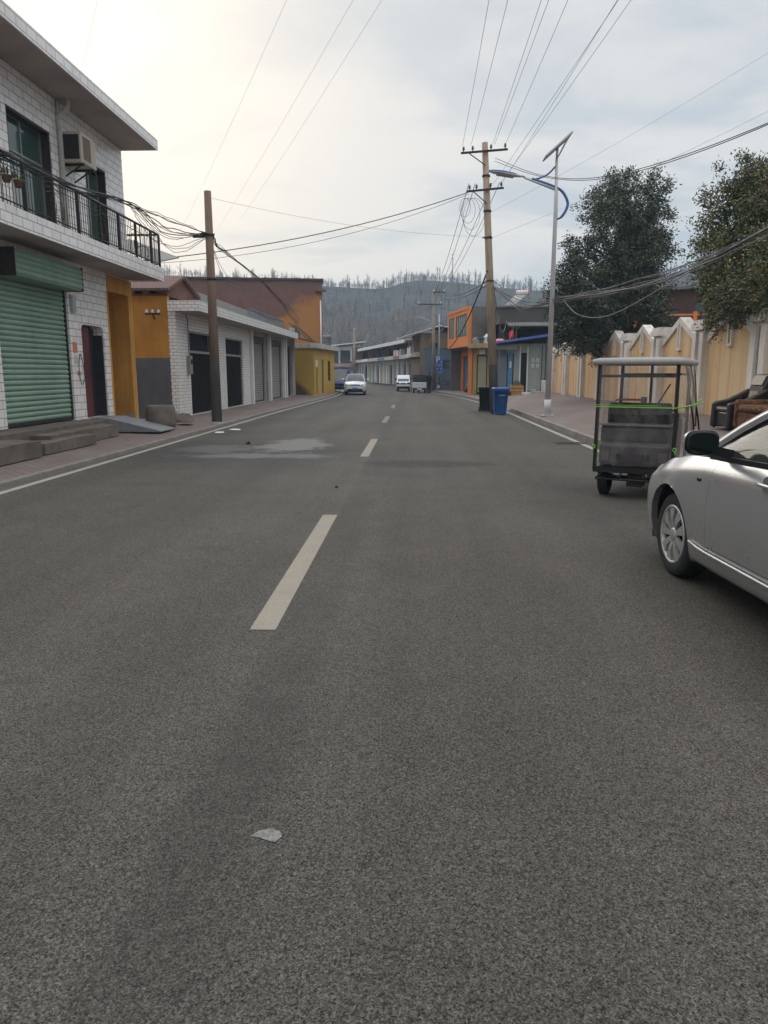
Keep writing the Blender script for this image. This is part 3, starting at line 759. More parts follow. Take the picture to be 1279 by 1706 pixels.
for i in range(14):m.box(-.09,.0,.3+i*.5,.52+i*.5,4.2,4.3)
m.box(-.05,.25,.2,7,4.15,4.2);m.box(-.12,.25,.2,7,4.3,4.38);m.build('eave',BRICK,B)
m=MB();m.box(-.12,21.2,-.82,0,3.66,3.96);cn=m.build('canopy',SOFFIT,B)
m=MB();m.box(-.14,21.22,-.85,-.821,3.65,3.99);m.box(-.155,-.121,-.82,.2,3.65,3.99);m.build('fascia',TILE_S,cn)
ROOFT=pm('clay_roof_tiles',(.19,.115,.105),.9,var=.25,sc=2,bump=.3)
t=NT('ridged_clay');wv=t.n('ShaderNodeTexWave',{'Vector':t.co(),'Scale':2.2,'Distortion':.6},wave_type='BANDS',bands_direction='Y').outputs['Fac']
wv2=t.n('ShaderNodeTexWave',{'Vector':t.co(),'Scale':1.1,'Distortion':1.},wave_type='BANDS',bands_direction='X').outputs['Fac']
cc=t.mix(t.noise(1.5,5,.7),(.13,.085,.08),(.25,.16,.145));cc=t.mix(t.rng(wv2,.0,.25,.4,0),cc,(.07,.05,.045));t.bump(t.mth('ADD',wv,t.mth('MULTIPLY',wv2,.6)),.8,.05);ROOFT=t.out(cc,.9,0,.2)
m=MB();m.prism([(-.2,4.38),(1.7,5.0),(3.6,4.45),(3.6,4.35),(1.7,4.9),(-.2,4.3)],'y',.12,8)
m.build('roof',ROOFT,B)
m=MB();m.prism([(.0,4.15),(3.4,4.15),(3.4,4.42),(1.7,4.88),(.0,4.36)],'y',.26,.4);m.build('gable',BRICK,B)
t=NT('grey_roof');wv=t.n('ShaderNodeTexWave',{'Vector':t.co(),'Scale':2.4,'Distortion':.5},wave_type='BANDS',bands_direction='X').outputs['Fac']
cc=t.mix(t.noise(2,5,.7),(.06,.057,.055),(.16,.15,.14));t.bump(wv,.8,.05);ROOFG=t.out(cc,.9,0,.2)
m=MB();m.prism([(-.25,3.97),(2.2,5.35),(5.,4.4),(5.,4.3),(2.2,5.2),(.2,3.95)],'x',4.2,24)
m.build('roof',ROOFG,B,'grey tiled roof slope above the canopy')
m=MB();m.box(24.95,25.2,.26,7,0,3.9);m.box(.25,25,6.8,7,0,4.2);m.build('rear_wall',PLW,B)
GATE=pm('gate_iron',(.04,.036,.034),.5,.5,var=.3,sc=5)
for x0,x1 in ((1.45,4.5),(6.6,9.75)):
    fr=MB();fr.box(x0,x0+.05,.06,.14,.13,3.1);fr.box(x1-.05,x1,.06,.14,.13,3.1);fr.box(x0+.05,x1-.05,.06,.14,3.04,3.1);fr.box(x0+.05,x1-.05,.05,.15,2.33,2.42)
    fo=fr.build('gate_frame',ALU,B)
    for a,b in ((x0+.05,(x0+x1)/2-.01),((x0+x1)/2+.01,x1-.05)):
        q=MB();n=9;w_=(b-a)/n
        for i in range(n):
            q.box(a+i*w_+.01,a+i*w_+.04,.08,.12,.16,2.33);q.box(a+i*w_+w_*.5,a+i*w_+w_*.5+.02,.1,.11,.16,2.33)
        for z in (.5,.95,1.4,1.85,2.25):q.box(a,b,.121,.128,z,z+.03)
        q.build('folding_gate',GATE,fo)
    q=MB();n=11
    for i in range(n):xx=lerp(x0+.1,x1-.1,i/(n-1));q.box(xx-.008,xx+.008,.09,.11,2.42,3.04)
    q.build('transom_bars',GATE,fo)
    q=MB();q.box(x0,x1,.2,.22,.13,3.1);q.build('backing',DARK,B)
GREYSH=pm('grey_shutter_paint',(.27,.25,.235),.55,var=.15,sc=1,streak=.35)
for x0,x1,z1 in ((11.7,14.9,3.1),(17,20,3.15)):
    shutter_part(B,x0,x1,.13,z1,.14,GREYSH,.1,.025)
    q=MB();q.box(x0,x1,.02,.24,z1,3.45);q.build('shutter_box',pm('rusty_box',(.13,.085,.07),.8,var=.4,sc=3),B)
for x0 in (11.25,15.05,15.75,20.2,21.0):
    q=MB();q.box(x0,x0+.28,-.14,.002,0,3.66);q.build('pillar',WHITE if x0!=15.05 else PLW,B)
m=MB();m.box(21.3,24,.16,.2,.13,3.3);m.build('door',pm('brown_door',(.09,.05,.04),.6,var=.4,sc=3),B)
m=MB();m.box(21.9,21.96,.1,.16,.13,3.3);m.box(23.2,23.26,.1,.16,.13,3.3);m.build('door_frame',STEEL_D,B)
mm=thing('electric_meter','small greenish electric meter box on the tiled corner by the gate','meter box',(-8.0,26.35,1.9),HP)
m=MB();m.box(-.13,.13,-.14,0,-.32,.32);m.build('case',pm('green_grey_box',(.22,.24,.18),.6),mm,bevel=.015)
m=MB();m.box(-.08,.08,-.146,-.139,.02,.2);m.build('pane',GLASS_D,mm)
m=MB();m.tube([(0,-.06,.3),(0,-.06,1.55),(-.15,-.06,1.7)],.018,6);m.build('conduit',WIRE_G,mm)
m=MB();m.tube([(-.9,.0,4.0),(-.85,-.15,3.9),(-.95,-.1,3.75)],.03,6);
br=thing('wall_bracket','rusty insulator bracket fixed on the ochre gable wall','bracket',(-8.7,25.2,3.55),0)
m=MB();m.box(-.25,.25,-.2,-.14,-.03,.03);m.bar((0,0,-.15),(0,-.18,0),.04,.04);m.build('arm',STEEL_D,br)
for xx in (-.2,.0,.2):
    m=MB();m.lathe([(0,0),(.05,.0),(.05,.05),(.03,.06),(.035,.1),(0,.12)],10);o=m.build('insulator',WHITE,br);o.location=(xx,-.17,.03)
# roof clutter above the shop: dry weeds, rusted rail, boards
rt=thing('roof_railing','bluish weathered railing with dry weeds on the shop canopy','railing',(-7.7,41,3.96),HP)
BLUEG=pm('bluegrey_paint',(.14,.18,.20),.7,var=.3,sc=3)
for i in range(5):
    q=MB();q.box(-6+i*2.4,-5.94+i*2.4,-.03,.03,0,.62);q.build('post',BLUEG,rt)
q=MB();q.box(-6,3.7,-.02,.02,.58,.64);q.build('rail',BLUEG,rt)
q=MB()
for i in range(46):q.box(-5.9+i*.2,-5.88+i*.2,-.01,.01,.05,.58)
q.build('balusters',BLUEG,rt)
m=MB();rs2=random.Random(3)
for i in range(1500):
    xx=rs2.uniform(-10,6);yy=rs2.uniform(.1,.9);p=Vector((xx,yy,.02));h=rs2.uniform(.15,.55)*(1+.5*mn.noise(Vector((xx*.6,1,0))))
    q_=p+Vector((rs2.uniform(-.2,.2),rs2.uniform(-.15,.15),h));s=Vector((.012,0,0));m.add([p-s,p+s,q_],[(0,1,2)])
o=m.build('dry_weeds',leaf_mat('dry_stalk',[(0,(.05,.055,.03)),(.5,(.10,.09,.05)),(1,(.15,.12,.07))]));o.location=(-7.7,41,3.96);o.rotation_euler=(0,0,HP);tag(o,'dry weeds growing along the shop canopy','weeds',kind='stuff')
aw=thing('sheet_awning','sagging dark sheet awning propped between the shop and the yellow hut','awning',(-7.6,49.2,0),HP)
m=MB();m.prism([(-1.1,3.55),(.8,3.95),(.8,4.0),(-1.1,3.6)],'x',-2.2,1.5);m.build('sheet',pm('dark_sheet',(.075,.075,.08),.7,.2,var=.4,sc=2),aw)
for xx in (-1.9,0,1.3):
    q=MB();q.bar((xx,-1.0,3.6),(xx+.3,.3,4.7),.04,.04);q.build('stay',STEEL_D,aw)
for xx,w,h in ((-1.7,.5,.5),(-.4,.35,.7),(.6,.5,.4)):
    q=MB();q.box(xx,xx+w,.0,.3,3.9,3.9+h);q.build('board',(WHITE,WIRE_G,GALV)[int(h*10)%3],aw)

# ---- big rendered brick building behind
t=NT('patched_gable');uv=t.walluv()
b=t.n('ShaderNodeTexBrick',{'Vector':uv,'Color1':(.20,.085,.07),'Color2':(.155,.07,.06),'Mortar':(.12,.09,.08),'Scale':1.,'Mortar Size':.012,'Brick Width':.25,'Row Height':.08})
o_=t.sep(t.co());n_=t.noise(.35,5,.6);n3=t.noise(1.1,5,.65)
msk=t.mth('ADD',t.mth('ADD',t.mth('MULTIPLY',t.mth('SUBTRACT',o_[0],7.2),.2),t.mth('MULTIPLY',t.mth('SUBTRACT',6.7,o_[2]),.45)),t.mth('MULTIPLY',t.mth('SUBTRACT',n_,.5),2.2))
cc=b.outputs[0]
cc=t.mix(t.rng(n3,.4,.65,0,.55),cc,(.19,.12,.105))
cc=t.mix(t.rng(msk,.35,.75,0,.9),cc,t.mix(n3,(.44,.21,.06),(.30,.14,.055)))
cc=t.mix(t.mth('MULTIPLY',t.mth('GREATER_THAN',o_[2],8.2),.4),cc,(.13,.10,.085))
PATCH=t.out(cc,.92,0,.15)
Cb=thing('brick_building','tall red brick building with patchy orange render behind the low shop','building',(-19.6,60.4,0),R(9.5))
m=MB();m.wall(0,12.2,0,8.95,[],0,.3);m.box(0,12.2,.3,10,0,8.95);m.build('wall',PATCH,Cb)
m=MB();m.box(-.12,12.32,-.12,10.1,8.95,9.12);m.build('roof',pm('dark_coping',(.07,.055,.05),.9),Cb)
m=MB();m.tube([(12.05,-.08,2),(12.05,-.08,7.4)],.06,6);m.build('drainpipe',WHITE,Cb)
m=MB();m.box(11.6,12.5,-.35,0,8.1,8.3);m.build('bracket',BRICK,Cb)

# ---- yellow hut at the bend
t=NT('yellow_hut_paint');o_=t.sep(t.co());cc=t.mix(t.noise(1.5,5,.6),(.52,.35,.075),(.42,.26,.05))
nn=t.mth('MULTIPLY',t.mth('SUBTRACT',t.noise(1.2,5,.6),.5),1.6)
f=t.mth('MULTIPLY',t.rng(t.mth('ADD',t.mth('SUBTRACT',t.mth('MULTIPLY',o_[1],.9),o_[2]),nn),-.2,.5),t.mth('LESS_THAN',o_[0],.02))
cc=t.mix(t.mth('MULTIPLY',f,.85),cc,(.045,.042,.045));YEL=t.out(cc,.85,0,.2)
D=thing('yellow_hut','small flat roofed yellow hut with dark doors at the bend','hut',(-6.85,51.2,0),R(86))
m=MB();m.wall(0,8,0,3.25,[(.5,1.25,.13,2.55),(2.6,3.5,.13,2.55),(5.2,6.3,1.0,2.5)],0,.2);m.box(0,.2,.2,4,0,3.25);m.box(7.8,8,.2,4,0,3.25);m.box(.2,7.8,3.8,4,0,3.25);m.build('wall',YEL,D)
m=MB();m.box(-.1,8.2,-.35,4.1,3.25,3.58);m.build('roof',pm('chalky_slab',(.42,.40,.37),.9,var=.3,sc=2,streak=.6),D)
m=MB();m.box(.5,1.25,.08,.12,.13,2.55);m.build('door',MAROON,D)
m=MB();m.box(2.6,3.5,.08,.12,.13,2.55);m.build('door',pm('dark_green_door',(.04,.06,.05),.6),D)
m=MB();m.box(.35,.5,-.04,.0,.0,3.25);m.box(2.3,2.5,-.04,0,0,3.25);m.build('pilaster',pm('pale_yellow',(.5,.4,.2),.85),D)
window(D,5.2,6.3,1.0,2.5,.1,2,None,FRAME_D,GLASS_D)
m=MB();m.box(.62,1.1,-.03,0,2.0,2.5);o=m.build('door_sign',WHITE);o.parent=D
wt_=thing('water_tank','grey steel water tank standing on the roof of the yellow hut','water tank',(-6.55,56.2,3.58))
m=MB();m.lathe([(0,0),(.55,0),(.58,.04),(.58,.28),(.565,.3),(.58,.32),(.58,.6),(.565,.62),(.58,.64),(.58,.9),(.5,1.02),(.2,1.12),(.14,1.2),(0,1.2)],24);m.build('shell',pm('tank_steel',(.13,.14,.16),.4,.5,var=.2,sc=3),wt_)
m=MB();m.lathe([(0,1.2),(.2,1.2),(.2,1.26),(0,1.28)],14);m.build('lid',GALV,wt_)

wt_.scale=(.6,.6,.72)
# ---- leaning concrete pole on the left pavement
def pole_mat(name,top,low,z):
    t=NT(name);zz=t.mth('ADD',t.sep(t.co())[2],t.mth('MULTIPLY',t.mth('SUBTRACT',t.noise(8,3),.5),.08))
    k=t.rng(t.noise(2.,5,.65,t.scale(t.co(),(3,3,.6))),.3,.7,.75,1.2)
    c=t.mix(t.mth('LESS_THAN',zz,z),top,low);c=t.mix(1.,c,t.comb(k,k,k),'MULTIPLY');t.bump(t.noise(40,4),.2,.01);MATS[name]=t.out(c,.85,0,.25);return MATS[name]
lp=thing('concrete_pole','short stained concrete pole with grey painted foot by the left kerb','utility pole',(-6.2,23.2,.05))
m=MB();m.tube([(0,0,-.1),(0,0,6.9)],[.165,.105],16);m.build('shaft',pole_mat('pole_left',(.17,.115,.085),(.135,.13,.125),2.0),lp)
for z in (4.35,5.62):
    m=MB();m.tube([(0,0,z),(0,0,z+.07)],.15,14);m.build('clamp_band',STEEL_D,lp)
m=MB();m.box(-.5,.05,-.03,.03,5.58,5.66);m.build('bracket',STEEL_D,lp)
m=MB();m.lathe([(0,.07),(.17,.07),(.2,.05),(.21,0.)],16);m.build('footing',CONC,lp)
# ================================================================ RIGHT SIDE
# ---- boundary wall with peaked panels
t=NT('peach_panel');o_=t.sep(t.co())
sv=t.noise(1.,3,.5,t.scale(t.co(),(2.4,.1,.10)),.4);sv2=t.noise(1.,6,.7,t.scale(t.co(),(2.6,.1,.8)))
cc=t.mix(t.rng(t.noise(.5,3),.4,.6),(.66,.45,.235),(.65,.475,.265))
cc=t.mix(t.rng(sv,.44,.6,0,.8),cc,(.56,.27,.14));cc=t.mix(t.rng(sv2,.45,.8,0,.6),cc,(.66,.54,.38))
cc=t.mix(t.rng(t.noise(2.,6,.7),.55,.8,0,.4),cc,(.34,.23,.13))
PEACH=t.out(cc,.85,0,.2);t.bump(t.noise(30,4),.15,.008)
CHALK=pm('chalky_white',(.66,.61,.55),.85,var=.18,sc=1.5,streak=.4,dirt=(.2,.15,.11),bump=.1)
GROOVE=pm('grey_groove',(.19,.175,.16),.9,var=.2)
W=thing('boundary_wall','peach boundary wall with white pillars and white arrow shaped peaks','wall',(7.7,44.5,.55),-HP)
# local x runs towards the camera (world y = 44.5 - x), front faces the street
PY=[17+3.55*k for k in range(-3,8)]
def wallx(y):return 44.5-y
PW=.36
for y in PY:
    x=wallx(y);q=MB()
    q.box(x-PW,x+PW,-.10,.3,-.3,2.20);q.build('pillar',CHALK,W)
    pr=W.children[-1]
    g_=MB();g_.box(x-.09,x+.09,-.104,-.099,-.1,2.1);g_.build('groove',GROOVE,pr)
    for s_ in (-1,1):
        q=MB();q.box(x+s_*.25-.13,x+s_*.25+.13,-.17,-.1045,-.3,2.12);q.build('pilaster',CHALK,pr)
    q=MB();q.box(x-PW-.06,x+PW+.06,-.2,.34,2.2,2.36);q.box(x-PW-.02,x+PW+.02,-.16,.3,2.36,2.46);q.build('cap',CHALK,pr)
for a,b in zip(PY,PY[1:]):
    x0=wallx(b)+PW;x1=wallx(a)-PW;xm=(x0+x1)/2
    q=MB();q.prism([(x0,-.3),(x1,-.3),(x1,1.95),(xm,2.56),(x0,1.95)],'y',0,.2);pn=q.build('panel',PEACH,W)
    q=MB()
    q.prism([(x0,1.86),(x0,2.04),(xm,2.66),(xm,2.48)],'y',-.06,.24)
    q.prism([(xm,2.48),(xm,2.66),(x1,2.04),(x1,1.86)],'y',-.06,.24)
    q.build('peak_trim',CHALK,pn)
    q=MB();q.box(xm-.14,xm-.055,-.065,-.001,1.72,2.50);q.box(xm+.055,xm+.14,-.065,-.001,1.72,2.50);q.box(xm-.055,xm+.055,-.065,-.001,1.72,1.79);q.build('stem',CHALK,pn)
    q=MB();q.box(xm-.055,xm+.055,-.03,-.001,1.79,2.5);q.build('stem_groove',GROOVE,pn)
m=MB();m.box(0,.012,-.13,.13,-.19,.19);m.box(-.004,0,-.08,.08,.05,.13);o=m.build('wall_notice',[pm('blue_notice',(.05,.08,.25),.6)]);o.location=(7.5,31.2,2.15);tag(o,'small blue notice fixed high on the boundary wall','notice')

# ---- shops and houses beyond the wall
def building(name,label,loc,rz,cat='house'):return thing(name,label,cat,loc,rz)
# orange fronted two storey house
E_=building('orange_house','two storey house with orange overhanging front and grey side wall',(2.7,62,0),math.atan2(-7,1.15))
ORANGE=pm('orange_paint',(.66,.21,.055),.7,var=.12,sc=1.,streak=.25,dirt=(.3,.12,.06))
SIDEG=pm('grey_side_render',(.145,.13,.122),.9,var=.3,sc=.8,streak=.4,bump=.2)
L=7.1
m=MB();m.wall(0,L,3.5,6.3,[(.5,2.4,4.25,5.85),(3.0,6.7,4.25,5.85)],0,.25);m.box(-.02,L,-.05,0,6.12,6.32);m.build('upper_wall',ORANGE,E_)
m=MB();m.box(L-.25,L,.25,8.5,0,6.28);m.build('side_wall',SIDEG,E_)
m=MB();m.box(0,L-.25,.25,8.5,3.38,3.5);m.box(0,L-.25,.25,8.5,6.2,6.27);m.box(0,.2,.25,8.5,0,6.2);m.box(.2,L-.25,8.3,8.5,0,6.2);m.build('floor_slab',SIDEG,E_)
for x0,x1,n in ((.5,2.4,3),(3.0,6.7,5)):
    o=window(E_,x0,x1,4.25,5.85,.045,n,None,FRAME_D,PANEGL,.06)
m=MB();m.wall(0,L-.25,0,3.38,[(.9,2.9,.15,2.9),(3.7,5.9,.15,2.9)],1.1,.25);m.build('ground_wall',ORANGE,E_)
BLUESH=pm('blue_shutter_paint',(.10,.21,.31),.5,var=.15,sc=2)
for x0,x1 in ((.9,2.9),(3.7,5.9)):shutter_part(E_,x0,x1,.15,2.9,1.25,BLUESH,.13,.03)
# grey veranda house behind
F_=building('veranda_house','dark two storey house with recessed veranda behind the shops',(5.6,51.4,0),0)
DKR=pm('dark_render',(.085,.078,.073),.9,var=.3,sc=1,streak=.3,bump=.2)
m=MB();m.box(0,6.4,0,6,4.85,5.9);m.box(0,6.4,.2,6,3.0,3.4);m.box(0,.2,1.6,6,3.4,4.85);m.box(0,6.4,1.6,1.8,3.4,4.85);m.box(0,6.4,.3,6,0,3.0);m.build('wall',DKR,F_)
m=MB();m.prism([(-.8,4.62),(-.8,4.70),(.1,4.98),(.1,4.86)],'x',.6,6.6);m.box(-.1,6.5,-.1,6.1,5.9,5.98);m.build('roof',pm('eave_grey',(.17,.165,.16),.8,var=.2),F_)
for x in (1.25,3.6,5.9):
    q=MB();q.box(x,x+.26,.0,.26,3.4,4.85);q.build('column',pm('buff_column',(.28,.2,.15),.85),F_)
m=MB();m.box(1.75,2.6,1.57,1.6,3.4,4.6);m.build('door',DARK,F_)
RED=pm('lantern_red',(.62,.03,.035),.5,var=.1)
for xx,lb in ((6.45,'bright red lantern hanging under the dark veranda eave'),(7.0,'red banner strip beside the buff veranda column')):
    t_=thing('lantern' if xx<6.8 else 'banner',lb,'lantern' if xx<6.8 else 'banner',(xx,50.9,4.08))
    q=MB()
    if xx<6.8:q.lathe([(0,-.3),(.09,-.28),(.17,-.1),(.18,.05),(.12,.24),(.05,.3),(0,.3)],14)
    else:q.box(-.11,.11,.5,.53,-.62,.4)
    q.build('shade' if xx<6.8 else 'cloth',RED,t_)
    if xx<6.8:
        q=MB();q.tube([(0,0,.3),(0,0,.62)],.015,5);q.tube([(0,0,-.3),(0,0,-.55)],.03,6);q.build('tassel',RED,t_)
sh_=thing('solar_heater','solar water heater with pale tank and slanting tubes on the dark roof','solar heater',(6.2,51.6,5.98),R(-8))
q=MB();q.cyl((.55,.1,.85),(1.35,.1,.85),.2,n=14);q.build('tank',pm('pinkish_enamel',(.60,.52,.51),.4),sh_)
q=MB();q.cyl((1.35,.1,.85),(1.42,.1,.85),.2,.16,n=14);q.build('end_cap',pm('red_cap',(.5,.12,.15),.4),sh_)
q=MB()
for i in range(8):q.tube([(-.15+i*.085,-.45,.04),(.62+i*.09,.0,.78)],.022,6)
q.build('tube_array',pm('white_tube',(.68,.68,.66),.35),sh_)
for a in (.65,1.25):
    q=MB();q.bar((a,.15,0),(a,.1,.68),.03,.03);q.build('leg',GALV,sh_)
# yellow shop with things on its slab roof
G_=building('yellow_shop','yellow shop with cream shutters and goods piled on its slab roof',(3.9,50.4,.2),R(-6),'shop')
YSH=pm('yellow_shop_paint',(.44,.31,.12),.85,var=.2,sc=1.2,streak=.3)
m=MB();m.wall(0,2.15,0,3.0,[(.25,.95,.0,2.55),(1.15,1.75,.0,2.55)],0,.2);m.box(0,.15,.2,4.5,0,3.0);m.box(2.0,2.15,.2,4.5,0,3.0);m.build('wall',YSH,G_)
m=MB();m.box(-.35,2.2,-.7,4.5,3.0,3.3);m.build('roof',pm('dirty_yellow_slab',(.34,.26,.14),.9,var=.35,sc=2,streak=.5),G_)
CREAMSH=pm('cream_shutter',(.42,.38,.26),.55,var=.12,sc=1)
for a,b in ((.25,.95),(1.15,1.75)):shutter_part(G_,a,b,.05,2.5,.1,CREAMSH,.12,.02)
m=MB();m.box(-.32,-.05,-.1,.2,-.1,3.0);m.build('pillar',ORANGE,G_)
m=MB();m.box(.4,.8,-.25,0,2.62,2.95);m.build('lamp_box',CHALK,G_)
for lb,cat,x,z,kind in (('grey sack slumped on the edge of the yellow shop roof','sack',4.05,3.5,0),('white and blue bag on the yellow shop roof','bag',4.85,3.5,1),('pink cloth bundle on the roof beside the tan pole','bundle',5.6,3.45,2),('green basin propped on the yellow shop roof','basin',4.35,3.75,3),('brown stool on the yellow shop roof','stool',4.5,3.5,4)):
    q=MB()
    if kind in (0,1,2):
        s_=(.28,.36,.42)[kind];hh=(.4,.62,.3)[kind]
        rows=[]
        for i in range(7):
            a=i/6;r=s_*(1-.55*a**2.5)*(1+.1*math.sin(i*2.1));rows.append([(r*math.cos(j*PI/5)*(1+.12*math.sin(j*2+i)),r*.8*math.sin(j*PI/5),hh*a) for j in range(10)])
        q.grid(rows,close=True);q.add(rows[-1],[tuple(range(10))])
        mt=(WIRE_P,pm('white_bag',(.6,.6,.62),.7,var=.1),pm('pink_cloth',(.62,.25,.28),.8,var=.25,sc=5))[kind]
        o=q.build(cat,mt)
        if kind==1:
            tag(o,lb,cat);b_=MB();b_.box(-.14,.14,-.31,-.28,.14,.40);b_.build('blue_print',pm('blue_print',(.08,.15,.45),.7),o)
    elif kind==3:
        q.lathe([(0,0),(.18,0),(.28,.14),(.30,.15),(.29,.13),(.17,.02),(0,.02)],18);o=q.build(cat,pm('green_enamel',(.13,.3,.24),.4))
    else:
        q.box(-.2,.2,-.15,.15,.3,.34)
        for a in (-.17,.13):
            for b in (-.12,.08):q.box(a,a+.04,b,b+.04,0,.3)
        o=q.build(cat,BRICK)
    o.location=(x,50.0,z if kind==3 else 3.5);tag(o,lb,cat)
# blue grey shop with a blue edged awning
H_=building('grey_green_shop','grey green shop with blue shutter under a blue edged awning',(5.25,46.6,.36),R(-4),'shop')
GG=pm('grey_green_paint',(.27,.29,.27),.75,var=.18,sc=1.,streak=.3);BGP=pm('blue_grey_paint',(.13,.165,.20),.7,var=.15,sc=1)
m=MB();m.wall(0,3.5,0,3.0,[(.42,.85,.0,2.5),(1.28,1.62,.0,2.45)],0,.15);m.build('wall',GG,H_)
m=MB();m.box(-.02,.38,-.06,0,0,2.75);m.build('corner_panel',BGP,H_)
m=MB();m.box(2.83,3.5,-.06,0,0,3.05);m.build('side_panel',BGP,H_)
m=MB();m.box(0,.15,.15,3.5,0,2.95);m.box(3.35,3.5,.15,3.5,0,2.95);m.box(0.15,3.35,3.35,3.5,0,2.95);m.build('rear_wall',BGP,H_)
SKY=pm('sky_blue_shutter',(.12,.28,.45),.5,var=.12,sc=2)
o=shutter_part(H_,.42,.85,.02,2.4,.08,SKY,.12,.03)
q=MB();q.box(.58,.7,.02,.03,1.55,1.95);q.build('paper_label',WHITE,o)
m=MB();m.box(1.28,1.62,.06,.1,0,2.45);m.build('door',DARK,H_)
for a in (1.18,1.64,2.5,2.72):
    q=MB();q.box(a,a+.07,-.04,0,0,2.9);q.build('post',pm('dark_green_post',(.06,.10,.08),.6) if a>2 else WHITE,H_)
ch=MB()
def glyph(mb,cx,cz,s,seed):
    r_=random.Random(seed)
    for i in range(3):
        z=cz+(-.32+.32*i)*s;mb.box(cx-.4*s*r_.uniform(.6,1),cx+.4*s*r_.uniform(.6,1),-.008,-.002,z-.045*s,z+.045*s)
    for i in range(2):
        x=cx+(-.2+.4*i)*s;mb.box(x-.05*s,x+.05*s,-.0085,-.0015,cz-.45*s,cz+.42*s)
for i,(cx,cz) in enumerate(((2.0,2.02),(2.0,1.68),(2.28,2.02),(2.28,1.68))):glyph(ch,cx,cz,.26,i)
ch.build('painted_characters',WHITE,H_)
m=MB();m.add([(-.35,-.9,2.98),(3.75,-.9,3.55),(3.75,2.4,3.4),(-.35,2.4,2.9),(-.35,-.9,3.02),(3.75,-.9,3.6),(3.75,2.4,3.45),(-.35,2.4,2.95)],[(3,2,1,0),(4,5,6,7),(0,1,5,4),(1,2,6,5),(2,3,7,6),(3,0,4,7)])
aw=m.build('awning',pm('awning_sheet',(.09,.095,.105),.7,var=.2),H_)
m=MB();m.bar((-.36,-.93,3.02),(3.8,-.93,3.6),.05,.13);m.build('blue_edge',pm('blue_edge_paint',(.08,.13,.38),.5),aw)
m=MB();m.box(-.4,1.0,-.6,-.02,2.62,2.9);m.build('shutter_box',pm('grey_sheet',(.2,.2,.2),.7),H_)
# goods on the pavement before it
def clump(name,label,cat,x,y,s,mat,seed,parts=None):
    r_=random.Random(seed);q=MB();rows=[]
    for i in range(6):
        a=i/5;r=s[0]*(1-.7*a**2);rows.append([(r*math.cos(j*PI/6)*r_.uniform(.85,1.1),s[1]*(1-.6*a**2)*math.sin(j*PI/6)*r_.uniform(.85,1.1),s[2]*a) for j in range(12)])
    q.grid(rows,close=True);q.add(rows[-1],[tuple(range(12))]);o=q.build(name,mat);o.location=(x,y,pave_z(x,y));return tag(o,label,cat)
clump('goods_heap','black covered heap of goods beside the blue shutter','goods',5.35,44.6,(.42,.4,.5),BLACK,3)
clump('goods_heap','dark cloth heap behind the ochre crate before the grey green shop','goods',6.15,45.4,(.42,.3,.85),DKR,5)
cr=thing('ochre_crate','ochre wooden crate on the pavement in front of the grey green shop','crate',(6.1,44.9,pave_z(6.1,44.9)))
q=MB()
for z in (.0,.2,.4):
    for a,b,c,d in ((-.38,.38,-.25,-.22),(-.38,.38,.22,.25),(-.38,-.35,-.22,.22),(.35,.38,-.22,.22)):q.box(a,b,c,d,z,z+.16)
q.build('slats',pm('ochre_wood',(.36,.2,.06),.8,var=.25,sc=5),cr)
q=MB();q.box(-.345,.345,-.215,.215,.02,.42);q.build('contents',DKR,cr)
for i,(x,y,a,b,h) in enumerate(((6.6,44.6,.5,.3,.12),(7.0,45.0,.35,.35,.25),(7.35,44.6,.6,.3,.1),(7.75,45.3,.35,.3,.75))):
    q=MB();q.box(-a/2,a/2,-b/2,b/2,0,h);q.box(-a/2-.01,a/2+.01,-b/2-.01,b/2+.01,h*.8,h+.01);o=q.build('carton',[WHITE,GALV,CREAM,pm('pale_carton',(.5,.45,.42),.8)][i],bevel=.01)
    o.location=(x,y,pave_z(x,y)-.01);o.rotation_euler=(0,0,i*.5)
    tag(o,('flat white carton lying near the ochre crate','small grey carton between two flat cartons','low cream carton before the grey green wall','tall pale carton standing before the dark green posts')[i],'carton','cartons before the shop')
# blue grey container
I_=building('container_shed','blue grey metal container shed behind the parking sign',(.8,64.8,.1),R(-6),'container')
t=NT('corrugated_blue');wv=t.n('ShaderNodeTexWave',{'Vector':t.co(),'Scale':1.7,'Distortion':.0},wave_type='BANDS',bands_direction='X').outputs['Fac']
cc=t.mix(t.rng(t.noise(1.2,5,.7),.4,.75,0,.5),(.115,.155,.195),(.085,.10,.115));t.bump(wv,.6,.05);CONT=t.out(cc,.6,.1,.3)
m=MB();m.wall(0,2.75,0,3.5,[(1.65,2.35,1.85,2.55)],0,.1);m.box(0,.1,.1,5,0,3.5);m.box(2.65,2.75,.1,5,0,3.5);m.build('wall',CONT,I_)
m=MB();m.box(-.05,2.8,-.05,5,3.5,3.6);m.build('roof',pm('container_roof',(.1,.12,.13),.7),I_)
window(I_,1.65,2.35,1.85,2.55,.05,2,None,STEEL_D,GLASS_D)
m=MB()
for x in (.02,2.73):m.box(x-.04,x+.04,-.03,0,0,3.5)
q=MB();q.box(.25,.85,-.02,.0,.1,2.1);q.build('door',CONT,I_)
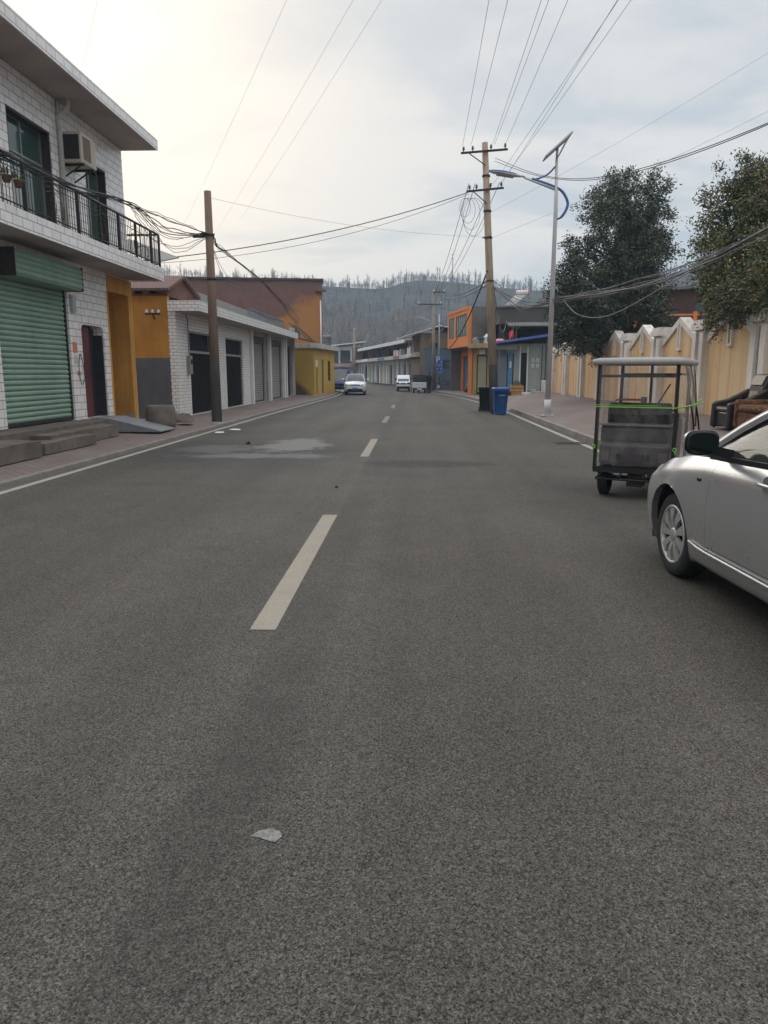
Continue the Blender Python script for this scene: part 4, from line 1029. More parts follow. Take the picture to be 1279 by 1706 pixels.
# stained wall house and brick upper storeys further along
J_=building('stained_house','brown stained house with pale sloping roof behind the container',(.55,72,0),R(8))
STAIN=pm('stained_brown',(.17,.125,.085),.92,var=.4,sc=.9,streak=.5,dirt=(.08,.07,.05))
m=MB();m.wall(0,4.6,0,5.3,[(1.0,1.7,3.4,4.4)],0,.2);m.box(0,.2,.2,6,0,5.3);m.box(4.4,4.6,.2,6,0,5.3);m.build('wall',STAIN,J_)
ROOFW=pm('pale_roof_sheet',(.6,.6,.6),.5,.1,var=.12,sc=1)
m=MB();m.prism([(-1.6,5.0),(1.8,6.0),(3.6,5.7),(3.6,5.62),(1.8,5.9),(-1.6,4.92)],'y',-.5,6);m.build('roof',ROOFW,J_)
window(J_,1.0,1.7,3.4,4.4,.08,2,None,FRAME_D,GLASS_D)
# row of white shops round the bend: each its own house
FR=[(1.2,72.5),(-.15,84),(-1.95,92.5),(-4.7,105),(-7.9,119),(-12.3,142),(-17.5,160)]
cols=[((.30,.2,.13),BRICK),((.42,.41,.38),pm('weathered_boards',(.12,.085,.065),.9,var=.4,sc=1.5)),((.46,.45,.43),pm('maroon_loft',(.11,.06,.055),.9,var=.3)),((.44,.44,.42),pm('weathered_boards',(.12,.085,.065),.9)),((.48,.47,.44),MATS['maroon_loft']),((.45,.42,.40),BRICK)]
desc=['tan shop with brick upper storey behind the parked white minivan','whitewashed shop with pale boxes on its canopy under a timber loft','whitewashed shop with two maroon doors under a pale sloping roof','whitewashed shop with bluish doors in the middle of the curved row','whitewashed shop with dark doorways under a low loft, before the last one','farthest whitewashed shop of the curved row, by the thin grey pole']
for i in range(6):
    (xa,ya),(xb,yb)=FR[i+1],FR[i];L=math.hypot(xb-xa,yb-ya)
    T=building('row_shop',desc[i],(xa,ya,.12),math.atan2(yb-ya,xb-xa),'shop');T['group']='white shops along the bend'
    rr=random.Random(20+i);wm=pm('row_wall_%d'%i,cols[i][0],.85,var=.2,sc=.8,streak=.4)
    n=max(3,int(L/3.0));hs=[];
    for k in range(n):hs.append((L*(k+.2)/n,L*(k+.78)/n,.05,2.45))
    m=MB();m.wall(0,L,0,3.1,hs,0,.2);m.box(0,.2,.2,5,0,3.1);m.box(L-.2,L,.2,5,0,3.1);m.build('wall',wm,T)
    for k,h_ in enumerate(hs):
        kind=(k+i)%4
        mt=(MAROON,DARK,WHITE,BLUEG,MATS['cream_shutter'])[(k*3+i*2)%5]
        if kind==1:shutter_part(T,h_[0],h_[1],.05,2.45,.1,GALV,.13,.03)
        else:
            q=MB();q.box(h_[0],lerp(h_[0],h_[1],.5)-.02,.07,.1,.05,2.45);q.build('door',mt,T)
            q=MB();q.box(lerp(h_[0],h_[1],.5)+.02,h_[1],.09,.12,.05,2.45);q.build('door',WHITE if kind==2 else GLASS_D,T)
    for k in range(n+1):
        xx=min(max(L*k/n,.15),L-.15);q=MB();q.box(xx-.14,xx+.14,-.12,0,0,3.0);q.build('pillar',WHITE,T)
    m=MB();m.box(.05,L-.05,-1.1,0,3.0,3.42);m.build('canopy',pm('row_canopy',(.44,.42,.38),.85,var=.3,sc=1.5,streak=.5),T)
    lo=1.0
    m=MB();m.wall(.1,L-.1,3.42,5.0,[(L*.15,L*.4,3.7,4.7),(L*.55,L*.85,3.7,4.7)],lo,.2);m.box(.1,.3,lo+.2,5,3.1,5.0);m.box(L-.3,L-.1,lo+.2,5,3.1,5.0);m.box(.1,L-.1,.0,5,3.1,3.4);m.build('upper_wall',cols[i][1],T)
    for a,b in ((.15,.4),(.55,.85)):window(T,L*a,L*b,3.7,4.7,lo+.1,3,None,FRAME_D,GLASS_D)
    for k in range(4):
        q=MB();xx=lerp(.3,L-.3,k/3);q.box(xx-.06,xx+.06,-.55,-.43,3.42,4.9);q.build('post',cols[i][1],T)
    if i in (1,2,3):
        m=MB();m.prism([(-1.0,4.95),(-1.0,5.03),(4.6,5.75),(4.6,5.65)],'x',-.1,L+.1);rq=m.build('roof',ROOFW,T);m=MB();m.box(-.1,L+.1,-1.06,-1.001,4.72,5.12);m.build('fascia',WHITE,rq)
    else:
        m=MB();m.prism([(-.2,5.0),(-.2,5.1),(3.0,5.7),(5.2,5.1),(5.2,5.0)],'x',-.1,L+.1);m.build('roof',ROOFG,T)
    if i in (0,1):
        for k in range(3):
            q=MB();w_=rr.uniform(.5,.9);q.box(L*(.25+.22*k)-w_/2,L*(.25+.22*k)+w_/2,-.95,-.35,3.42,3.42+rr.uniform(.4,.8));o=q.build('roof_box',(WHITE,CHALK,GALV)[k],T)
    q=MB();q.box(L*.3,L*.7,-1.14,-1.105,3.06,3.36);q.build('sign_board',(WHITE,pm('faded_red_board',(.3,.08,.07),.7),pm('faded_blue_board',(.1,.16,.25),.7))[i%3],T)
# two storey house closing the bend
K_=building('balcony_house','pale two storey house with open balcony bays closing the bend',(-14.9,128,0),R(4))
m=MB();m.wall(0,6.2,0,5.9,[(.3,2.0,3.1,5.3),(2.3,4.0,3.1,5.3),(.6,1.6,.0,2.3),(2.6,3.6,0,2.3)],0,.2);m.box(0,.2,.2,7,0,5.9);m.box(6,6.2,.2,7,0,5.9);m.box(.2,6,6.8,7,0,5.9);m.build('wall',MATS['row_wall_2'],K_)
m=MB();m.box(.2,6.,2.0,2.2,0,5.9);m.build('inner_partition',pm('blue_grey_inner',(.2,.21,.23),.9),K_)
m=MB();m.prism([(-.5,5.8),(6.6,6.6),(6.6,6.8),(-.5,6.0)],'y',-.6,7);m.build('roof',ROOFW,K_)
m=MB();m.box(0,6.2,-.9,0,2.55,3.1);m.build('balcony',pm('pinkish_front',(.36,.27,.24),.85),K_)
m=MB();m.box(4.3,6.19,-.02,.0,3.1,5.8);m.build('brick_panel',BRICK,K_)
K2=building('far_left_house','white flat roofed house beyond the yellow hut at the bend',(-8.9,72,0),R(96))
m=MB();m.wall(0,14,0,3.4,[(1,2,0.1,2.5),(3.5,4.6,.1,2.5),(6,7,.1,2.5),(9,10,.1,2.5)],0,.2);m.box(0,.2,.2,6,0,3.4);m.build('wall',MATS['row_wall_4'],K2)
m=MB();m.box(-.2,14.2,-.8,6,3.4,3.7);m.build('roof',CHALK,K2)
for a in (1,3.5,6,9):
    q=MB();q.box(a,a+1,.1,.14,.1,2.5);q.build('door',DARK if a!=6 else MAROON,K2)
# brick house behind the boundary wall, between the two evergreens
M_=building('brick_house','brown brick house with orange rails behind the boundary wall',(12.6,45,0),R(-14))
m=MB();m.wall(0,7,0,6.2,[(1.5,2.6,4.2,5.2),(3.4,4.4,4.9,5.6)],0,.3);m.box(0,.3,.3,6,0,6.2);m.box(6.7,7,.3,6,0,6.2);m.build('wall',brick_mat('dark_brick',(.13,.06,.045),(.10,.05,.04),(.10,.085,.075)),M_)
m=MB();m.prism([(-.3,6.15),(7.3,6.4),(7.3,6.55),(-.3,6.3)],'y',-.5,6.2);m.build('roof',pm('grey_roof_edge',(.17,.155,.145),.9,var=.4,sc=2),M_)
for x0,x1,z0,z1 in ((1.5,2.6,4.2,5.2),(3.4,4.4,4.9,5.6)):window(M_,x0,x1,z0,z1,.1,2,None,FRAME_D,GLASS_D)
m=MB();m.box(-.2,7,-.75,0,3.7,3.9);rr_=m.build('terrace',STAIN,M_)
for z in (4.78,):
    q=MB();q.box(-.2,6.9,-.74,-.68,z,z+.09);q.build('handrail',ORANGE,rr_)
for x in (.1,1.7,3.3,4.9,6.5):
    q=MB();q.box(x,x+.2,-.76,-.6,3.9,5.0);q.build('post',ORANGE,rr_)

# ---- poles and lamps
tp=thing('utility_pole','tall tan concrete utility pole behind the wheelie bins, leaning left','utility pole',(3.33,31.0,0),0)
Z=Vector((-.66,0,10.4))
m=MB();m.tube([(0,0,-.05),tuple(Z)],[.19,.115],18);m.build('shaft',pole_mat('pole_tan',(.30,.225,.165),(.165,.16,.155),1.95),tp)
def on(z):return Z*(z/10.4)
for z,a,b in ((10.05,-.95,.85),(8.65,-.78,.65)):
    p=on(z);m=MB();m.bar((p.x+a,-.16,z-.06),(p.x+b,-.16,z+.06),.07,.07);cb=m.build('crossarm',STEEL_D,tp)
    for k in range(4):
        xx=lerp(a+.1,b-.1,(0,.22,.66,1)[k]);zz=lerp(z-.06,z+.06,(xx-a)/(b-a))+.03
        q=MB();q.lathe([(0,0),(.018,0),(.018,.06),(.05,.07),(.055,.1),(.035,.12),(.045,.15),(.03,.19),(0,.2)],10);o=q.build('insulator',pm('dark_porcelain',(.07,.06,.06),.3),cb);o.location=(p.x+xx,-.16,zz)
    q=MB();q.bar((p.x+a*.7,-.16,z-.05),(p.x,-.14,z-.5),.04,.03);q.build('brace',STEEL_D,cb)
for z in (9.15,7.85,6.85,5.2):
    p=on(z);m=MB();m.tube([(p.x,0,z),(p.x,0,z+.07)],.16,14);m.build('clamp_band',STEEL_D,tp)
m=MB();p=on(6.9);m.bar((p.x-.25,-.14,6.86),(p.x+.1,-.14,6.93),.04,.04);m.build('hook',STEEL_D,tp)
BLUEL=pm('lamp_blue',(.05,.12,.30),.35,var=.1,sc=5)
LWHITE=pm('lamp_white',(.48,.47,.47),.4,.1,var=.08,sc=2,streak=.15)
def street_lamp(label,loc,panel=True,group='solar street lamps'):
    t_=thing('street_lamp',label,'street lamp',loc,0,group)
    m=MB();m.tube([(0,0,0),(0,0,6.6),(-.03,0,8.2)],[.095,.065,.045],14);m.build('pole',LWHITE,t_)
    m=MB();m.tube([(0,0,0),(0,0,.55)],[.12,.115],14);m.box(-.2,.2,-.2,.2,0,.03);m.build('base_sleeve',LWHITE,t_)
    if not panel:pass
    m=MB();m.tube([(0,0,7.28),(-1.05,0,7.66)],[.05,.035],8);m.build('arm',LWHITE,t_)
    P=crom([(-.05,0,8.0),(-.35,0,7.72),(-.8,0,7.6),(-1.15,0,7.72)],5);m=MB();m.tube(P,[.028]*len(P),8)
    P=crom([(-.8,0,7.62),(-.2,0,7.42),(.16,0,7.25),(.36,0,6.95),(.36,0,6.72),(.2,0,6.45),(.06,0,6.38)],5);m.tube(P,[.045 if i<26 else .035 for i in range(len(P))],8);m.build('scroll',BLUEL,t_)
    m=MB();rows=[]
    for i,(x,w,h) in enumerate(((-1.1,.035,.03),(-1.22,.07,.05),(-1.45,.13,.09),(-1.75,.15,.10),(-2.05,.11,.07),(-2.22,.04,.025))):
        zc_=7.69+(-x-1.1)*.16;rows.append([(x,w*math.cos(a),zc_+h*math.sin(a)*(1 if math.sin(a)>0 else .75)) for a in [j*PI/6 for j in range(12)]])
    m.grid(rows,close=True);m.add(rows[-1],[tuple(range(12))]);hd=m.build('lamp_head',LWHITE,t_)
    m=MB();rows=[]
    for i,(x,w,h) in enumerate(((-1.3,.085,.062),(-1.45,.125,.092),(-1.75,.147,.105),(-2.05,.108,.074),(-2.2,.05,.035))):
        zc_=7.69+(-x-1.1)*.16+.006;rows.append([(x,w*math.cos(a),zc_+h*math.sin(a)+.004) for a in [-PI*.18+j*PI*.36/4 for j in range(5)]])
    m.grid(rows)
    m.grid([[(x,-y,z) for x,y,z in r] for r in rows]);m.build('blue_band',BLUEL,hd)
    m=MB();m.bar((-1.4,0,7.664),(-1.95,0,7.752),.16,.02);m.build('lens',pm('lamp_lens',(.25,.22,.17),.3),hd)
    if panel:
        m=MB();M=Matrix.Translation((-.02,0,8.58))@Matrix.Rotation(R(-41),4,'Y');m.box(-.53,.53,-.35,.35,-.02,.02,M=M);pn=m.build('solar_panel',GALV,t_)
        q=MB();q.box(-.5,.5,-.32,.32,.021,.025,M=M);q.build('cells',pm('solar_cells',(.02,.025,.05),.15),pn)
        q=MB();q.tube([(-.03,0,8.15),(-.02,0,8.56)],.04,8);q.tube([(.0,.12,8.25),(.26,.12,8.78)],.014,5);q.tube([(.0,-.12,8.25),(.3,-.12,8.8)],.014,5);q.build('panel_bracket',GALV,t_)
    return t_
street_lamp('white street lamp with blue scrolled arm, near the wheelie bins',(4.56,25.7,pave_z(4.56,25.7)))
L2=street_lamp('distant white street lamp carrying the blue parking sign',(2.05,63.4,.12),False)
L2.scale=(.95,.95,.76)
sg=thing('parking_sign','two blue parking plates with white lettering fixed on the distant lamp pole','sign',(2.03,63.2,0))
SB=pm('sign_blue',(.03,.11,.46),.45,var=.06)
def text(body,size,loc,parent,mat,name='lettering',bold=.0):
    c=bpy.data.curves.new(name,'FONT');c.body=body;c.size=size;c.align_x='CENTER';c.extrude=.002;c.offset=bold
    o=bpy.data.objects.new(name,c);C.objects.link(o);o.parent=parent;o.location=loc;o.rotation_euler=(HP,0,0);
    bpy.context.view_layer.update()
    me=bpy.data.meshes.new_from_object(o.evaluated_get(bpy.context.evaluated_depsgraph_get()));me.name=name
    bpy.data.objects.remove(o);o=bpy.data.objects.new(name,me);C.objects.link(o);o.parent=parent;o.location=loc;o.rotation_euler=(HP,0,0)
    me.materials.clear();me.materials.append(mat);return o
for z0,z1,nm in ((2.2,2.98,'upper_plate'),(1.55,2.14,'lower_plate')):
    q=MB();q.box(-.34,.34,-.02,.01,z0,z1);pl_=q.build(nm,SB,sg)
    q=MB();w_=.012
    for a in (-.32,.32-w_):q.box(a,a+w_,-.024,-.0195,z0+.02,z1-.02)
    for b in (z0+.02,z1-.02-w_):q.box(-.32+w_,.32-w_,-.024,-.0195,b,b+w_)
    q.build('border_line',WHITE,pl_)
    if nm=='upper_plate':
        text('P',.72,(-.07,-.026,2.42),pl_,WHITE,bold=.012)
        q=MB()
        for k in range(5):glyph(q,-.24+.12*k,2.3,.1,k+9)
        glyph(q,.2,2.5,.16,77)
        for i in range(len(q.v)):q.v[i]=(q.v[i][0],q.v[i][1]-.02,q.v[i][2])
        q.build('characters',WHITE,pl_)
    else:
        q=MB()
        q.prism([(-.16,1.98),(-.05,1.98),(-.105,1.84)],'y',-.026,-.0195);q.prism([(.12,1.98),(.23,1.98),(.175,1.84)],'y',-.026,-.0195);q.build('arrows',WHITE,pl_)
        q=MB()
        for k in range(5):glyph(q,-.24+.12*k,1.68,.11,k+30)
        for i in range(len(q.v)):q.v[i]=(q.v[i][0],q.v[i][1]-.02,q.v[i][2])
        q.build('characters',WHITE,pl_)
p2=thing('utility_pole','thin weathered utility pole beside the distant parking sign','utility pole',(1.62,62.8,.1))
m=MB();m.tube([(0,0,0),(-.12,0,8.1)],[.16,.11],12);m.build('shaft',pole_mat('pole_far',(.24,.22,.19),(.2,.19,.17),1.),p2)
for z,a,b in ((7.95,-.15,.85),(7.0,-1.35,.6)):
    q=MB();q.bar((a,-.14,z),(b,-.14,z),.07,.07);cb=q.build('crossarm',STEEL_D,p2)
    for xx in (a+.08,b-.08):
        q=MB();q.lathe([(0,0),(.02,0),(.05,.08),(.05,.16),(0,.2)],8);o=q.build('insulator',WHITE,cb);o.location=(xx,-.14,z+.03)
p3=thing('utility_pole','slim distant pole standing before the curved row of white shops','utility pole',(-8.3,104,.1))
m=MB();m.tube([(0,0,0),(0,0,7.5)],[.2,.13],10);m.build('shaft',MATS['pole_far'],p3)
q=MB();q.bar((-.9,0,7.2),(.9,0,7.2),.08,.08);q.build('crossarm',WIRE_G,p3)

# ---- wheelie bins
def wheelie_bin(label,loc,rz,mat,marks,group='wheelie bins at the pole'):
    t_=thing('wheelie_bin',label,'bin',loc,rz,group)
    m=MB()
    def ring(w,d,z,y0=0,r=.04):
        P=[]
        for sx_,sy_ in ((1,-1),(1,1),(-1,1),(-1,-1)):
            cx,cy=sx_*(w/2-r),sy_*(d/2-r)+y0
            for k in range(4):
                a={(1,-1):-HP,(1,1):0,(-1,1):HP,(-1,-1):PI}[(sx_,sy_)]+k*HP/3
                P.append((cx+r*math.cos(a),cy+r*math.sin(a),z))
        return P
    rows=[ring(.44,.5,.04,.02),ring(.45,.52,.1,.02),ring(.55,.66,.9,0),ring(.56,.68,.905,0),ring(.585,.71,.91,0),ring(.585,.71,.97,0)]
    m.grid(rows,close=True);m.add(rows[0],[tuple(reversed(range(16)))]);b=m.build('body',mat,t_)
    m=MB();rows=[ring(.60,.73,.972,.0),ring(.61,.74,.99,.0),ring(.60,.73,1.03,.0),ring(.5,.6,1.06,.02)]
    m.grid(rows,close=True);m.add(rows[-1],[tuple(range(16))]);m.add(rows[0],[tuple(reversed(range(16)))]);m.build('lid',mat,t_)
    for s_ in (-1,1):
        q=MB();q.lathe([(0,s_*.2),(.09,s_*.2),(.1,s_*.22),(.1,s_*.25),(.09,s_*.27),(0,s_*.27)],16,axis='x');o=q.build('wheel',RUBBER,t_);o.location=(0,.24,.1)
    q=MB();q.tube([(-.22,.37,1.0),(-.22,.44,.98),(.22,.44,.98),(.22,.37,1.0)],.017,6);q.build('handle',mat,t_)
    if marks:
        q=MB()
        for x in (-.08,.0,.08):q.bar((x,-.285,.38),(x,-.322,.66),.018,.012)
        q.build('moulded_ribs',pm('bin_rib_blue',(.10,.20,.40),.5),b)
        q=MB()
        for k in range(6):q.box(-.11+k*.04,-.085+k*.04,-.3345,-.329,.735,.775)
        q.build('lettering',pm('bin_lettering',(.35,.42,.55),.6),b)
    return t_
wheelie_bin('blue wheelie bin at the kerb in front of the tan pole',(3.40,29.75,0),R(4),pm('bin_blue',(.022,.085,.26),.42,var=.1,fine=.04,streak=.2),True)
wheelie_bin('black wheelie bin behind the blue one beside the tan pole',(3.02,31.9,0),R(-4),pm('bin_black',(.02,.022,.022),.5,var=.2,fine=.04),False)

# ---- discarded seats against the wall
LEATH=pm('black_leather',(.022,.017,.016),.32,var=.2,sc=4,fine=.08,spec=.5)
LEATHB=pm('worn_brown_leather',(.07,.045,.035),.4,var=.4,sc=5)
gz=pave_z(6.95,16.1)
ch_=thing('armchair','black leather armchair with high back, worn seat, against the boundary wall','armchair',(6.93,16.15,gz),-HP)
# local -y faces the street (front), x across
m=MB();m.box(-.33,.33,-.36,.35,.06,.36);m.build('base',LEATH,ch_,bevel=.03)
m=MB();m.box(-.32,.32,-.40,.25,.365,.47);m.build('seat_cushion',LEATHB,ch_,bevel=.045)
for s_ in (-1,1):
    m=MB();m.prism([(-.44,.03),(.42,.03),(.46,.85),(.3,.84),(.12,.74),(-.12,.62),(-.43,.55)],'x',s_*.34,s_*.47);m.build('arm',LEATH,ch_,bevel=.03)
m=MB();m.prism([(.22,.4),(.44,.4),(.55,1.12),(.50,1.16),(.40,1.14),(.30,.9)],'x',-.335,.335);m.build('backrest',LEATH,ch_,bevel=.04)
m=MB();m.prism([(.30,.92),(.385,1.125),(.355,1.125),(.27,.92)],'x',-.27,.27);m.build('head_pad',pm('bronze_leather',(.20,.155,.10),.35,var=.3,sc=6),ch_,bevel=.02)
m=MB();m.prism([(.20,.5),(.285,.8),(.26,.8),(.175,.5)],'x',-.2,.2);m.build('worn_panel',pm('cracked_panel',(.22,.17,.12),.6,var=.8,sc=18),ch_,bevel=.01)
for a in (-.4,.4):
    for b in (-.36,.36):
        q=MB();q.lathe([(0,0),(.025,0),(.035,.06),(0,.06)],8);o=q.build('foot',BLACK,ch_);o.location=(a,b,0)
t=NT('scroll_upholstery')
vv=t.noise(5.5,2,.4,dist=2.4);v2=t.noise(13,2,.5,dist=3.)
cc=t.ramp(vv,[(.40,(.045,.018,.010)),(.47,(.21,.085,.03)),(.52,(.06,.022,.012)),(.58,(.26,.12,.05)),(.64,(.05,.02,.012))])
cc=t.mix(t.rng(v2,.5,.58,0,.6),cc,(.035,.016,.01));SCROLL=t.out(cc,.75,0,.25)
sf=thing('sofa','brown scroll patterned sofa standing beside the black armchair','sofa',(6.98,14.35,pave_z(6.98,14.4)),-HP)
m=MB();m.box(-1.05,1.05,-.42,.4,.06,.4);m.build('base',SCROLL,sf,bevel=.04)
for a in (-.52,.52):
    m=MB();m.box(a-.5,a+.5,-.46,.2,.405,.55);m.build('seat_cushion',SCROLL,sf,bevel=.06)
m=MB();m.prism([(.2,.4),(.45,.4),(.55,.92),(.42,.98),(.33,.92)],'x',-1.04,1.04);m.build('backrest',pm('dark_brown_plush',(.06,.03,.02),.85,var=.5,sc=9),sf,bevel=.05)
for s_ in (-1,1):
    m=MB();m.box(s_*1.14-.09,s_*1.14+.09,-.44,.42,.06,.64);m.build('arm',SCROLL,sf,bevel=.06)
for a in (-.95,.95):
    for b in (-.36,.34):
        q=MB();q.box(a-.03,a+.03,b-.03,b+.03,0,.065);q.build('foot',BLACK,sf)

# ---- two evergreens behind the wall
def evergreen(label,loc,lobes,limbs,nleaf,ll,mat,seed,trunk_r,bark):
    rs=random.Random(seed)
    t_=thing('evergreen_tree',label,'tree',loc)
    L0=Vector(loc)
    m=MB()
    for path,r0,r1 in limbs:
        P=crom([Vector(p)-L0 for p in path],4);m.tube(P,[lerp(r0,r1,i/(len(P)-1)) for i in range(len(P))],8)
    # boughs out to each clump
    for (x,y,z,r) in lobes:
        a=Vector((x,y,z))-L0;b=Vector((lerp(0,a.x,.15),lerp(0,a.y,.15),max(a.z-1.6,.8)))
        m.tube(crom([b,(a+b)/2+Vector((rs.uniform(-.2,.2),rs.uniform(-.2,.2),.1)),a],3),[.05]*6+[.02],5)
    m.build('trunk',bark,t_)
    m=MB();tot=sum(l[3]**2 for l in lobes)
    V=m.v;Fc=m.f
    for (x,y,z,r) in lobes:
        n=int(nleaf*r*r/tot)
        nc=max(8,int(n/52))
        for c in range(nc):
            u=Vector((rs.gauss(0,1),rs.gauss(0,1),rs.gauss(0,1))).normalized()
            rad=r*(1-.55*rs.random()**2.0)
            rad*=1+.45*mn.noise(Vector((x+u.x*1.3,y+u.y*1.3,z+u.z*1.3))*1.3)
            if rs.random()<.10:rad*=1.18
            cc_=Vector((x,y,z))-L0+Vector((u.x*rad,u.y*rad,u.z*rad*.95))
            k=int(rs.uniform(30,74))
            tw=(u+Vector((rs.uniform(-.5,.5),rs.uniform(-.5,.5),rs.uniform(-.1,.6)))).normalized()
            tl=ll*rs.uniform(2.4,5.)
            for q in range(k):
                p=cc_+tw*(tl*(q/k-.4))+Vector((rs.gauss(0,1),rs.gauss(0,1),rs.gauss(0,1)))*ll*.85
                d=(tw*.6+Vector((rs.gauss(0,1),rs.gauss(0,1),rs.gauss(-.25,.8)))*.6).normalized()
                s=d.cross(Vector((rs.gauss(0,1),rs.gauss(0,1),rs.gauss(0,.6)))).normalized()
                l=ll*rs.uniform(.7,1.25);w=l*.2;nn=d.cross(s)*l*.07
                b=len(V)
                V.append(tuple(p));V.append(tuple(p+d*l*.5+s*w-nn));V.append(tuple(p+d*l));V.append(tuple(p+d*l*.5-s*w-nn))
                Fc.append((b,b+1,b+2));Fc.append((b,b+2,b+3))
    m.m=[0]*len(Fc);m.s=[False]*len(Fc)
    m.build('crown',mat,t_)
    return t_
BARK=pm('dark_bark',(.07,.055,.045),.9,var=.3,sc=4,bump=.4)
LV1=leaf_mat('evergreen_leaf',[(0,(.020,.030,.016)),(.35,(.034,.050,.026)),(.7,(.056,.074,.038)),(.9,(.09,.098,.05)),(1,(.13,.09,.045))])
LV2=leaf_mat('osmanthus_leaf',[(0,(.024,.036,.013)),(.35,(.044,.062,.020)),(.7,(.075,.092,.028)),(.88,(.14,.135,.035)),(1,(.30,.17,.03))])
P1=[((8.13,8.55),.7),((7.2,8.0),.75),((8.7,7.95),.95),((9.3,7.32),.9),((7.64,7.0),.95),((9.05,6.31),1.0),((6.95,6.9),.6),((8.31,5.63),1.1),((6.85,5.55),.9),((6.08,5.1),.6),((7.41,4.72),1.2),((9.0,4.71),1.0),((6.15,4.37),.7),((6.6,3.6),.95),((7.73,3.45),1.0),((8.91,3.65),.9),((7.0,2.85),.6),((9.45,3.3),.6),((6.35,3.1),.52),((8.0,9.1),.32)]
rs=random.Random(9)
lobes=[(x,31.2+rs.uniform(-1.3,1.3),z,r) for (x,z),r in P1]
evergreen('dark evergreen tree overhanging the middle of the boundary wall',(8.9,31.6,.4),lobes,[([(8.9,31.6,.4),(8.7,31.5,2.2),(8.3,31.3,4.5),(8.2,31.2,6.8),(8.15,31.2,8.6)],.2,.04),([(8.6,31.4,2.6),(7.6,31.2,3.4),(6.6,31.,4.2)],.1,.03),([(8.4,31.4,3.6),(9.1,31.4,4.6),(9.2,31.3,6.2)],.09,.03)],80000,.118,LV1,21,.2,BARK)
P2=[((8.32,6.55),.45),((8.0,5.93),.5),((8.68,5.85),.62),((7.84,5.29),.5),((8.45,5.07),.72),((7.67,4.57),.58),((8.22,4.35),.72),((9.1,4.49),.85),((7.5,3.99),.45),((8.05,3.61),.72),((8.82,3.46),.8),((7.9,3.05),.5),((8.6,2.9),.42),((9.33,5.21),1.0),((9.5,3.56),1.0),((9.88,4.4),1.0),((9.2,6.5),.6),((10.1,5.9),.8)]
LOW=[(7.5,18.4,3.2,.45),(7.35,17.4,3.3,.5),(7.6,19.1,3.4,.42),(7.45,16.5,3.45,.55),(7.9,18.0,3.75,.6),(7.8,16.9,4.1,.7)]
lobes=[(x,20.2+rs.uniform(-1.,1.),z,r) for (x,z),r in P2]+LOW
evergreen('evergreen tree with yellowish leaf patches overhanging the wall above the armchair',(9.3,20.6,.4),lobes,[([(9.3,20.6,.4),(9.2,20.5,2.2),(8.9,20.4,4.2),(8.8,20.3,6.2)],.17,.03),([(9.1,20.4,2.4),(8.4,20.1,3.2),(7.9,19.9,4.)],.08,.03)],86000,.092,LV2,22,.17,BARK)
# ================================================================ VEHICLES
def paint(name,col,metal=.0,rough=.32,coat=.6):
    t=NT(name)
    k=t.rng(t.noise(1.5,3,.5),.3,.7,.97,1.03)
    c=t.mix(1.,col,t.comb(k,k,k),'MULTIPLY')
    c=t.mix(t.rng(t.sep(t.co())[2],.62,.25,0,.22),c,(.23,.21,.185))       # browner and darker towards the sills
    t.b.inputs['Coat Weight'].default_value=coat;t.b.inputs['Coat Roughness'].default_value=.14
    MATS[name]=t.out(c,t.rng(t.noise(2,3,.5),.3,.7,rough-.015,rough+.02),metal,.5);return MATS[name]
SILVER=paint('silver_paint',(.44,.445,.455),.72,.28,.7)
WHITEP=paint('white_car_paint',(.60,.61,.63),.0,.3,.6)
CHROME=pm('bright_trim',(.62,.62,.62),.22,.85,var=.05,fine=.02)
HUBCAP=pm('hubcap_silver',(.42,.41,.40),.4,.6,var=.12,sc=9,streak=.0)
MIRRORG=pm('mirror_glass',(.045,.062,.058),.04,.9,var=.05,fine=0)  # dark tint stands in for the dark street the mirror reflects
LAMPG=pm('lamp_glass',(.5,.53,.56),.12,.2,var=.15,sc=9)
REDG=pm('tail_red',(.35,.02,.02),.2,var=.1)
PLATE=pm('blue_plate',(.03,.12,.45),.5,var=.1)
SEATC=pm('seat_cloth',(.10,.095,.09),.9,var=.2)

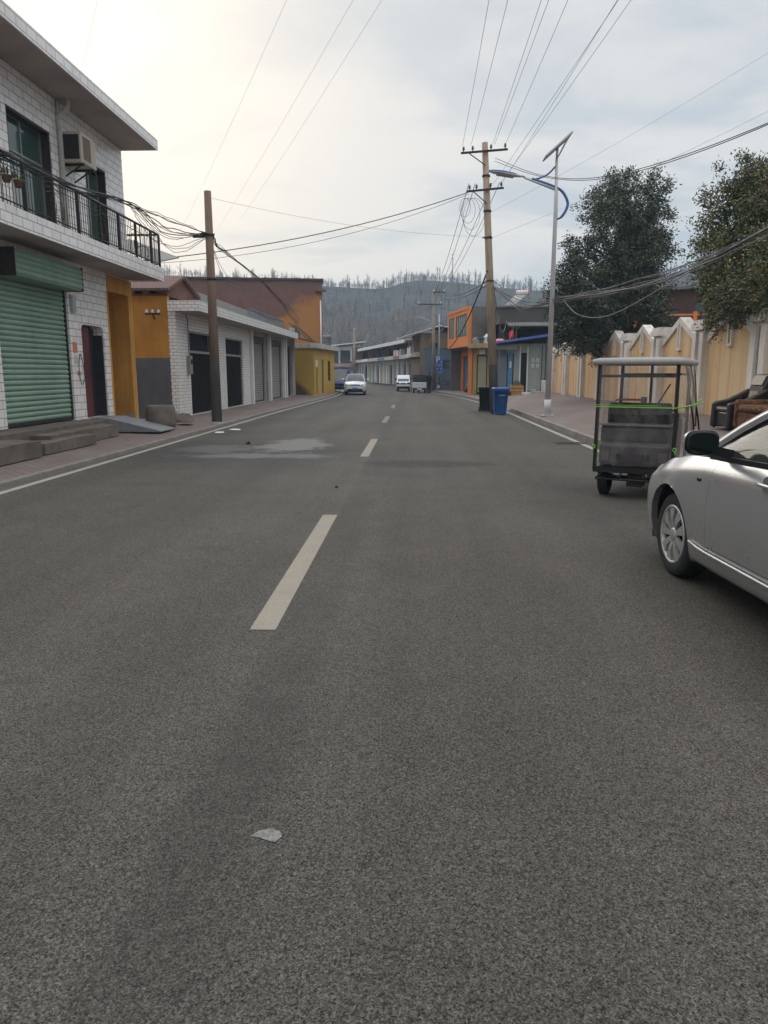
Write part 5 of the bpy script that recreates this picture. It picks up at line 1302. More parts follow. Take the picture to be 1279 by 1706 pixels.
def make_wheel(parent,x,y,r,w,side,spokes=9,rimmat=None,cover=True):
    t_=RUBBER
    m=MB();ri=r*.70
    prof=[(ri,-w/2*.9),(r*.86,-w/2),(r*.97,-w/2*.82),(r,-w/2*.6),(r,0),(r,w/2*.6),(r*.97,w/2*.82),(r*.86,w/2),(ri,w/2*.9),(ri,w/2*.5)]
    m.lathe(prof,36,axis='x')
    for gz_ in (-.3,0,.3):
        m.lathe([(r+.0015,w*gz_-.006),(r+.003,w*gz_),(r+.0015,w*gz_+.006)],36,axis='x')
    wh=thing('wheel',None,None,(x,y,r));wh.parent=parent
    m.build('tyre',RUBBER,wh)
    o=w/2*.86*side
    m=MB();m.lathe([(0,o-.05*side),(ri,o-.05*side)],28,axis='x');m.build('hub_backing',DARK,wh)
    m=MB()
    m.lathe([(ri*1.0,o-.05*side),(ri*1.02,o+.004*side),(ri*.95,o+.012*side),(ri*.90,o-.004*side),(ri*.88,o-.03*side)],40,axis='x')
    m.lathe([(0,o+.006*side),(ri*.16,o+.006*side),(ri*.24,o-.004*side),(ri*.26,o-.03*side)],24,axis='x')
    for k in range(spokes):
        a=2*PI*k/spokes
        def P(rr,da,d):
            return (o+d*side,rr*math.cos(a+da),rr*math.sin(a+da))
        wi,wo=.20,.215
        r0,r1=ri*.2,ri*.93
        vs=[P(r0,-wi*2.1,-.004),P(r0,wi*2.1,-.004),P((r0+r1)/2,wi*.95,.008),P(r1,wo,.002),P(r1,-wo,.002),P((r0+r1)/2,-wi*.95,.008)]
        n=len(vs);vb=[(v[0]-.022*side,v[1],v[2]) for v in vs]
        m.add(vs+vb,[tuple(range(n)) if side>0 else tuple(reversed(range(n)))]+[(i,n+i,n+(i+1)%n,(i+1)%n) for i in range(n)])
    m.build('rim',rimmat or HUBCAP,wh)
    return wh

def make_car(name,label,loc,rz,pmat,sp,group=None):
    """closed road car: lofted shell with wheel arches, separate doors, glass house, wheels, lamps"""
    T=thing(name,label,'car',loc,rz,group)
    HL=sp['len']/2;HWt=sp['hw'];ZB=sp['belt'];ZC=sp['centre'];ZR=sp['rocker'];fw,rw=sp['fw'],sp['rw'];wr=sp['wr'];ar=sp['ar']
    cowl,deck=sp['cowl'],sp['deck']
    seam=sp['seams']           # front edge of front door, between doors, rear edge
    Y=[]
    y=-HL
    while y<HL+1e-6:Y.append(round(y,4));y+=.035
    Y.append(HL)
    for s_ in seam:
        i=min(range(len(Y)),key=lambda i:abs(Y[i]-s_));Y[i]=s_
    for s_ in (cowl,deck):
        i=min(range(len(Y)),key=lambda i:abs(Y[i]-s_));Y[i]=s_
    Y=sorted(set(Y))
    def section(y):
        hw=interp(HWt,y);zb=interp(ZB,y);zc=interp(ZC,y);zr=interp(ZR,y)
        fl=max(0,1-abs(math.hypot(y-fw,0)-0)/(ar+.12)) if abs(y-fw)<ar+.12 else (max(0,1-abs(y-rw)/(ar+.12)) if abs(y-rw)<ar+.12 else 0)
        fl=.018*fl
        z1=zr+.16
        pts=[(hw-.14,zr),(hw-.055,zr+.015),(hw-.022+fl*.5,z1-.04),(hw-.006+fl,lerp(z1,zb,.2)),(hw+fl,lerp(z1,zb,.42)),(hw-.004+fl,lerp(z1,zb,.60)),(hw-.020+fl*.4,lerp(z1,zb,.80)),(hw-.045,zb-.05),(hw-.085,zb)]
        side=[(p.x,p.y) for p in crom([(a,b,0) for a,b in pts],3)]
        top=[(lerp(hw-.085,0,t),zb+(zc-zb)*math.sin(t*HP)**.8) for t in (.12,.26,.42,.6,.8,1.0)]
        return side,top
    ns=None;rows={}
    secs=[section(y) for y in Y];ns=len(secs[0][0])
    body=MB();doors={}
    rdoor=7
    def inarch(y,z):
        for c in (fw,rw):
            if math.hypot(y-c,z-wr)<ar:return c
        return None
    for side_ in (-1,1):
        V=[[None]*ns for _ in Y];flag=[[None]*ns for _ in Y]
        for i,y in enumerate(Y):
            for j,(x,z) in enumerate(secs[i][0]):
                V[i][j]=Vector((x*side_,y,z));flag[i][j]=inarch(y,z)
        # snap vertices just inside the arch radius on to it
        keep=[[True]*(ns-1) for _ in range(len(Y)-1)]
        for i in range(len(Y)-1):
            for j in range(ns-1):
                if all(flag[a][b] for a,b in ((i,j),(i+1,j),(i,j+1),(i+1,j+1))):keep[i][j]=False
        snapped=set()
        for i in range(len(Y)):
            for j in range(ns):
                c=flag[i][j]
                if c is None:continue
                adj=any(0<=a<len(Y)-1 and 0<=b<ns-1 and keep[a][b] for a in (i-1,i) for b in (j-1,j))
                if adj:
                    v=V[i][j];d=Vector((0,v.y-c,v.z-wr));
                    if d.length>1e-4:
                        d=d.normalized()*ar;V[i][j]=Vector((v.x,c+d.y,max(wr+d.z,.12)));snapped.add((i,j))
        def which(i,j):
            ym=(Y[i]+Y[i+1])/2
            if j>=rdoor and seam[2]<ym<seam[0]:return 'rear_door' if ym<seam[1] else 'front_door'
            return 'body'
        bufs={}
        for i in range(len(Y)-1):
            for j in range(ns-1):
                if not keep[i][j]:continue
                k=which(i,j);bufs.setdefault(k,[]).append((i,j))
        for k,cells in bufs.items():
            mb=body if k=='body' else MB()
            idx={};vs=[];fs=[]
            def vid(i,j):
                if (i,j) not in idx:
                    v=V[i][j].copy()
                    if k!='body':
                        lo,hi=(seam[1],seam[0]) if k=='front_door' else (seam[2],seam[1])
                        if abs(v.y-lo)<1e-3:v.y+=.0035
                        if abs(v.y-hi)<1e-3:v.y-=.0035
                        if j==rdoor:v.z+=.004
                    idx[(i,j)]=len(vs);vs.append(v)
                return idx[(i,j)]
            edges={}
            for i,j in cells:
                q=[(i,j),(i+1,j),(i+1,j+1),(i,j+1)]
                if side_>0:q=q[::-1]
                f=[vid(*p) for p in q][::-1]
                fs.append(tuple(f))
                for a,b in zip(f,f[1:]+f[:1]):
                    e=(min(a,b),max(a,b));edges.setdefault(e,[]).append((a,b))
            # fold the free edges inwards so panels have thickness
            inn={};bas={}
            for e,dl in list(edges.items()):
                if len(dl)!=1:continue
                a,b=dl[0]
                va,vb=vs[a],vs[b]
                if min(va.z,vb.z)>.9 and abs(va.z-vb.z)<.05 and k!='body':continue
                for q in (a,b):
                    if q not in inn:
                        bas[q]=len(vs);vs.append(vs[q].copy())
                        inn[q]=len(vs);vs.append(vs[q]+Vector((-side_*.05,0,0)))
                fs.append((bas[b],bas[a],inn[a],inn[b]))
            mb.add(vs,fs,0,True)
            if k!='body':
                d=mb.build(k,pmat,T);doors[(k,side_)]=d
        # wheel wells
        for c in (fw,rw):
            m=MB();rows_=[]
            for q in range(17):
                a=PI*(-.08+1.16*q/16);rr=ar+.02
                rows_.append([(side_*(interp(HWt,c)-.055),c+rr*math.cos(a),max(wr+rr*math.sin(a),.16)),(side_*.42,c+rr*math.cos(a),max(wr+rr*math.sin(a),.16))])
            m.grid(rows_);m.add([r[1] for r in rows_],[tuple(range(17))]);m.build('wheel_well',DARK,T)
    # bonnet and boot lid
    for lo,hi in ((cowl,HL),(-HL,deck)):
        rows_=[]
        for i,y in enumerate(Y):
            if lo-1e-6<=y<=hi+1e-6:
                hw=secs[i][0][-1][0];tp=secs[i][1]
                L=[(x,y,z) for x,z in tp]
                rows_.append([(-secs[i][0][-1][0],y,secs[i][0][-1][1])]+[(-x,y,z) for x,z in tp]+[(x,y,z) for x,z in tp[-2::-1]]+[(secs[i][0][-1][0],y,secs[i][0][-1][1])])
        body.grid(rows_)
    for i in (0,len(Y)-1):
        s0,t0=secs[i];yy=Y[i]
        P=[(x,yy,z) for x,z in s0]+[(x,yy,z) for x,z in t0]+[(-x,yy,z) for x,z in t0[-2::-1]]+[(-x,yy,z) for x,z in s0[::-1]]
        body.add(P,[tuple(range(len(P)))],0,False)
    bd=body.build('body',pmat,T)
    m=MB();rows_=[[(-interp(HWt,y)+.13,y,max(interp(ZR,y),.17)),(interp(HWt,y)-.13,y,max(interp(ZR,y),.17))] for y in [-HL+.02+i*(2*HL-.04)/12 for i in range(13)]]
    m.grid(rows_);m.build('underbody',DARK,T)
    # ---- glass house
    RL=sp['roofline'];RX=sp['roofx']
    def rail(y,s_):return Vector((s_*interp(RX,y),y,interp(RL,y)))
    ys0,ys1=sp['a_top'],sp['c_top']
    N=14
    yy=[lerp(ys1,ys0,i/N) for i in range(N+1)]
    m=MB();rows_=[]
    for y in yy:
        a=rail(y,-1);b=rail(y,1);rows_.append([(a.x-.012,y,a.z-.035)]+[(lerp(a.x,b.x,t),y,a.z+sp['crown']*math.sin(t*PI)**.75) for t in (0,.06,.15,.3,.5,.7,.85,.94,1)]+[(b.x+.012,y,b.z-.035)])
    m.grid(rows_);m.build('roof',pmat,T)
    ab={s_:Vector((s_*sp['a_base'][0],sp['a_base'][1],sp['a_base'][2])) for s_ in (-1,1)}
    cb={s_:Vector((s_*sp['c_base'][0],sp['c_base'][1],sp['c_base'][2])) for s_ in (-1,1)}
    def arc(a,b,bow,n=5):return [a.lerp(b,i/n)+Vector((0,0,bow*math.sin(PI*i/n))) for i in range(n+1)]
    for nm,base,ytop,bow,fwd in (('windscreen',ab,ys0,.035,.16),('rear_window',cb,ys1,.03,-.12)):
        L_=arc(base[-1],rail(ytop,-1)+Vector((0,0,-.005)),bow);R_=arc(base[1],rail(ytop,1)+Vector((0,0,-.005)),bow)
        rows_=[];q=[]
        for i in range(6):
            r_=[]
            for t in (0,.1,.25,.5,.75,.9,1):
                p=L_[i].lerp(R_[i],t);u=math.sin(PI*t)**.7;p=p+Vector((0,fwd*u*(1-i/5),sp['crown']*u*(i/5)));r_.append(tuple(p))
            rows_.append(r_)
        m=MB();m.grid(rows_);m.build(nm,GLASS_C,T)
        for s_ in (-1,1):
            A_=(L_,R_)[s_>0];m=MB();n_=len(A_);vs=[]
            d=.055
            for p in A_:
                out_=Vector((s_*.02,0,.012));vs+= [p+Vector((-s_*d*.35,fwd*.12,.004)),p+Vector((s_*.012,0,.014)),p+Vector((s_*.022,-.4*d*(1 if fwd>0 else -1),-.012)),p+Vector((s_*.0,-1.1*d*(1 if fwd>0 else -1),-.03))]
            fs=[(i*4+j,i*4+j+1,(i+1)*4+j+1,(i+1)*4+j) for i in range(n_-1) for j in range(3)]
            m.add(vs,fs,0,True);m.build('pillar',pmat,T)
            if nm=='windscreen':
                m=MB();m.tube([p+Vector((s_*.016,-1.15*d,-.034)) for p in A_],.014,5);m.build('door_seal',BLACK,T)
    # side glass, from the belt to the roof rail
    def belt(y,s_):return Vector((s_*(interp(HWt,y)-.09),y,interp(ZB,y)+.005))
    yb0,yb1=sp['glass0'],sp['glass1']
    for s_ in (-1,1):
        bp=sp['bpillar']
        for nm,y0,y1 in (('side_window',bp+.04,yb0),('side_window',yb1,bp-.04)):
            rows_=[]
            for i in range(11):
                y=lerp(y0,y1,i/10);b=belt(y,s_)
                # upper limit: roof rail, or the slope of the a / c pillar
                if y>ys0:
                    t=(y-ys0)/(ab[1].y-ys0);tp=rail(ys0,s_).lerp(ab[s_],t)+Vector((0,0,.035*math.sin(PI*min(t,1))))
                elif y<ys1:
                    t=(ys1-y)/(ys1-cb[1].y);tp=rail(ys1,s_).lerp(cb[s_],t)+Vector((0,0,.03*math.sin(PI*min(t,1))))
                else:tp=rail(y,s_)
                tp=tp+Vector((0,0,-.04));tp.y=y
                if tp.z<b.z+.02:tp.z=b.z+.01;
                rows_.append([tuple(b.lerp(tp,k/4)+Vector((s_*.018*math.sin(PI*k/4),0,0))) for k in range(5)])
            m=MB();m.grid(rows_);m.build(nm,GLASS_C,T)
        m=MB();P=[belt(lerp(yb1,yb0,i/12),s_)+Vector((s_*.006,0,.004)) for i in range(13)]
        for a,b in zip(P,P[1:]):m.bar(a,b,.022,.03)
        m.build('window_trim',BLACK,T)
        m=MB();a=belt(bp,s_)+Vector((0,0,-.01));b=rail(bp,s_)+Vector((0,0,-.03));m.bar(a,b,.02,.10,up=(0,1,0));m.build('pillar',BLACK,T)
        m=MB();P=[rail(y,s_)+Vector((s_*.006,0,-.045)) for y in yy];m.tube(P,.016,5);m.build('door_seal',BLACK,T)
        # small black sail panel where the mirror sits
        if sp.get('sail'):
            y0,y1=sp['sail'];b0=belt(y0,s_);b1=belt(y1,s_);t=(y1-ys0)/(ab[1].y-ys0);tp=rail(ys0,s_).lerp(ab[s_],t)+Vector((0,0,-.02))
            m=MB();m.add([b0+Vector((s_*.008,0,0)),b1+Vector((s_*.008,0,0)),Vector((b1.x*.99+s_*.008,y1,tp.z))],[(0,1,2)]);m.build('sail_panel',BLACK,T)
        # mirror
        my=sp['mirror_y'];mz=sp['mirror_z'];mx=interp(HWt,my)+.11
        hx=MB();rows_=[]
        for k,(dy,sc_) in enumerate(((.085,.25),(.075,.6),(.045,.88),(0,1.0),(-.035,1.0),(-.042,.95),(-.043,.86))):
            r_=[]
            for q in range(20):
                a=2*PI*q/20;ca,sa=math.cos(a),math.sin(a)
                ex=.62;xx=math.copysign(abs(ca)**ex,ca)*.102*sc_;zz=math.copysign(abs(sa)**ex,sa)*.075*sc_
                r_.append((s_*(mx+xx*1.0-.01*0),my+dy*1.0-.12*(mx*0)+(.03 if xx*1<0 else -.0)*0,mz+zz+.012*(xx/.118)*0))
            rows_.append(r_)
        hx.grid(rows_,close=True);hx.add(rows_[0],[tuple(range(20))]);hx.add([(v[0],v[1]+.004,v[2]) for v in rows_[-1]],[tuple(range(20))])
        mr=hx.build('side_mirror',BLACK,T)
        cp=MB();rows2=[[( (v[0]-s_*mx)*1.09+s_*mx,v[1]+.004,(v[2]-mz)*1.07+mz) for v in r_] for r_ in rows_[:4]+[[(a,b-.026,c) for a,b,c in rows_[3]]]]
        # body coloured cap on the far half of the housing
        cp.grid(rows2,close=True);cp.build('mirror_cap',pmat,mr)
        gl=MB();gl.add([( s_*mx+(v[0]-s_*mx)*1.02,my-.0455,mz+(v[2]-mz)*1.02) for v in rows_[-1]],[tuple(range(20))]);gl.build('mirror_glass',MIRRORG,mr)
        ar_=MB();ar_.bar((s_*(interp(HWt,my)-.10),my+.02,mz-.075),(s_*(mx-.07),my+.02,mz-.045),.07,.055);ar_.build('arm',BLACK,mr)
        # handles
        for k,hy in (('front_door',sp['handles'][0]),('rear_door',sp['handles'][1])):
            d=doors.get((k,s_))
            if not d:continue
            hz=sp['handle_z'];hx_=s_*(interp(HWt,hy)-.012)
            q=MB();q.lathe([(0,0),(.055,0.),(.062,.004)],20,axis='x');q.v=[(hx_+s_*(-.004+v[0]),hy+.02+v[1]*1.25,hz-.004+v[2]*.95) for v in q.v];q.build('handle_cup',pm('handle_recess',(.16,.16,.16),.5,.3),d)
            q=MB();P=crom([(hx_+s_*.0,hy-.10,hz),(hx_+s_*.03,hy-.075,hz+.001),(hx_+s_*.036,hy,hz+.003),(hx_+s_*.03,hy+.085,hz+.003),(hx_+s_*.0,hy+.105,hz+.003)],4);q.tube(P,.0125,8);q.build('handle',pmat,d)
        # sill crease; where bright, its highlight is put into a paler strip colour
        q=MB();P=[]
        for i in range(15):
            y=lerp(rw+ar+.06,fw-ar-.04,i/14);P.append((s_*(interp(HWt,y)-.004),y,sp['sill_z']+.02*max(0,(i-12)/2)**2))
        q.tube(P,.009,6);q.build('sill_crease',pm('sill_highlight',(.5,.5,.51),.38,.5) if sp.get('bright') else pmat,T)
        # badge on the wing
        q=MB();q.box(s_*(interp(HWt,seam[0]+.16)-.012)-.006,s_*(interp(HWt,seam[0]+.16)-.012)+.006,seam[0]+.13,seam[0]+.18,.80,.82);
        if sp.get('badge'):q.build('side_repeater',BLACK,T)
        # lamps
        fx=interp(HWt,HL-.18)
        q=MB();z0=sp['lamp_z'];rows_=[]
        for i in range(6):
            y=HL-.42+i*.088;hw=interp(HWt,y);x0=hw+.004
            x0-=.07;rows_.append([(s_*(x0-.002),y,z0-.06),(s_*(x0+.008),y,z0-.01),(s_*(x0-.004),y,z0+.055+.02*(5-i)/5)])
        for i in range(4):
            x=interp(HWt,HL)*(1-.13*i);rows_.append([(s_*x,HL+.012,z0-.06+.008*i),(s_*x,HL+.02,z0-.01),(s_*x,HL+.008,z0+.05-.012*i)])
        q.grid(rows_);q.build('headlight',LAMPG,T)
        q=MB();rx=interp(HWt,-HL);q.box(min(s_*rx,s_*(rx-.24)),max(s_*rx,s_*(rx-.24)),-HL-.015,-HL+.01,sp['lamp_z']+.04,sp['lamp_z']+.2);q.build('tail_light',REDG,T)
    w0=interp(HWt,HL)
    q=MB();q.box(-w0*.6,w0*.6,HL-.01,HL+.012,sp['lamp_z']-.05,sp['lamp_z']+.03);gr=q.build('grille',BLACK,T)
    q=MB();
    for z in (-.03,0.0):q.box(-w0*.58,w0*.58,HL+.012,HL+.018,sp['lamp_z']+z,sp['lamp_z']+z+.012)
    q.build('grille_bar',CHROME,gr)
    q=MB();q.prism([(-w0*1.05,.24),(w0*1.05,.24),(w0*.85,.50),(-w0*.85,.50)],'y',HL-.01,HL+.014);q.build('lower_intake',BLACK,T)
    q=MB();q.box(-.22,.22,HL+.014,HL+.026,.44,.58);q.build('number_plate',PLATE,T)
    q=MB();q.box(-.22,.22,-HL-.02,-HL+.0,.62,.76);q.build('number_plate',PLATE,T)
    # interior
    q=MB();q.box(-.68,.68,cowl-.75,cowl-.25,.62,ZBm(sp)-.02);q.prism([(cowl-.8,.8),(cowl-.75,ZBm(sp)+.05),(cowl-.35,ZBm(sp)+.07),(cowl-.05,ZBm(sp)-.02),(cowl-.05,.8)],'x',-.7,.7);q.build('dashboard',BLACK,T)
    q=MB();M=Matrix.Translation((-.37,cowl-.95,ZBm(sp)+.0))@Matrix.Rotation(R(65),4,'X')
    q.tube([M@Vector((.18*math.cos(a*PI/12),.18*math.sin(a*PI/12),0)) for a in range(24)],.014,6,closed=True);q.bar(M@Vector((-.17,0,0)),M@Vector((.17,0,0)),.03,.03);q.bar(M@Vector((0,0,0)),M@Vector((0,-.05,-.3)),.05,.05);q.build('steering_wheel',BLACK,T)
    for sx_ in (-.37,.37):
        q=MB();y0=cowl-1.62
        q.prism([(y0,.42),(y0+.52,.44),(y0+.52,.6),(y0+.1,.58),(y0-.16,1.12),(y0-.28,1.1),(y0-.1,.5)],'x',sx_-.24,sx_+.24);q.prism([(y0-.18,1.14),(y0-.30,1.13),(y0-.33,1.32),(y0-.22,1.34)],'x',sx_-.13,sx_+.13);q.build('seat',SEATC,T,bevel=.03)
    q=MB();y0=cowl-2.5;q.prism([(y0,.42),(y0+.52,.44),(y0+.52,.6),(y0+.1,.58),(y0-.1,1.08),(y0-.25,1.06)],'x',-.62,.62);q.build('seat',SEATC,T,bevel=.03)
    q=MB();q.box(-.72,.72,deck-.02,cowl,.28,.4);q.build('floor',DARK,T)
    for c in (fw,rw):
        for s_ in (-1,1):make_wheel(T,s_*(interp(HWt,c)-.045-.1),c,wr,.205,s_,sp.get('spokes',9))
    return T
def ZBm(sp):return interp(sp['belt'],sp['cowl']-.4)
SEDAN=dict(len=4.56,fw=1.36,rw=-1.34,wr=.318,ar=.388,rocker=[(-2.28,.3),(-1.8,.22),(1.75,.2),(2.28,.26)],
 hw=[(-2.28,.60),(-2.2,.72),(-2.0,.81),(-1.5,.862),(-.8,.88),(.6,.88),(1.2,.875),(1.6,.855),(1.85,.835),(2.02,.775),(2.16,.66),(2.28,.48)],
 belt=[(-2.28,.90),(-1.9,.99),(-1.2,1.0),(0,.985),(.75,.965),(1.1,.945),(1.5,.885),(1.8,.80),(2.05,.70),(2.28,.60)],
 centre=[(-2.28,.96),(-1.7,1.06),(1.0,1.02),(1.5,.96),(1.9,.86),(2.15,.76),(2.28,.66)],
 cowl=1.02,deck=-1.62,seams=(.70,-.36,-1.02),a_base=(.755,1.02,.985),c_base=(.70,-1.62,1.05),a_top=.16,c_top=-1.0,
 roofline=[(-1.0,1.40),(-.4,1.45),(.16,1.405)],roofx=[(-1.0,.56),(-.4,.585),(.16,.575)],crown=.05,glass0=.86,glass1=-1.3,bpillar=-.40,sail=(.62,.84),
 mirror_y=.60,mirror_z=1.085,handles=(-.06,-.88),handle_z=.900,sill_z=.345,lamp_z=.68,bright=True,badge=True,spokes=9)
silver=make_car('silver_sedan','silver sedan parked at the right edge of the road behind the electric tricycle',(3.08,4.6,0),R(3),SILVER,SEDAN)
silver.scale=(1.08,1.08,1.08)
SUVS=dict(len=4.5,fw=1.34,rw=-1.34,wr=.34,ar=.40,rocker=[(-2.25,.36),(-1.8,.28),(1.75,.27),(2.25,.30)],
 hw=[(-2.25,.66),(-2.1,.80),(-1.8,.87),(-.8,.90),(.8,.90),(1.5,.88),(1.85,.84),(2.08,.78),(2.25,.66)],
 belt=[(-2.25,1.02),(-1.5,1.09),(0,1.05),(1.0,1.02),(1.5,.99),(1.9,.93),(2.1,.87),(2.25,.80)],
 centre=[(-2.25,1.1),(1.0,1.10),(1.6,1.06),(2.0,.99),(2.25,.86)],
 cowl=1.0,deck=-2.0,seams=(.86,-.26,-1.02),a_base=(.78,1.0,1.05),c_base=(.74,-2.05,1.12),a_top=.2,c_top=-1.6,
 roofline=[(-1.6,1.56),(-.5,1.62),(.2,1.585)],roofx=[(-1.6,.60),(-.5,.63),(.2,.62)],crown=.05,glass0=.82,glass1=-1.9,bpillar=-.30,
 mirror_y=.6,mirror_z=1.2,handles=(-.13,-.88),handle_z=.95,sill_z=.40,lamp_z=.80,spokes=5)
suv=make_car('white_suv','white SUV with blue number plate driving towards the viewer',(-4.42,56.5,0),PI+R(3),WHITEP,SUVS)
suv.scale=(.92,.95,.92)

def make_van(name,label,cat,loc,rz,bm_,low_mat,L=3.3,W_=1.42,Hh_=1.62,nose=.55,group=None):
    T=thing(name,label,cat,loc,rz,group);h=W_/2
    # side outline (y forward)
    out_=[(-L/2,.32),(L/2-.05,.32),(L/2,.42),(L/2-.02,.75),(L/2-nose*.35,.88),(L/2-nose-.28,Hh_-.06),(L/2-nose-.42,Hh_),(-L/2+.14,Hh_),(-L/2+.04,Hh_-.08),(-L/2,.9)]
    m=MB();rows_=[]
    for x,s_ in ((-h,.0),(-h+.0,.0)):pass
    inset=[(-h,1.),(-h+.03,1.),(h-.03,1.),(h,1.)]
    def ring(x,g_):
        cy,cz=0,.95
        return [(x*(1-.10*max(0,(z-.9)/.7)),cy+(y-cy)*g_,cz+(z-cz)*g_) for y,z in out_]
    rows_=[ring(-h,.975),ring(-h+.04,1),ring(0,1.0),ring(h-.04,1),ring(h,.975)]
    m.grid(rows_,close=True,smooth=False);m.add(rows_[0],[tuple(range(len(out_)))]);m.add(rows_[-1],[tuple(reversed(range(len(out_))))])
    m.build('body',bm_,T,bevel=.02)
    y0,z0=L/2-nose*.35-.02,.90;y1,z1=L/2-nose-.26,Hh_-.1
    m=MB();m.add([(-h*.86,y0+.012,z0),(h*.86,y0+.012,z0),(h*.80,y1+.016,z1),(-h*.80,y1+.016,z1)],[(0,1,2,3)]);m.build('windscreen',GLASS_D,T)
    for s_ in (-1,1):
        for a,b in ((L/2-nose-.95,L/2-nose-.35),(-.75,-.05) if L>3 else (-.7,-.1),(-L/2+.25,-.85)):
            if a>=b:continue
            m=MB();k=lambda z:s_*(h*(1-.10*max(0,(z-.9)/.7))+.006);m.add([(k(.95),a,.95),(k(.95),b,.95),(k(Hh_-.14),b-.05,Hh_-.14),(k(Hh_-.14),a,Hh_-.14)],[(0,1,2,3)]);m.build('side_window',GLASS_D,T)
        q=MB();q.box(s_*h*.78-.11,s_*h*.78+.11,L/2-.02,L/2+.02,.66,.80);q.build('headlight',BLACK if bm_ is WHITEP else LAMPG,T)
        q=MB();q.box(s_*h-.03 if s_<0 else h-.11,s_*h+.11 if s_<0 else h+.03,-L/2-.02,-L/2+.02,.7,.95);q.build('tail_light',REDG,T)
        q=MB();q.box(s_*(h+.11)-.07,s_*(h+.11)+.07,L/2-nose-.2,L/2-nose-.12,1.0,1.16);q.build('side_mirror',BLACK,T)
        for c in (L/2-.55,-L/2+.55):make_wheel(T,s_*(h-.08),c,.27,.16,s_,6)
    q=MB();q.box(-h*.42,h*.42,L/2-.01,L/2+.022,.66,.76);q.build('grille',BLACK,T)
    q=MB();q.box(-h*.9,h*.9,L/2-.02,L/2+.05,.28,.47);q.build('bumper',low_mat,T)
    q=MB();q.add([(-h*.78,-L/2-.008,1.0),(h*.78,-L/2-.008,1.0),(h*.72,-L/2+.02,Hh_-.14),(-h*.72,-L/2+.02,Hh_-.14)],[(0,1,2,3)]);q.build('rear_window',GLASS_D,T)
    return T
make_van('white_minivan','small white minivan facing the viewer near the curved shop row','minivan',(-.95,66.5,-.03),PI,WHITEP,BLACK,2.9,1.15,1.42)
make_van('blue_van','dark blue van mostly hidden behind the white SUV','van',(-6.1,62.0,0),PI,pm('van_blue',(.03,.06,.2),.4,var=.1),BLACK,3.6,1.5,1.85)
# white boxed three wheeler, rear towards the viewer
V3=thing('cargo_tricycle','white box backed three wheeler seen from the rear beside the man in black','tricycle',(.42,60.2,0),R(2))
m=MB();m.box(-.55,.55,0,1.5,.38,.85);m.build('box',WHITEP,V3,bevel=.03)
for s_ in (-1,1):
    q=MB();q.box(min(s_*.02,s_*.5),max(s_*.02,s_*.5),-.02,.0,.42,.82);d_=q.build('rear_door',WHITEP,V3)
    q=MB();q.box(s_*.14-.06 if s_>0 else -.32,s_*.14+.18 if s_>0 else -.1,-.028,-.02,.69,.72);q.build('door_mark',MATS['bin_rib_blue'],d_)
m=MB();m.box(-.53,.53,.02,1.7,1.36,1.47);m.build('roof',pm('dark_canopy',(.05,.045,.045),.6),V3,bevel=.04)
for xx in (-.5,-.17,.17,.5):
    q=MB();q.box(xx-.03,xx+.03,.02,.08,.85,1.36);q.build('post',BLACK,V3)
for xx in (-.335,0,.335):
    q=MB();q.box(xx-.135,xx+.135,.04,.05,.88,1.34);q.build('rear_window',GLASS_D,V3)
m=MB();m.box(-.45,.45,.5,.7,.85,1.2);m.build('seat',RED,V3)
m=MB();m.box(-.5,.5,-.03,.1,.26,.37);m.box(-.48,.48,.1,1.5,.3,.37);m.build('bumper',BLACK,V3)
m=MB();m.box(-.18,.18,-.045,-.03,.27,.36);m.build('number_plate',WHITE,V3)
m=MB();m.prism([(1.5,.4),(2.1,.45),(2.05,.8),(1.8,.95),(1.55,1.4),(1.5,1.4)],'x',-.42,.42);m.build('cab',WHITEP,V3)
for s_ in (-1,1):make_wheel(V3,s_*.46,.35,.22,.12,s_,6)
make_wheel(V3,0,1.9,.2,.1,1,6)
# old cart tricycle on the far pavement
V4=thing('cart_tricycle','rusty old cargo tricycle parked in front of the blue grey container','tricycle',(3.25,62.6,pave_z(3.25,62.6)),R(80))
RUST=pm('rusty_cart',(.10,.07,.06),.85,var=.5,sc=4)
m=MB();m.box(-.45,.45,-.6,.5,.42,.50);m.build('deck',RUST,V4)
for a,b,c,d in ((-.45,-.42,-.6,.5),(.42,.45,-.6,.5),(-.42,.42,-.6,-.57),(-.42,.42,.47,.5)):
    q=MB();q.box(a,b,c,d,.5,.82);q.build('side_board',RUST,V4)
m=MB();m.box(-.3,.3,-.4,.3,.5,1.0);m.build('load',pm('grey_load',(.16,.145,.14),.9,var=.4,sc=5),V4,bevel=.05)
m=MB();m.tube([(0,.5,.5),(0,.9,.45),(0,1.15,.85),(0,1.25,1.02)],.025,6);m.build('frame',STEEL_D,V4)
m=MB();m.tube([(-.3,1.15,1.05),(0,1.25,1.02),(.3,1.15,1.05)],.016,6);m.build('handlebar',STEEL_D,V4)
m=MB();m.box(-.1,.1,.68,.92,.75,.82);m.build('saddle',BLACK,V4,bevel=.02)
for x,y in ((-.5,-.1),(.5,-.1),(0,1.35)):
    wl=MB();wl.tube([(x,y+.28*math.cos(k*PI/10),.3+.28*math.sin(k*PI/10)) for k in range(20)],.025,6,closed=True)
    for k in range(6):wl.tube([(x,y,.3),(x,y+.27*math.cos(k*PI/3),.3+.27*math.sin(k*PI/3))],.006,4)
    wl.build('wheel',RUBBER,V4)
# scooter shape standing by the orange pillars
clump('covered_scooter','small dark covered scooter by the orange pillars of the shop','scooter',4.0,56.0,(.3,.5,.6),BLACK,8)

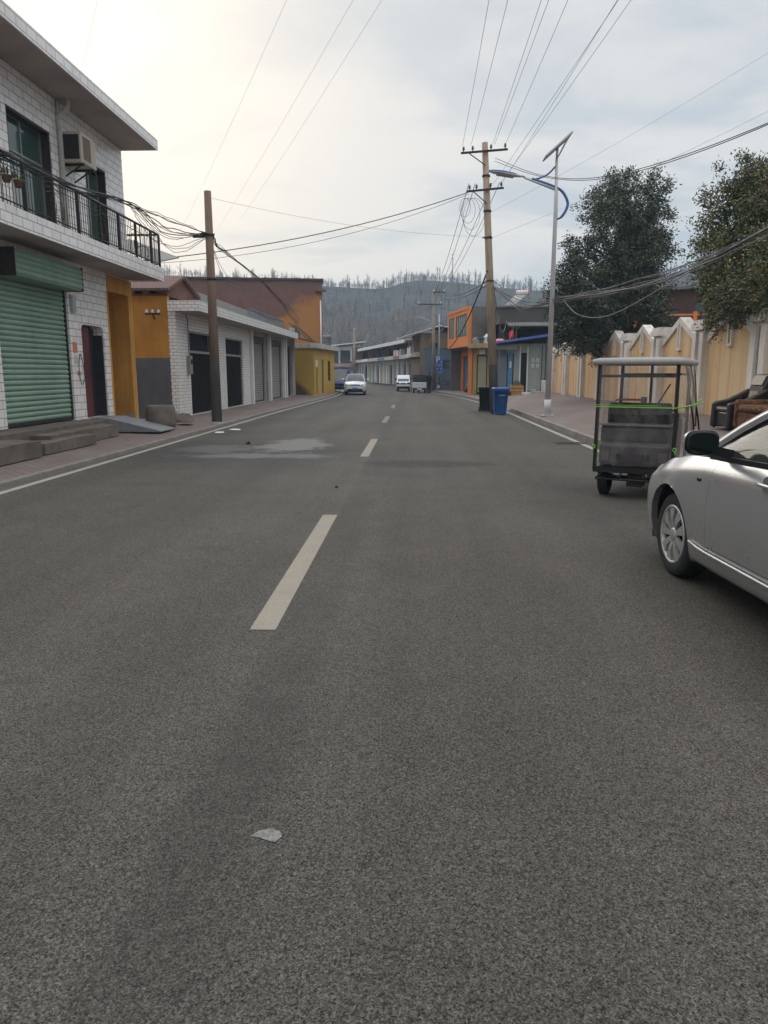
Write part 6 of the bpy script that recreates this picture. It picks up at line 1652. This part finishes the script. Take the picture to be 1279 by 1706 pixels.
# ---- electric passenger tricycle with clear rain curtains (near, right)
ET=thing('electric_tricycle','black framed electric tricycle with clear rain curtains and grey roof','tricycle',(2.86,9.74,0),R(-26))
GREYP=pm('grey_trike_paint',(.085,.083,.09),.42,.2,var=.15,sc=3,streak=.2)
ROOFP=pm('grey_roof_plastic',(.27,.265,.255),.5,var=.08,sc=2)
GREENR=pm('lime_ribbon',(.17,.42,.06),.5,var=.1)
def curtain_mat(name='clear_curtain',f0=.0,f1=.20):
    t=NT(name)
    tr=t.n('ShaderNodeBsdfTransparent',{'Color':(.93,.92,.90)})
    fog=t.rng(t.noise(3.,5,.65,t.scale(t.co(),(1.4,1.4,.7))),.40,.80,f0,f1)
    df=t.n('ShaderNodeBsdfDiffuse',{'Color':(.42,.40,.375)})
    gl=t.n('ShaderNodeBsdfGlossy',{'Color':(1,1,1),'Roughness':.12})
    bm=t.n('ShaderNodeBump',{'Height':t.noise(4,3,.5,t.scale(t.co(),(2,2,.6))),'Strength':.6,'Distance':.05})
    t.t.links.new(bm.outputs[0],gl.inputs['Normal'])
    m0=t.n('ShaderNodeMixShader');t.put(m0.inputs[0],fog);t.t.links.new(tr.outputs[0],m0.inputs[1]);t.t.links.new(df.outputs[0],m0.inputs[2])
    fr=schlick(t,bm.outputs[0])
    m1=t.n('ShaderNodeMixShader');t.put(m1.inputs[0],t.mth('MULTIPLY',fr,.55));t.t.links.new(m0.outputs[0],m1.inputs[1]);t.t.links.new(gl.outputs[0],m1.inputs[2])
    t.t.links.new(m1.outputs[0],t.t.nodes['Material Output'].inputs[0]);return t.m
CURT=curtain_mat();CURT2=curtain_mat('cloudy_curtain',.2,.55)
# roof: softly domed slab
m=MB();rows_=[]
def rr_ring(w,l,y0,z,r=.1,n=5):
    P=[]
    for sx_,sy_,a0 in ((1,-1,-HP),(1,1,0),(-1,1,HP),(-1,-1,PI)):
        for k in range(n):
            a=a0+k*HP/(n-1);P.append((sx_*(w/2-r)+r*math.cos(a),y0+sy_*(l/2-r)+r*math.sin(a),z))
    return P
rows_=[rr_ring(1.05,1.68,.70,1.74),rr_ring(1.12,1.76,.70,1.745),rr_ring(1.13,1.78,.70,1.785),rr_ring(1.11,1.75,.70,1.812),rr_ring(1.0,1.6,.70,1.83),rr_ring(.4,.8,.70,1.842)]
m.grid(rows_,close=True);m.add(rows_[-1],[tuple(range(20))]);m.add(rows_[0],[tuple(reversed(range(20)))]);m.build('roof',ROOFP,ET)
for nm,x,y in (('post',-.49,.0),('post',.49,.0),('post',-.47,1.42),('post',.47,1.42)):
    q=MB();q.bar((x,y,.36),(x*.98,y+.0,1.74),.045,.045);q.build(nm,BLACK,ET,bevel=.006)
q=MB();q.bar((-.47,0,1.60),(.47,0,1.60),.03,.035);q.bar((-.46,1.42,1.62),(.46,1.42,1.62),.03,.03);q.build('roof_rail',BLACK,ET)
# grey rear cargo tub
m=MB();m.prism([(.02,.45),(.0,.70),(.05,.74),(.05,.93),(.09,.96),(.36,.96),(.40,.93),(.40,.45)],'x',-.44,.44);m.build('rear_tub',GREYP,ET,bevel=.015)
m=MB();m.box(-.40,.40,.035,.0495,.76,.91);m.build('rear_panel',pm('grey_panel',(.06,.06,.066),.4,var=.15,sc=4),ET)
m=MB();m.box(-.455,.455,.0,.42,.962,.985);m.build('parcel_ledge',pm('light_grey_ledge',(.15,.15,.155),.4,var=.15),ET)
m=MB();m.prism([(.24,.96),(.42,.96),(.36,1.23),(.30,1.26),(.24,1.24),(.20,1.1)],'x',-.40,.40);m.build('backrest',pm('black_vinyl',(.009,.009,.0095),.4,var=.15),ET,bevel=.04)
m=MB();m.box(-.42,.42,.42,.88,.62,.76);m.build('seat',MATS['black_vinyl'],ET,bevel=.04)
m=MB();m.tube(crom([(-.3,.27,1.27),(-.28,.27,1.29),(.02,.27,1.29),(.04,.27,1.27)],3),.016,6);m.build('red_strap',pm('red_strap_cloth',(.30,.05,.05),.7),ET)
m=MB();m.box(-.48,.48,.0,1.45,.36,.40);m.box(-.46,.46,.8,1.45,.395,.42);m.build('floor',BLACK,ET)
m=MB();m.box(-.5,.5,-.05,-.01,.345,.42);m.tube([(-.46,-.06,.26),(.46,-.06,.26)],.015,6)
for x in (-.46,-.16,.16,.46):m.tube([(x,-.06,.26),(x*.8,-.02,.36)],.012,5)
m.tube([(-.3,-.05,.36),(-.1,-.05,.26)],.012,5);m.tube([(.3,-.05,.36),(.1,-.05,.26)],.012,5);m.build('bumper',BLACK,ET)
m=MB();m.box(-.14,.14,-.04,-.022,.50,.60);m.build('number_plate',pm('dark_plate',(.05,.04,.045),.5,var=.3,sc=20),ET)
for s_ in (-1,1):
    q=MB();q.box(s_*.19-.02,s_*.19+.02,-.03,.0,.52,.6);q.build('reflector',BLACK,ET)
    q=MB();q.box(s_*.36-.05,s_*.36+.05,-.005,.03,.5,.62);q.build('tail_light',pm('dull_lamp',(.11,.09,.09),.3),ET)
m=MB();m.tube([(-.4,.33,.23),(.4,.33,.23)],.04,8);m.box(-.1,.1,.2,.46,.14,.3);m.tube([(-.34,.33,.25),(-.34,.3,.36)],.03,6);m.tube([(.34,.33,.25),(.34,.3,.36)],.03,6);m.build('axle',STEEL_D,ET)
for s_ in (-1,1):make_wheel(ET,s_*.41,.33,.232,.13,s_,8,STEEL_D)
make_wheel(ET,0,1.78,.225,.11,1,8,STEEL_D)
m=MB();m.tube([(.09,1.78,.225),(.09,1.72,.55),(0,1.66,.75),(0,1.52,1.05)],.022,6);m.tube([(-.09,1.78,.225),(-.09,1.72,.55),(0,1.66,.75)],.022,6);m.build('fork',STEEL_D,ET)
m=MB();m.prism([(1.42,.4),(1.62,.5),(1.66,.85),(1.55,1.02),(1.42,1.04)],'x',-.40,.40);m.build('front_shield',GREYP,ET,bevel=.03)
m=MB();m.tube(crom([(-.34,1.28,1.12),(-.2,1.4,1.1),(0,1.48,1.08),(.2,1.4,1.1),(.34,1.28,1.12)],4),.016,6);m.build('handlebar',BLACK,ET)
m=MB();m.box(-.46,.46,1.40,1.44,1.02,1.07);m.build('windscreen_rail',BLACK,ET)
m=MB();m.bar((-.05,1.42,1.05),(-.05,1.42,1.74),.045,.03);m.build('centre_post',BLACK,ET)
m=MB();m.tube([(.0,1.38,1.08),(.22,1.36,1.48)],.012,5);m.build('wiper',BLACK,ET)
m=MB();m.box(-.17,-.08,1.34,1.37,1.08,1.3);m.build('side_mirror',pm('mirror_back',(.09,.1,.1),.4),ET,bevel=.02)
def sheet(P0,P1,z0,z1,wave,n=26,k=12,seed=0,bulge=.0,nrm=(1,0)):
    rows_=[]
    for j in range(k+1):
        z=lerp(z0,z1,j/k);r_=[]
        for i in range(n+1):
            t=i/n;x=lerp(P0[0],P1[0],t);y=lerp(P0[1],P1[1],t)
            d=wave*mn.noise(Vector((t*7+seed,z*1.2,seed)))+bulge*math.sin(PI*min(1,t))*math.sin(PI*(1-j/k)*.55+.2)
            r_.append((x+nrm[0]*d,y+nrm[1]*d,z))
        rows_.append(r_)
    return rows_
q=MB();q.grid(sheet((-.475,-.03),(.475,-.03),.44,1.72,.018,seed=1,nrm=(0,-1)));q.build('rear_curtain',CURT,ET)
q=MB();q.grid(sheet((.515,.04),(.53,1.38),.5,1.73,.05,30,12,4,.12));q.build('side_curtain',CURT2,ET)
q=MB();q.grid(sheet((-.515,.04),(-.52,1.38),.5,1.73,.03,30,12,7,-.02));q.build('side_curtain',CURT,ET)
q=MB();q.grid(sheet((-.45,1.445),(.45,1.445),1.07,1.72,.004,8,4,2,nrm=(0,1)));q.build('windscreen',CURT,ET)
for x0,pts in ((0,[(.53,.35,1.73),(.60,.38,1.3),(.66,.46,.95),(.64,.52,.55)]),(1,[(.53,.85,1.73),(.62,.9,1.25),(.68,1.0,.85),(.66,1.05,.55)]),(2,[(.53,1.25,1.73),(.58,1.28,1.3),(.6,1.3,.9)])):
    q=MB();q.tube(crom(pts,4),.012,5);q.build('curtain_edge',BLACK,ET)
q=MB();q.box(-.50,.50,-.062,-.052,1.20,1.215);q.box(-.5,.3,-.062,-.052,1.228,1.234);q.build('green_ribbon',GREENR,ET)
q=MB();q.tube(crom([(.5,-.05,1.21),(.60,.3,1.22),(.68,.7,1.24),(.64,1.1,1.22)],4),.011,5);
for k in range(5):q.tube([(.64,.75,1.24),(.68+.05*math.cos(k*1.3),.75+.08*math.sin(k*1.7),1.24+.06*math.sin(k*2.1))],.008,4)
q.build('green_ribbon',GREENR,ET)
for s_ in (-1,1):
    q=MB();q.tube([(s_*.505+.02*math.cos(k*PI/4),-.035,  .68+.022*math.sin(k*PI/4)) for k in range(8)],.008,5,closed=True);q.tube([(s_*.51,-.035,.66),(s_*.515,-.045,.615)],.007,4);q.build('green_tie',GREENR,ET)

# ---- man in black standing by the three wheeler
def person(label,loc,rz):
    sk={'pelvis':((0,0,.92),.135,None),'waist':((0,.01,1.07),.125,'pelvis'),'chest':((0,.03,1.28),.155,'waist'),'upper':((0,.035,1.42),.13,'chest'),'neck':((0,.05,1.50),.055,'upper'),'nk2':((0,.07,1.56),.052,'neck')}
    for s_,n in ((-1,'l'),(1,'r')):
        sk[n+'hip']=((s_*.09,0,.88),.105,'pelvis');sk[n+'knee']=((s_*.10,.03,.49),.072,n+'hip');sk[n+'ank']=((s_*.105,-.02,.10),.05,n+'knee');sk[n+'toe']=((s_*.115,.13,.045),.04,n+'ank')
        sk[n+'sh']=((s_*.18,.03,1.40),.078,'upper');sk[n+'el']=((s_*.235,.02,1.13),.055,n+'sh');sk[n+'wr']=((s_*.23,.14,.93),.038,n+'el')
    names=list(sk);me=bpy.data.meshes.new('person');me.from_pydata([sk[n][0] for n in names],[(names.index(n),names.index(sk[n][2])) for n in names if sk[n][2]],[])
    o=bpy.data.objects.new('person',me);C.objects.link(o)
    md=o.modifiers.new('s','SKIN');me.skin_vertices.new() if not me.skin_vertices else None
    sv=me.skin_vertices[0].data
    for i,n in enumerate(names):r=sk[n][1];sv[i].radius=(r*(1.2 if n in('chest','pelvis','waist') else 1),r*.85)
    sv[0].use_root=True
    o.modifiers.new('u','SUBSURF').levels=2;o.modifiers['u'].render_levels=2
    bpy.context.view_layer.update()
    m2=bpy.data.meshes.new_from_object(o.evaluated_get(bpy.context.evaluated_depsgraph_get()));o.modifiers.clear();o.data=m2
    for p in m2.polygons:p.use_smooth=True
    m2.materials.clear();m2.materials.append(pm('black_coat',(.018,.018,.021),.85,var=.3,sc=4))
    o.location=loc;o.rotation_euler=(0,0,rz);tag(o,label,'person')
    SK=pm('skin',(.36,.22,.15),.6,var=.06)
    h=MB();prof=[(0,-.125),(.035,-.118),(.062,-.08),(.076,-.02),(.08,.04),(.07,.09),(.04,.12),(0,.13)];h.lathe(prof,18);h.v=[(x,y*1.12+.01,z) for x,y,z in h.v]
    h.lathe([(0,.0),(.012,.0),(.006,.04),(0,.05)],8,M=Matrix.Translation((0,.098,-.03)))
    for s_ in (-1,1):h.lathe([(0,-.03),(.012,-.02),(.014,.01),(0,.03)],8,M=Matrix.Translation((s_*.079,.0,-.01)))
    hd=h.build('head',SK,o);hd.location=(0,.08,1.665)
    h=MB();h.lathe([(.083,-.0),(.087,.04),(.076,.1),(.044,.132),(0,.142)],18);h.v=[(x,y*1.1-.006,z) for x,y,z in h.v];hr=h.build('hair',BLACK,o);hr.location=(0,.075,1.665)
    for s_ in (-1,1):
        q=MB();bx_=Vector((s_*.228,.165,.90))
        rows_=[[tuple(bx_+Vector((.016*math.cos(a)*w_,.033*math.sin(a)*w_+d*.35,-d))) for a in [k*PI/4 for k in range(8)]] for d,w_ in ((-.03,.75),(.02,1),(.075,1.05),(.085,.6))]
        q.grid(rows_,close=True);q.add(rows_[-1],[tuple(range(8))])
        for f in range(4):
            a=bx_+Vector((0,.045-.02*f,-.075));L_=(.055,.07,.075,.062)[f];q.tube([a,a+Vector((0,.006,-L_*.5)),a+Vector((-s_*.012,.012,-L_))],[.0085,.008,.006],6)
        a=bx_+Vector((0,.035,-.01));q.tube([a,a+Vector((-s_*.01,.03,-.03)),a+Vector((-s_*.016,.034,-.06))],[.01,.009,.007],6)
        q.build('hand',SK,o)
    for s_ in (-1,1):
        q=MB();rows_=[]
        for y,w_,z in ((-.09,.035,.05),(-.04,.045,.075),(.05,.045,.07),(.12,.045,.05),(.17,.03,.035)):
            rows_.append([(s_*.112+w_*math.cos(a),y,max(0,z*.55+z*.55*math.sin(a))) for a in [k*PI/5 for k in range(10)]])
        q.grid(rows_,close=True);q.add(rows_[0],[tuple(range(10))]);q.add(rows_[-1],[tuple(reversed(range(10)))]);q.build('shoe',BLACK,o)
    return o
pr_=person('person in a long black coat standing at the right of the white three wheeler',(1.22,61.0,.0),R(35))
pr_.scale=(.98,.98,.93)

# ================================================================ CABLES
WIRE_F=pm('faint_wire',(.34,.34,.34),.6,var=.1)
def cable(label,group,p0,p1,sag,r,mat,n=16,name='power_cable',wob=0.,seed=0,mids=()):
    rs_=random.Random(seed);P=[]
    if mids:
        pts=crom([p0,*mids,p1],8)
        P=pts
    else:
        a=Vector(p0);b=Vector(p1)
        for i in range(n+1):
            t=i/n;p=a.lerp(b,t);p.z-=sag*4*t*(1-t)
            P.append(p)
    if wob:
        for i in range(1,len(P)-1):P[i]=P[i]+Vector((mn.noise(Vector((i*.45,seed*3.1,0)))*wob,mn.noise(Vector((i*.45,seed*3.1,9)))*wob,mn.noise(Vector((i*.45,seed*3.1,5)))*wob))
    m=MB();m.tube(P,r,5);o=m.build(name,mat);tag(o,label,'cable',group);return o
tpz=lambda z,dx=0:(3.33-.66*z/10.4+dx,30.84,z)
# high lines from the tan pole back over the street towards the viewer
for k,(dx,z,ex) in enumerate(((-.88,10.25,2.2),(-.55,10.28,2.75),(.28,10.3,3.3),(.36,10.3,3.55),(.78,10.32,3.95))):
    cable('thin overhead line from the top crossarm of the tan pole','overhead lines of the tan pole',tpz(z,dx),(ex-.9+.1*k,-6,10.1),.25,.006,WIRE_G,name='overhead_line')
for k,(dx,z,ex) in enumerate(((.25,8.85,6.0),(.5,8.85,6.3),(.6,8.9,5.7))):
    cable('thin line from the lower crossarm climbing over the street lamp','overhead lines over the lamp',tpz(z,dx),(ex-.4,8,10.6),.1,.0055,WIRE_G,name='overhead_line')
for k,(dx,z) in enumerate(((-.7,8.88),(-.45,8.88),(.2,8.88),(.5,8.9))):
    cable('thin line from the tan pole to the weathered pole by the parking sign','far lines to the weathered pole',tpz(z,dx),(1.5-.12+(-.1,.15,.5,.75)[k],62.66,8.15 if k>1 else 7.25),.5,.012,WIRE_G,name='overhead_line')
for k in range(2):
    cable('black cable from the parking sign poles to the tan pole at roof height','low far cables',(2.2,62.8,7.9-.25*k),tpz(5.3-.15*k),.35,.02,WIRE)
for k,(z0,z1) in enumerate(((7.3,7.1),(7.35,7.0),(6.6,6.9))):
    cable('pale wire crossing from the slim distant pole to the weathered pole','wires across the bend',(-8.3,104,z0),(1.4,62.7,z1),.5,.016,WIRE_P)
# cable slung right across the street
cable('thick black cable slung across the street from the tan pole to the low tiled shop','cables slung across the street',tpz(8.55,-.75),(-9.0,25.6,5.35),.35,.016,WIRE)
cable('thin black cable strung just under the thick one slung across the street','cables slung across the street',tpz(8.5,-.7),(-8.9,25.4,5.2),.5,.008,WIRE)
cable('fine wire from the top of the concrete pole over the street to the tan pole','fine wires from the concrete pole',(-6.08,23.2,6.75),tpz(6.9),.25,.005,WIRE_F)
cable('fine wire from the tan pole to the upper right over the trees','fine wires over the trees',tpz(6.85,.1),(13.5,22,10.6),.25,.005,WIRE_F)
cable('fine pale wire higher over the trees from the tan pole','fine wires over the trees',tpz(7.8,.1),(14.,20,12.6),.25,.0045,WIRE_F)
# faint high lines on the left
for k,(a,b) in enumerate((((-12.3,40.5,9),(0.2,9.5,9.2)),((-10.2,40,9),(1.4,9.5,9.2)),((-8.6,38,9),(1.9,9.5,9.2)),((-9.6,21.5,8.1),(-4.6,13.2,9.6)))):
    cable('faint high wire crossing the left part of the sky','faint wires in the sky' ,a,b,.15,.003,WIRE_F,name='overhead_line')
# tangle along the tiled house to the concrete pole
q0=(-6.2,23.15,5.72)
for k in range(9):
    r_=random.Random(k)
    z0=5.0+.05*k+r_.uniform(-.04,.04);zz=5.62+r_.uniform(-.04,.05)
    mid=(-6.85+r_.uniform(-.06,.06),18.6,zz-.02);m0=(-6.88+r_.uniform(-.05,.05),15.2,5.28+r_.uniform(-.06,.1))
    m2=(-6.72+r_.uniform(-.1,.1),20.8,5.66-r_.uniform(-.08,.42))
    cable('black cable of the sagging bundle between balcony and concrete pole','bundle along the balcony',(-6.9,11.0,z0),q0,0,.008 if k%3 else .013,WIRE,wob=.06,seed=k,mids=(m0,mid,m2))
for k in range(3):
    r_=random.Random(50+k)
    cable('loose looping wire hanging below the balcony bundle near the concrete pole','loose wires at the concrete pole',(-6.86,18.6,5.58),(-6.2,23.15,5.66),0,.008,WIRE_G,wob=.06,seed=20+k,mids=((-6.8,19.8,5.3-.12*k),(-6.7,21.6,4.95+.1*k)))
for k in range(5):
    r_=random.Random(70+k)
    cable('black cable dropping from the concrete pole along the shop canopy','cables over the shop canopy',(-6.08,23.3,5.74-.03*k),(-7.35+.05*k,47.5,4.55+.1*k),.25+.05*k,.018 if k<2 else .009,WIRE,wob=.08,seed=40+k,mids=((-6.6,26.,5.78+r_.uniform(-.06,.06)),(-6.9,35.5,5.6+r_.uniform(-.12,.12))) )
for k in range(2):
    cable('slack wire looping below the cables over the shop canopy','slack wires over the canopy',(-6.5,24.5,5.7),(-7.1,40,5.1),0,.008,WIRE_G,mids=((-6.6,26.5,5.05-.25*k),(-6.9,31,4.9-.2*k)))
# tangle from the tan pole past the lamp to the upper right
for k in range(9):
    r_=random.Random(90+k)
    a=tpz(5.1+r_.uniform(-.25,.2),.12);l=(4.62+r_.uniform(-.03,.1),25.6,3.95+r_.uniform(-.1,.14));e=(7.4+r_.uniform(-.1,.2),12.2,4.75+r_.uniform(-.12,.2))
    cable('grey cable of the bundle drooping past the near street lamp','drooping bundle past the lamp',a,e,0,.009 if k%3 else .014,WIRE_P if k%2 else WIRE_G,wob=.06,seed=60+k,mids=((3.9,28.3,4.35-r_.uniform(-.1,.5)),l,(6.0+r_.uniform(-.1,.1),20.,3.95+r_.uniform(-.12,.14)),(6.55,16.2,4.15+r_.uniform(-.08,.1))))
cable('long slack loop hanging below the drooping bundle beyond the lamp','slack loops',(4.8,25.0,3.95),(6.5,17.0,4.1),0,.012,WIRE_P,mids=((5.0,23.4,3.35),(5.4,21.2,3.2),(6.1,18.6,3.75)))
for k in range(3):
    cable('pale drop wire looping from the tan pole down to the dark veranda roof','drop wires to the veranda',tpz(5.0-.1*k,.15),(5.6+.5*k,50.9,5.3-.25*k),.9+.3*k,.011,WIRE_P)
for k in range(2):
    cable('black cable swooping from the tan pole to the upper right','swooping cables',tpz(9.8-.12*k,.35),(7.9,9.8,6.5+.1*k),0,.010,WIRE,mids=((4.3,26.4,8.05-.04*k),(5.2,20.5,6.65-.05*k),(6.6,14.5,6.15-.02*k)))
m=MB()
cable('thick black stay cable slanting down from the tan pole across the orange front','stay cables',tpz(5.6,-.1),(2.55,56.5,3.4),.5,.035,WIRE)
for k in range(4):
    r_=random.Random(120+k);p=tpz(8.5,-.7+.12*k);rad=.35+.12*k
    P=[Vector((p[0]-.15+rad*.6*math.sin(a),p[1],p[2]-.15-rad-rad*math.cos(a))) for a in [i*2*PI/18 for i in range(18)]]
    m=MB();m.tube(P,.007,4,closed=True);o=m.build('coiled_wire',WIRE_G);tag(o,'loose thin wire loop dangling under the lower crossarm','wire','wire loops under the crossarm')
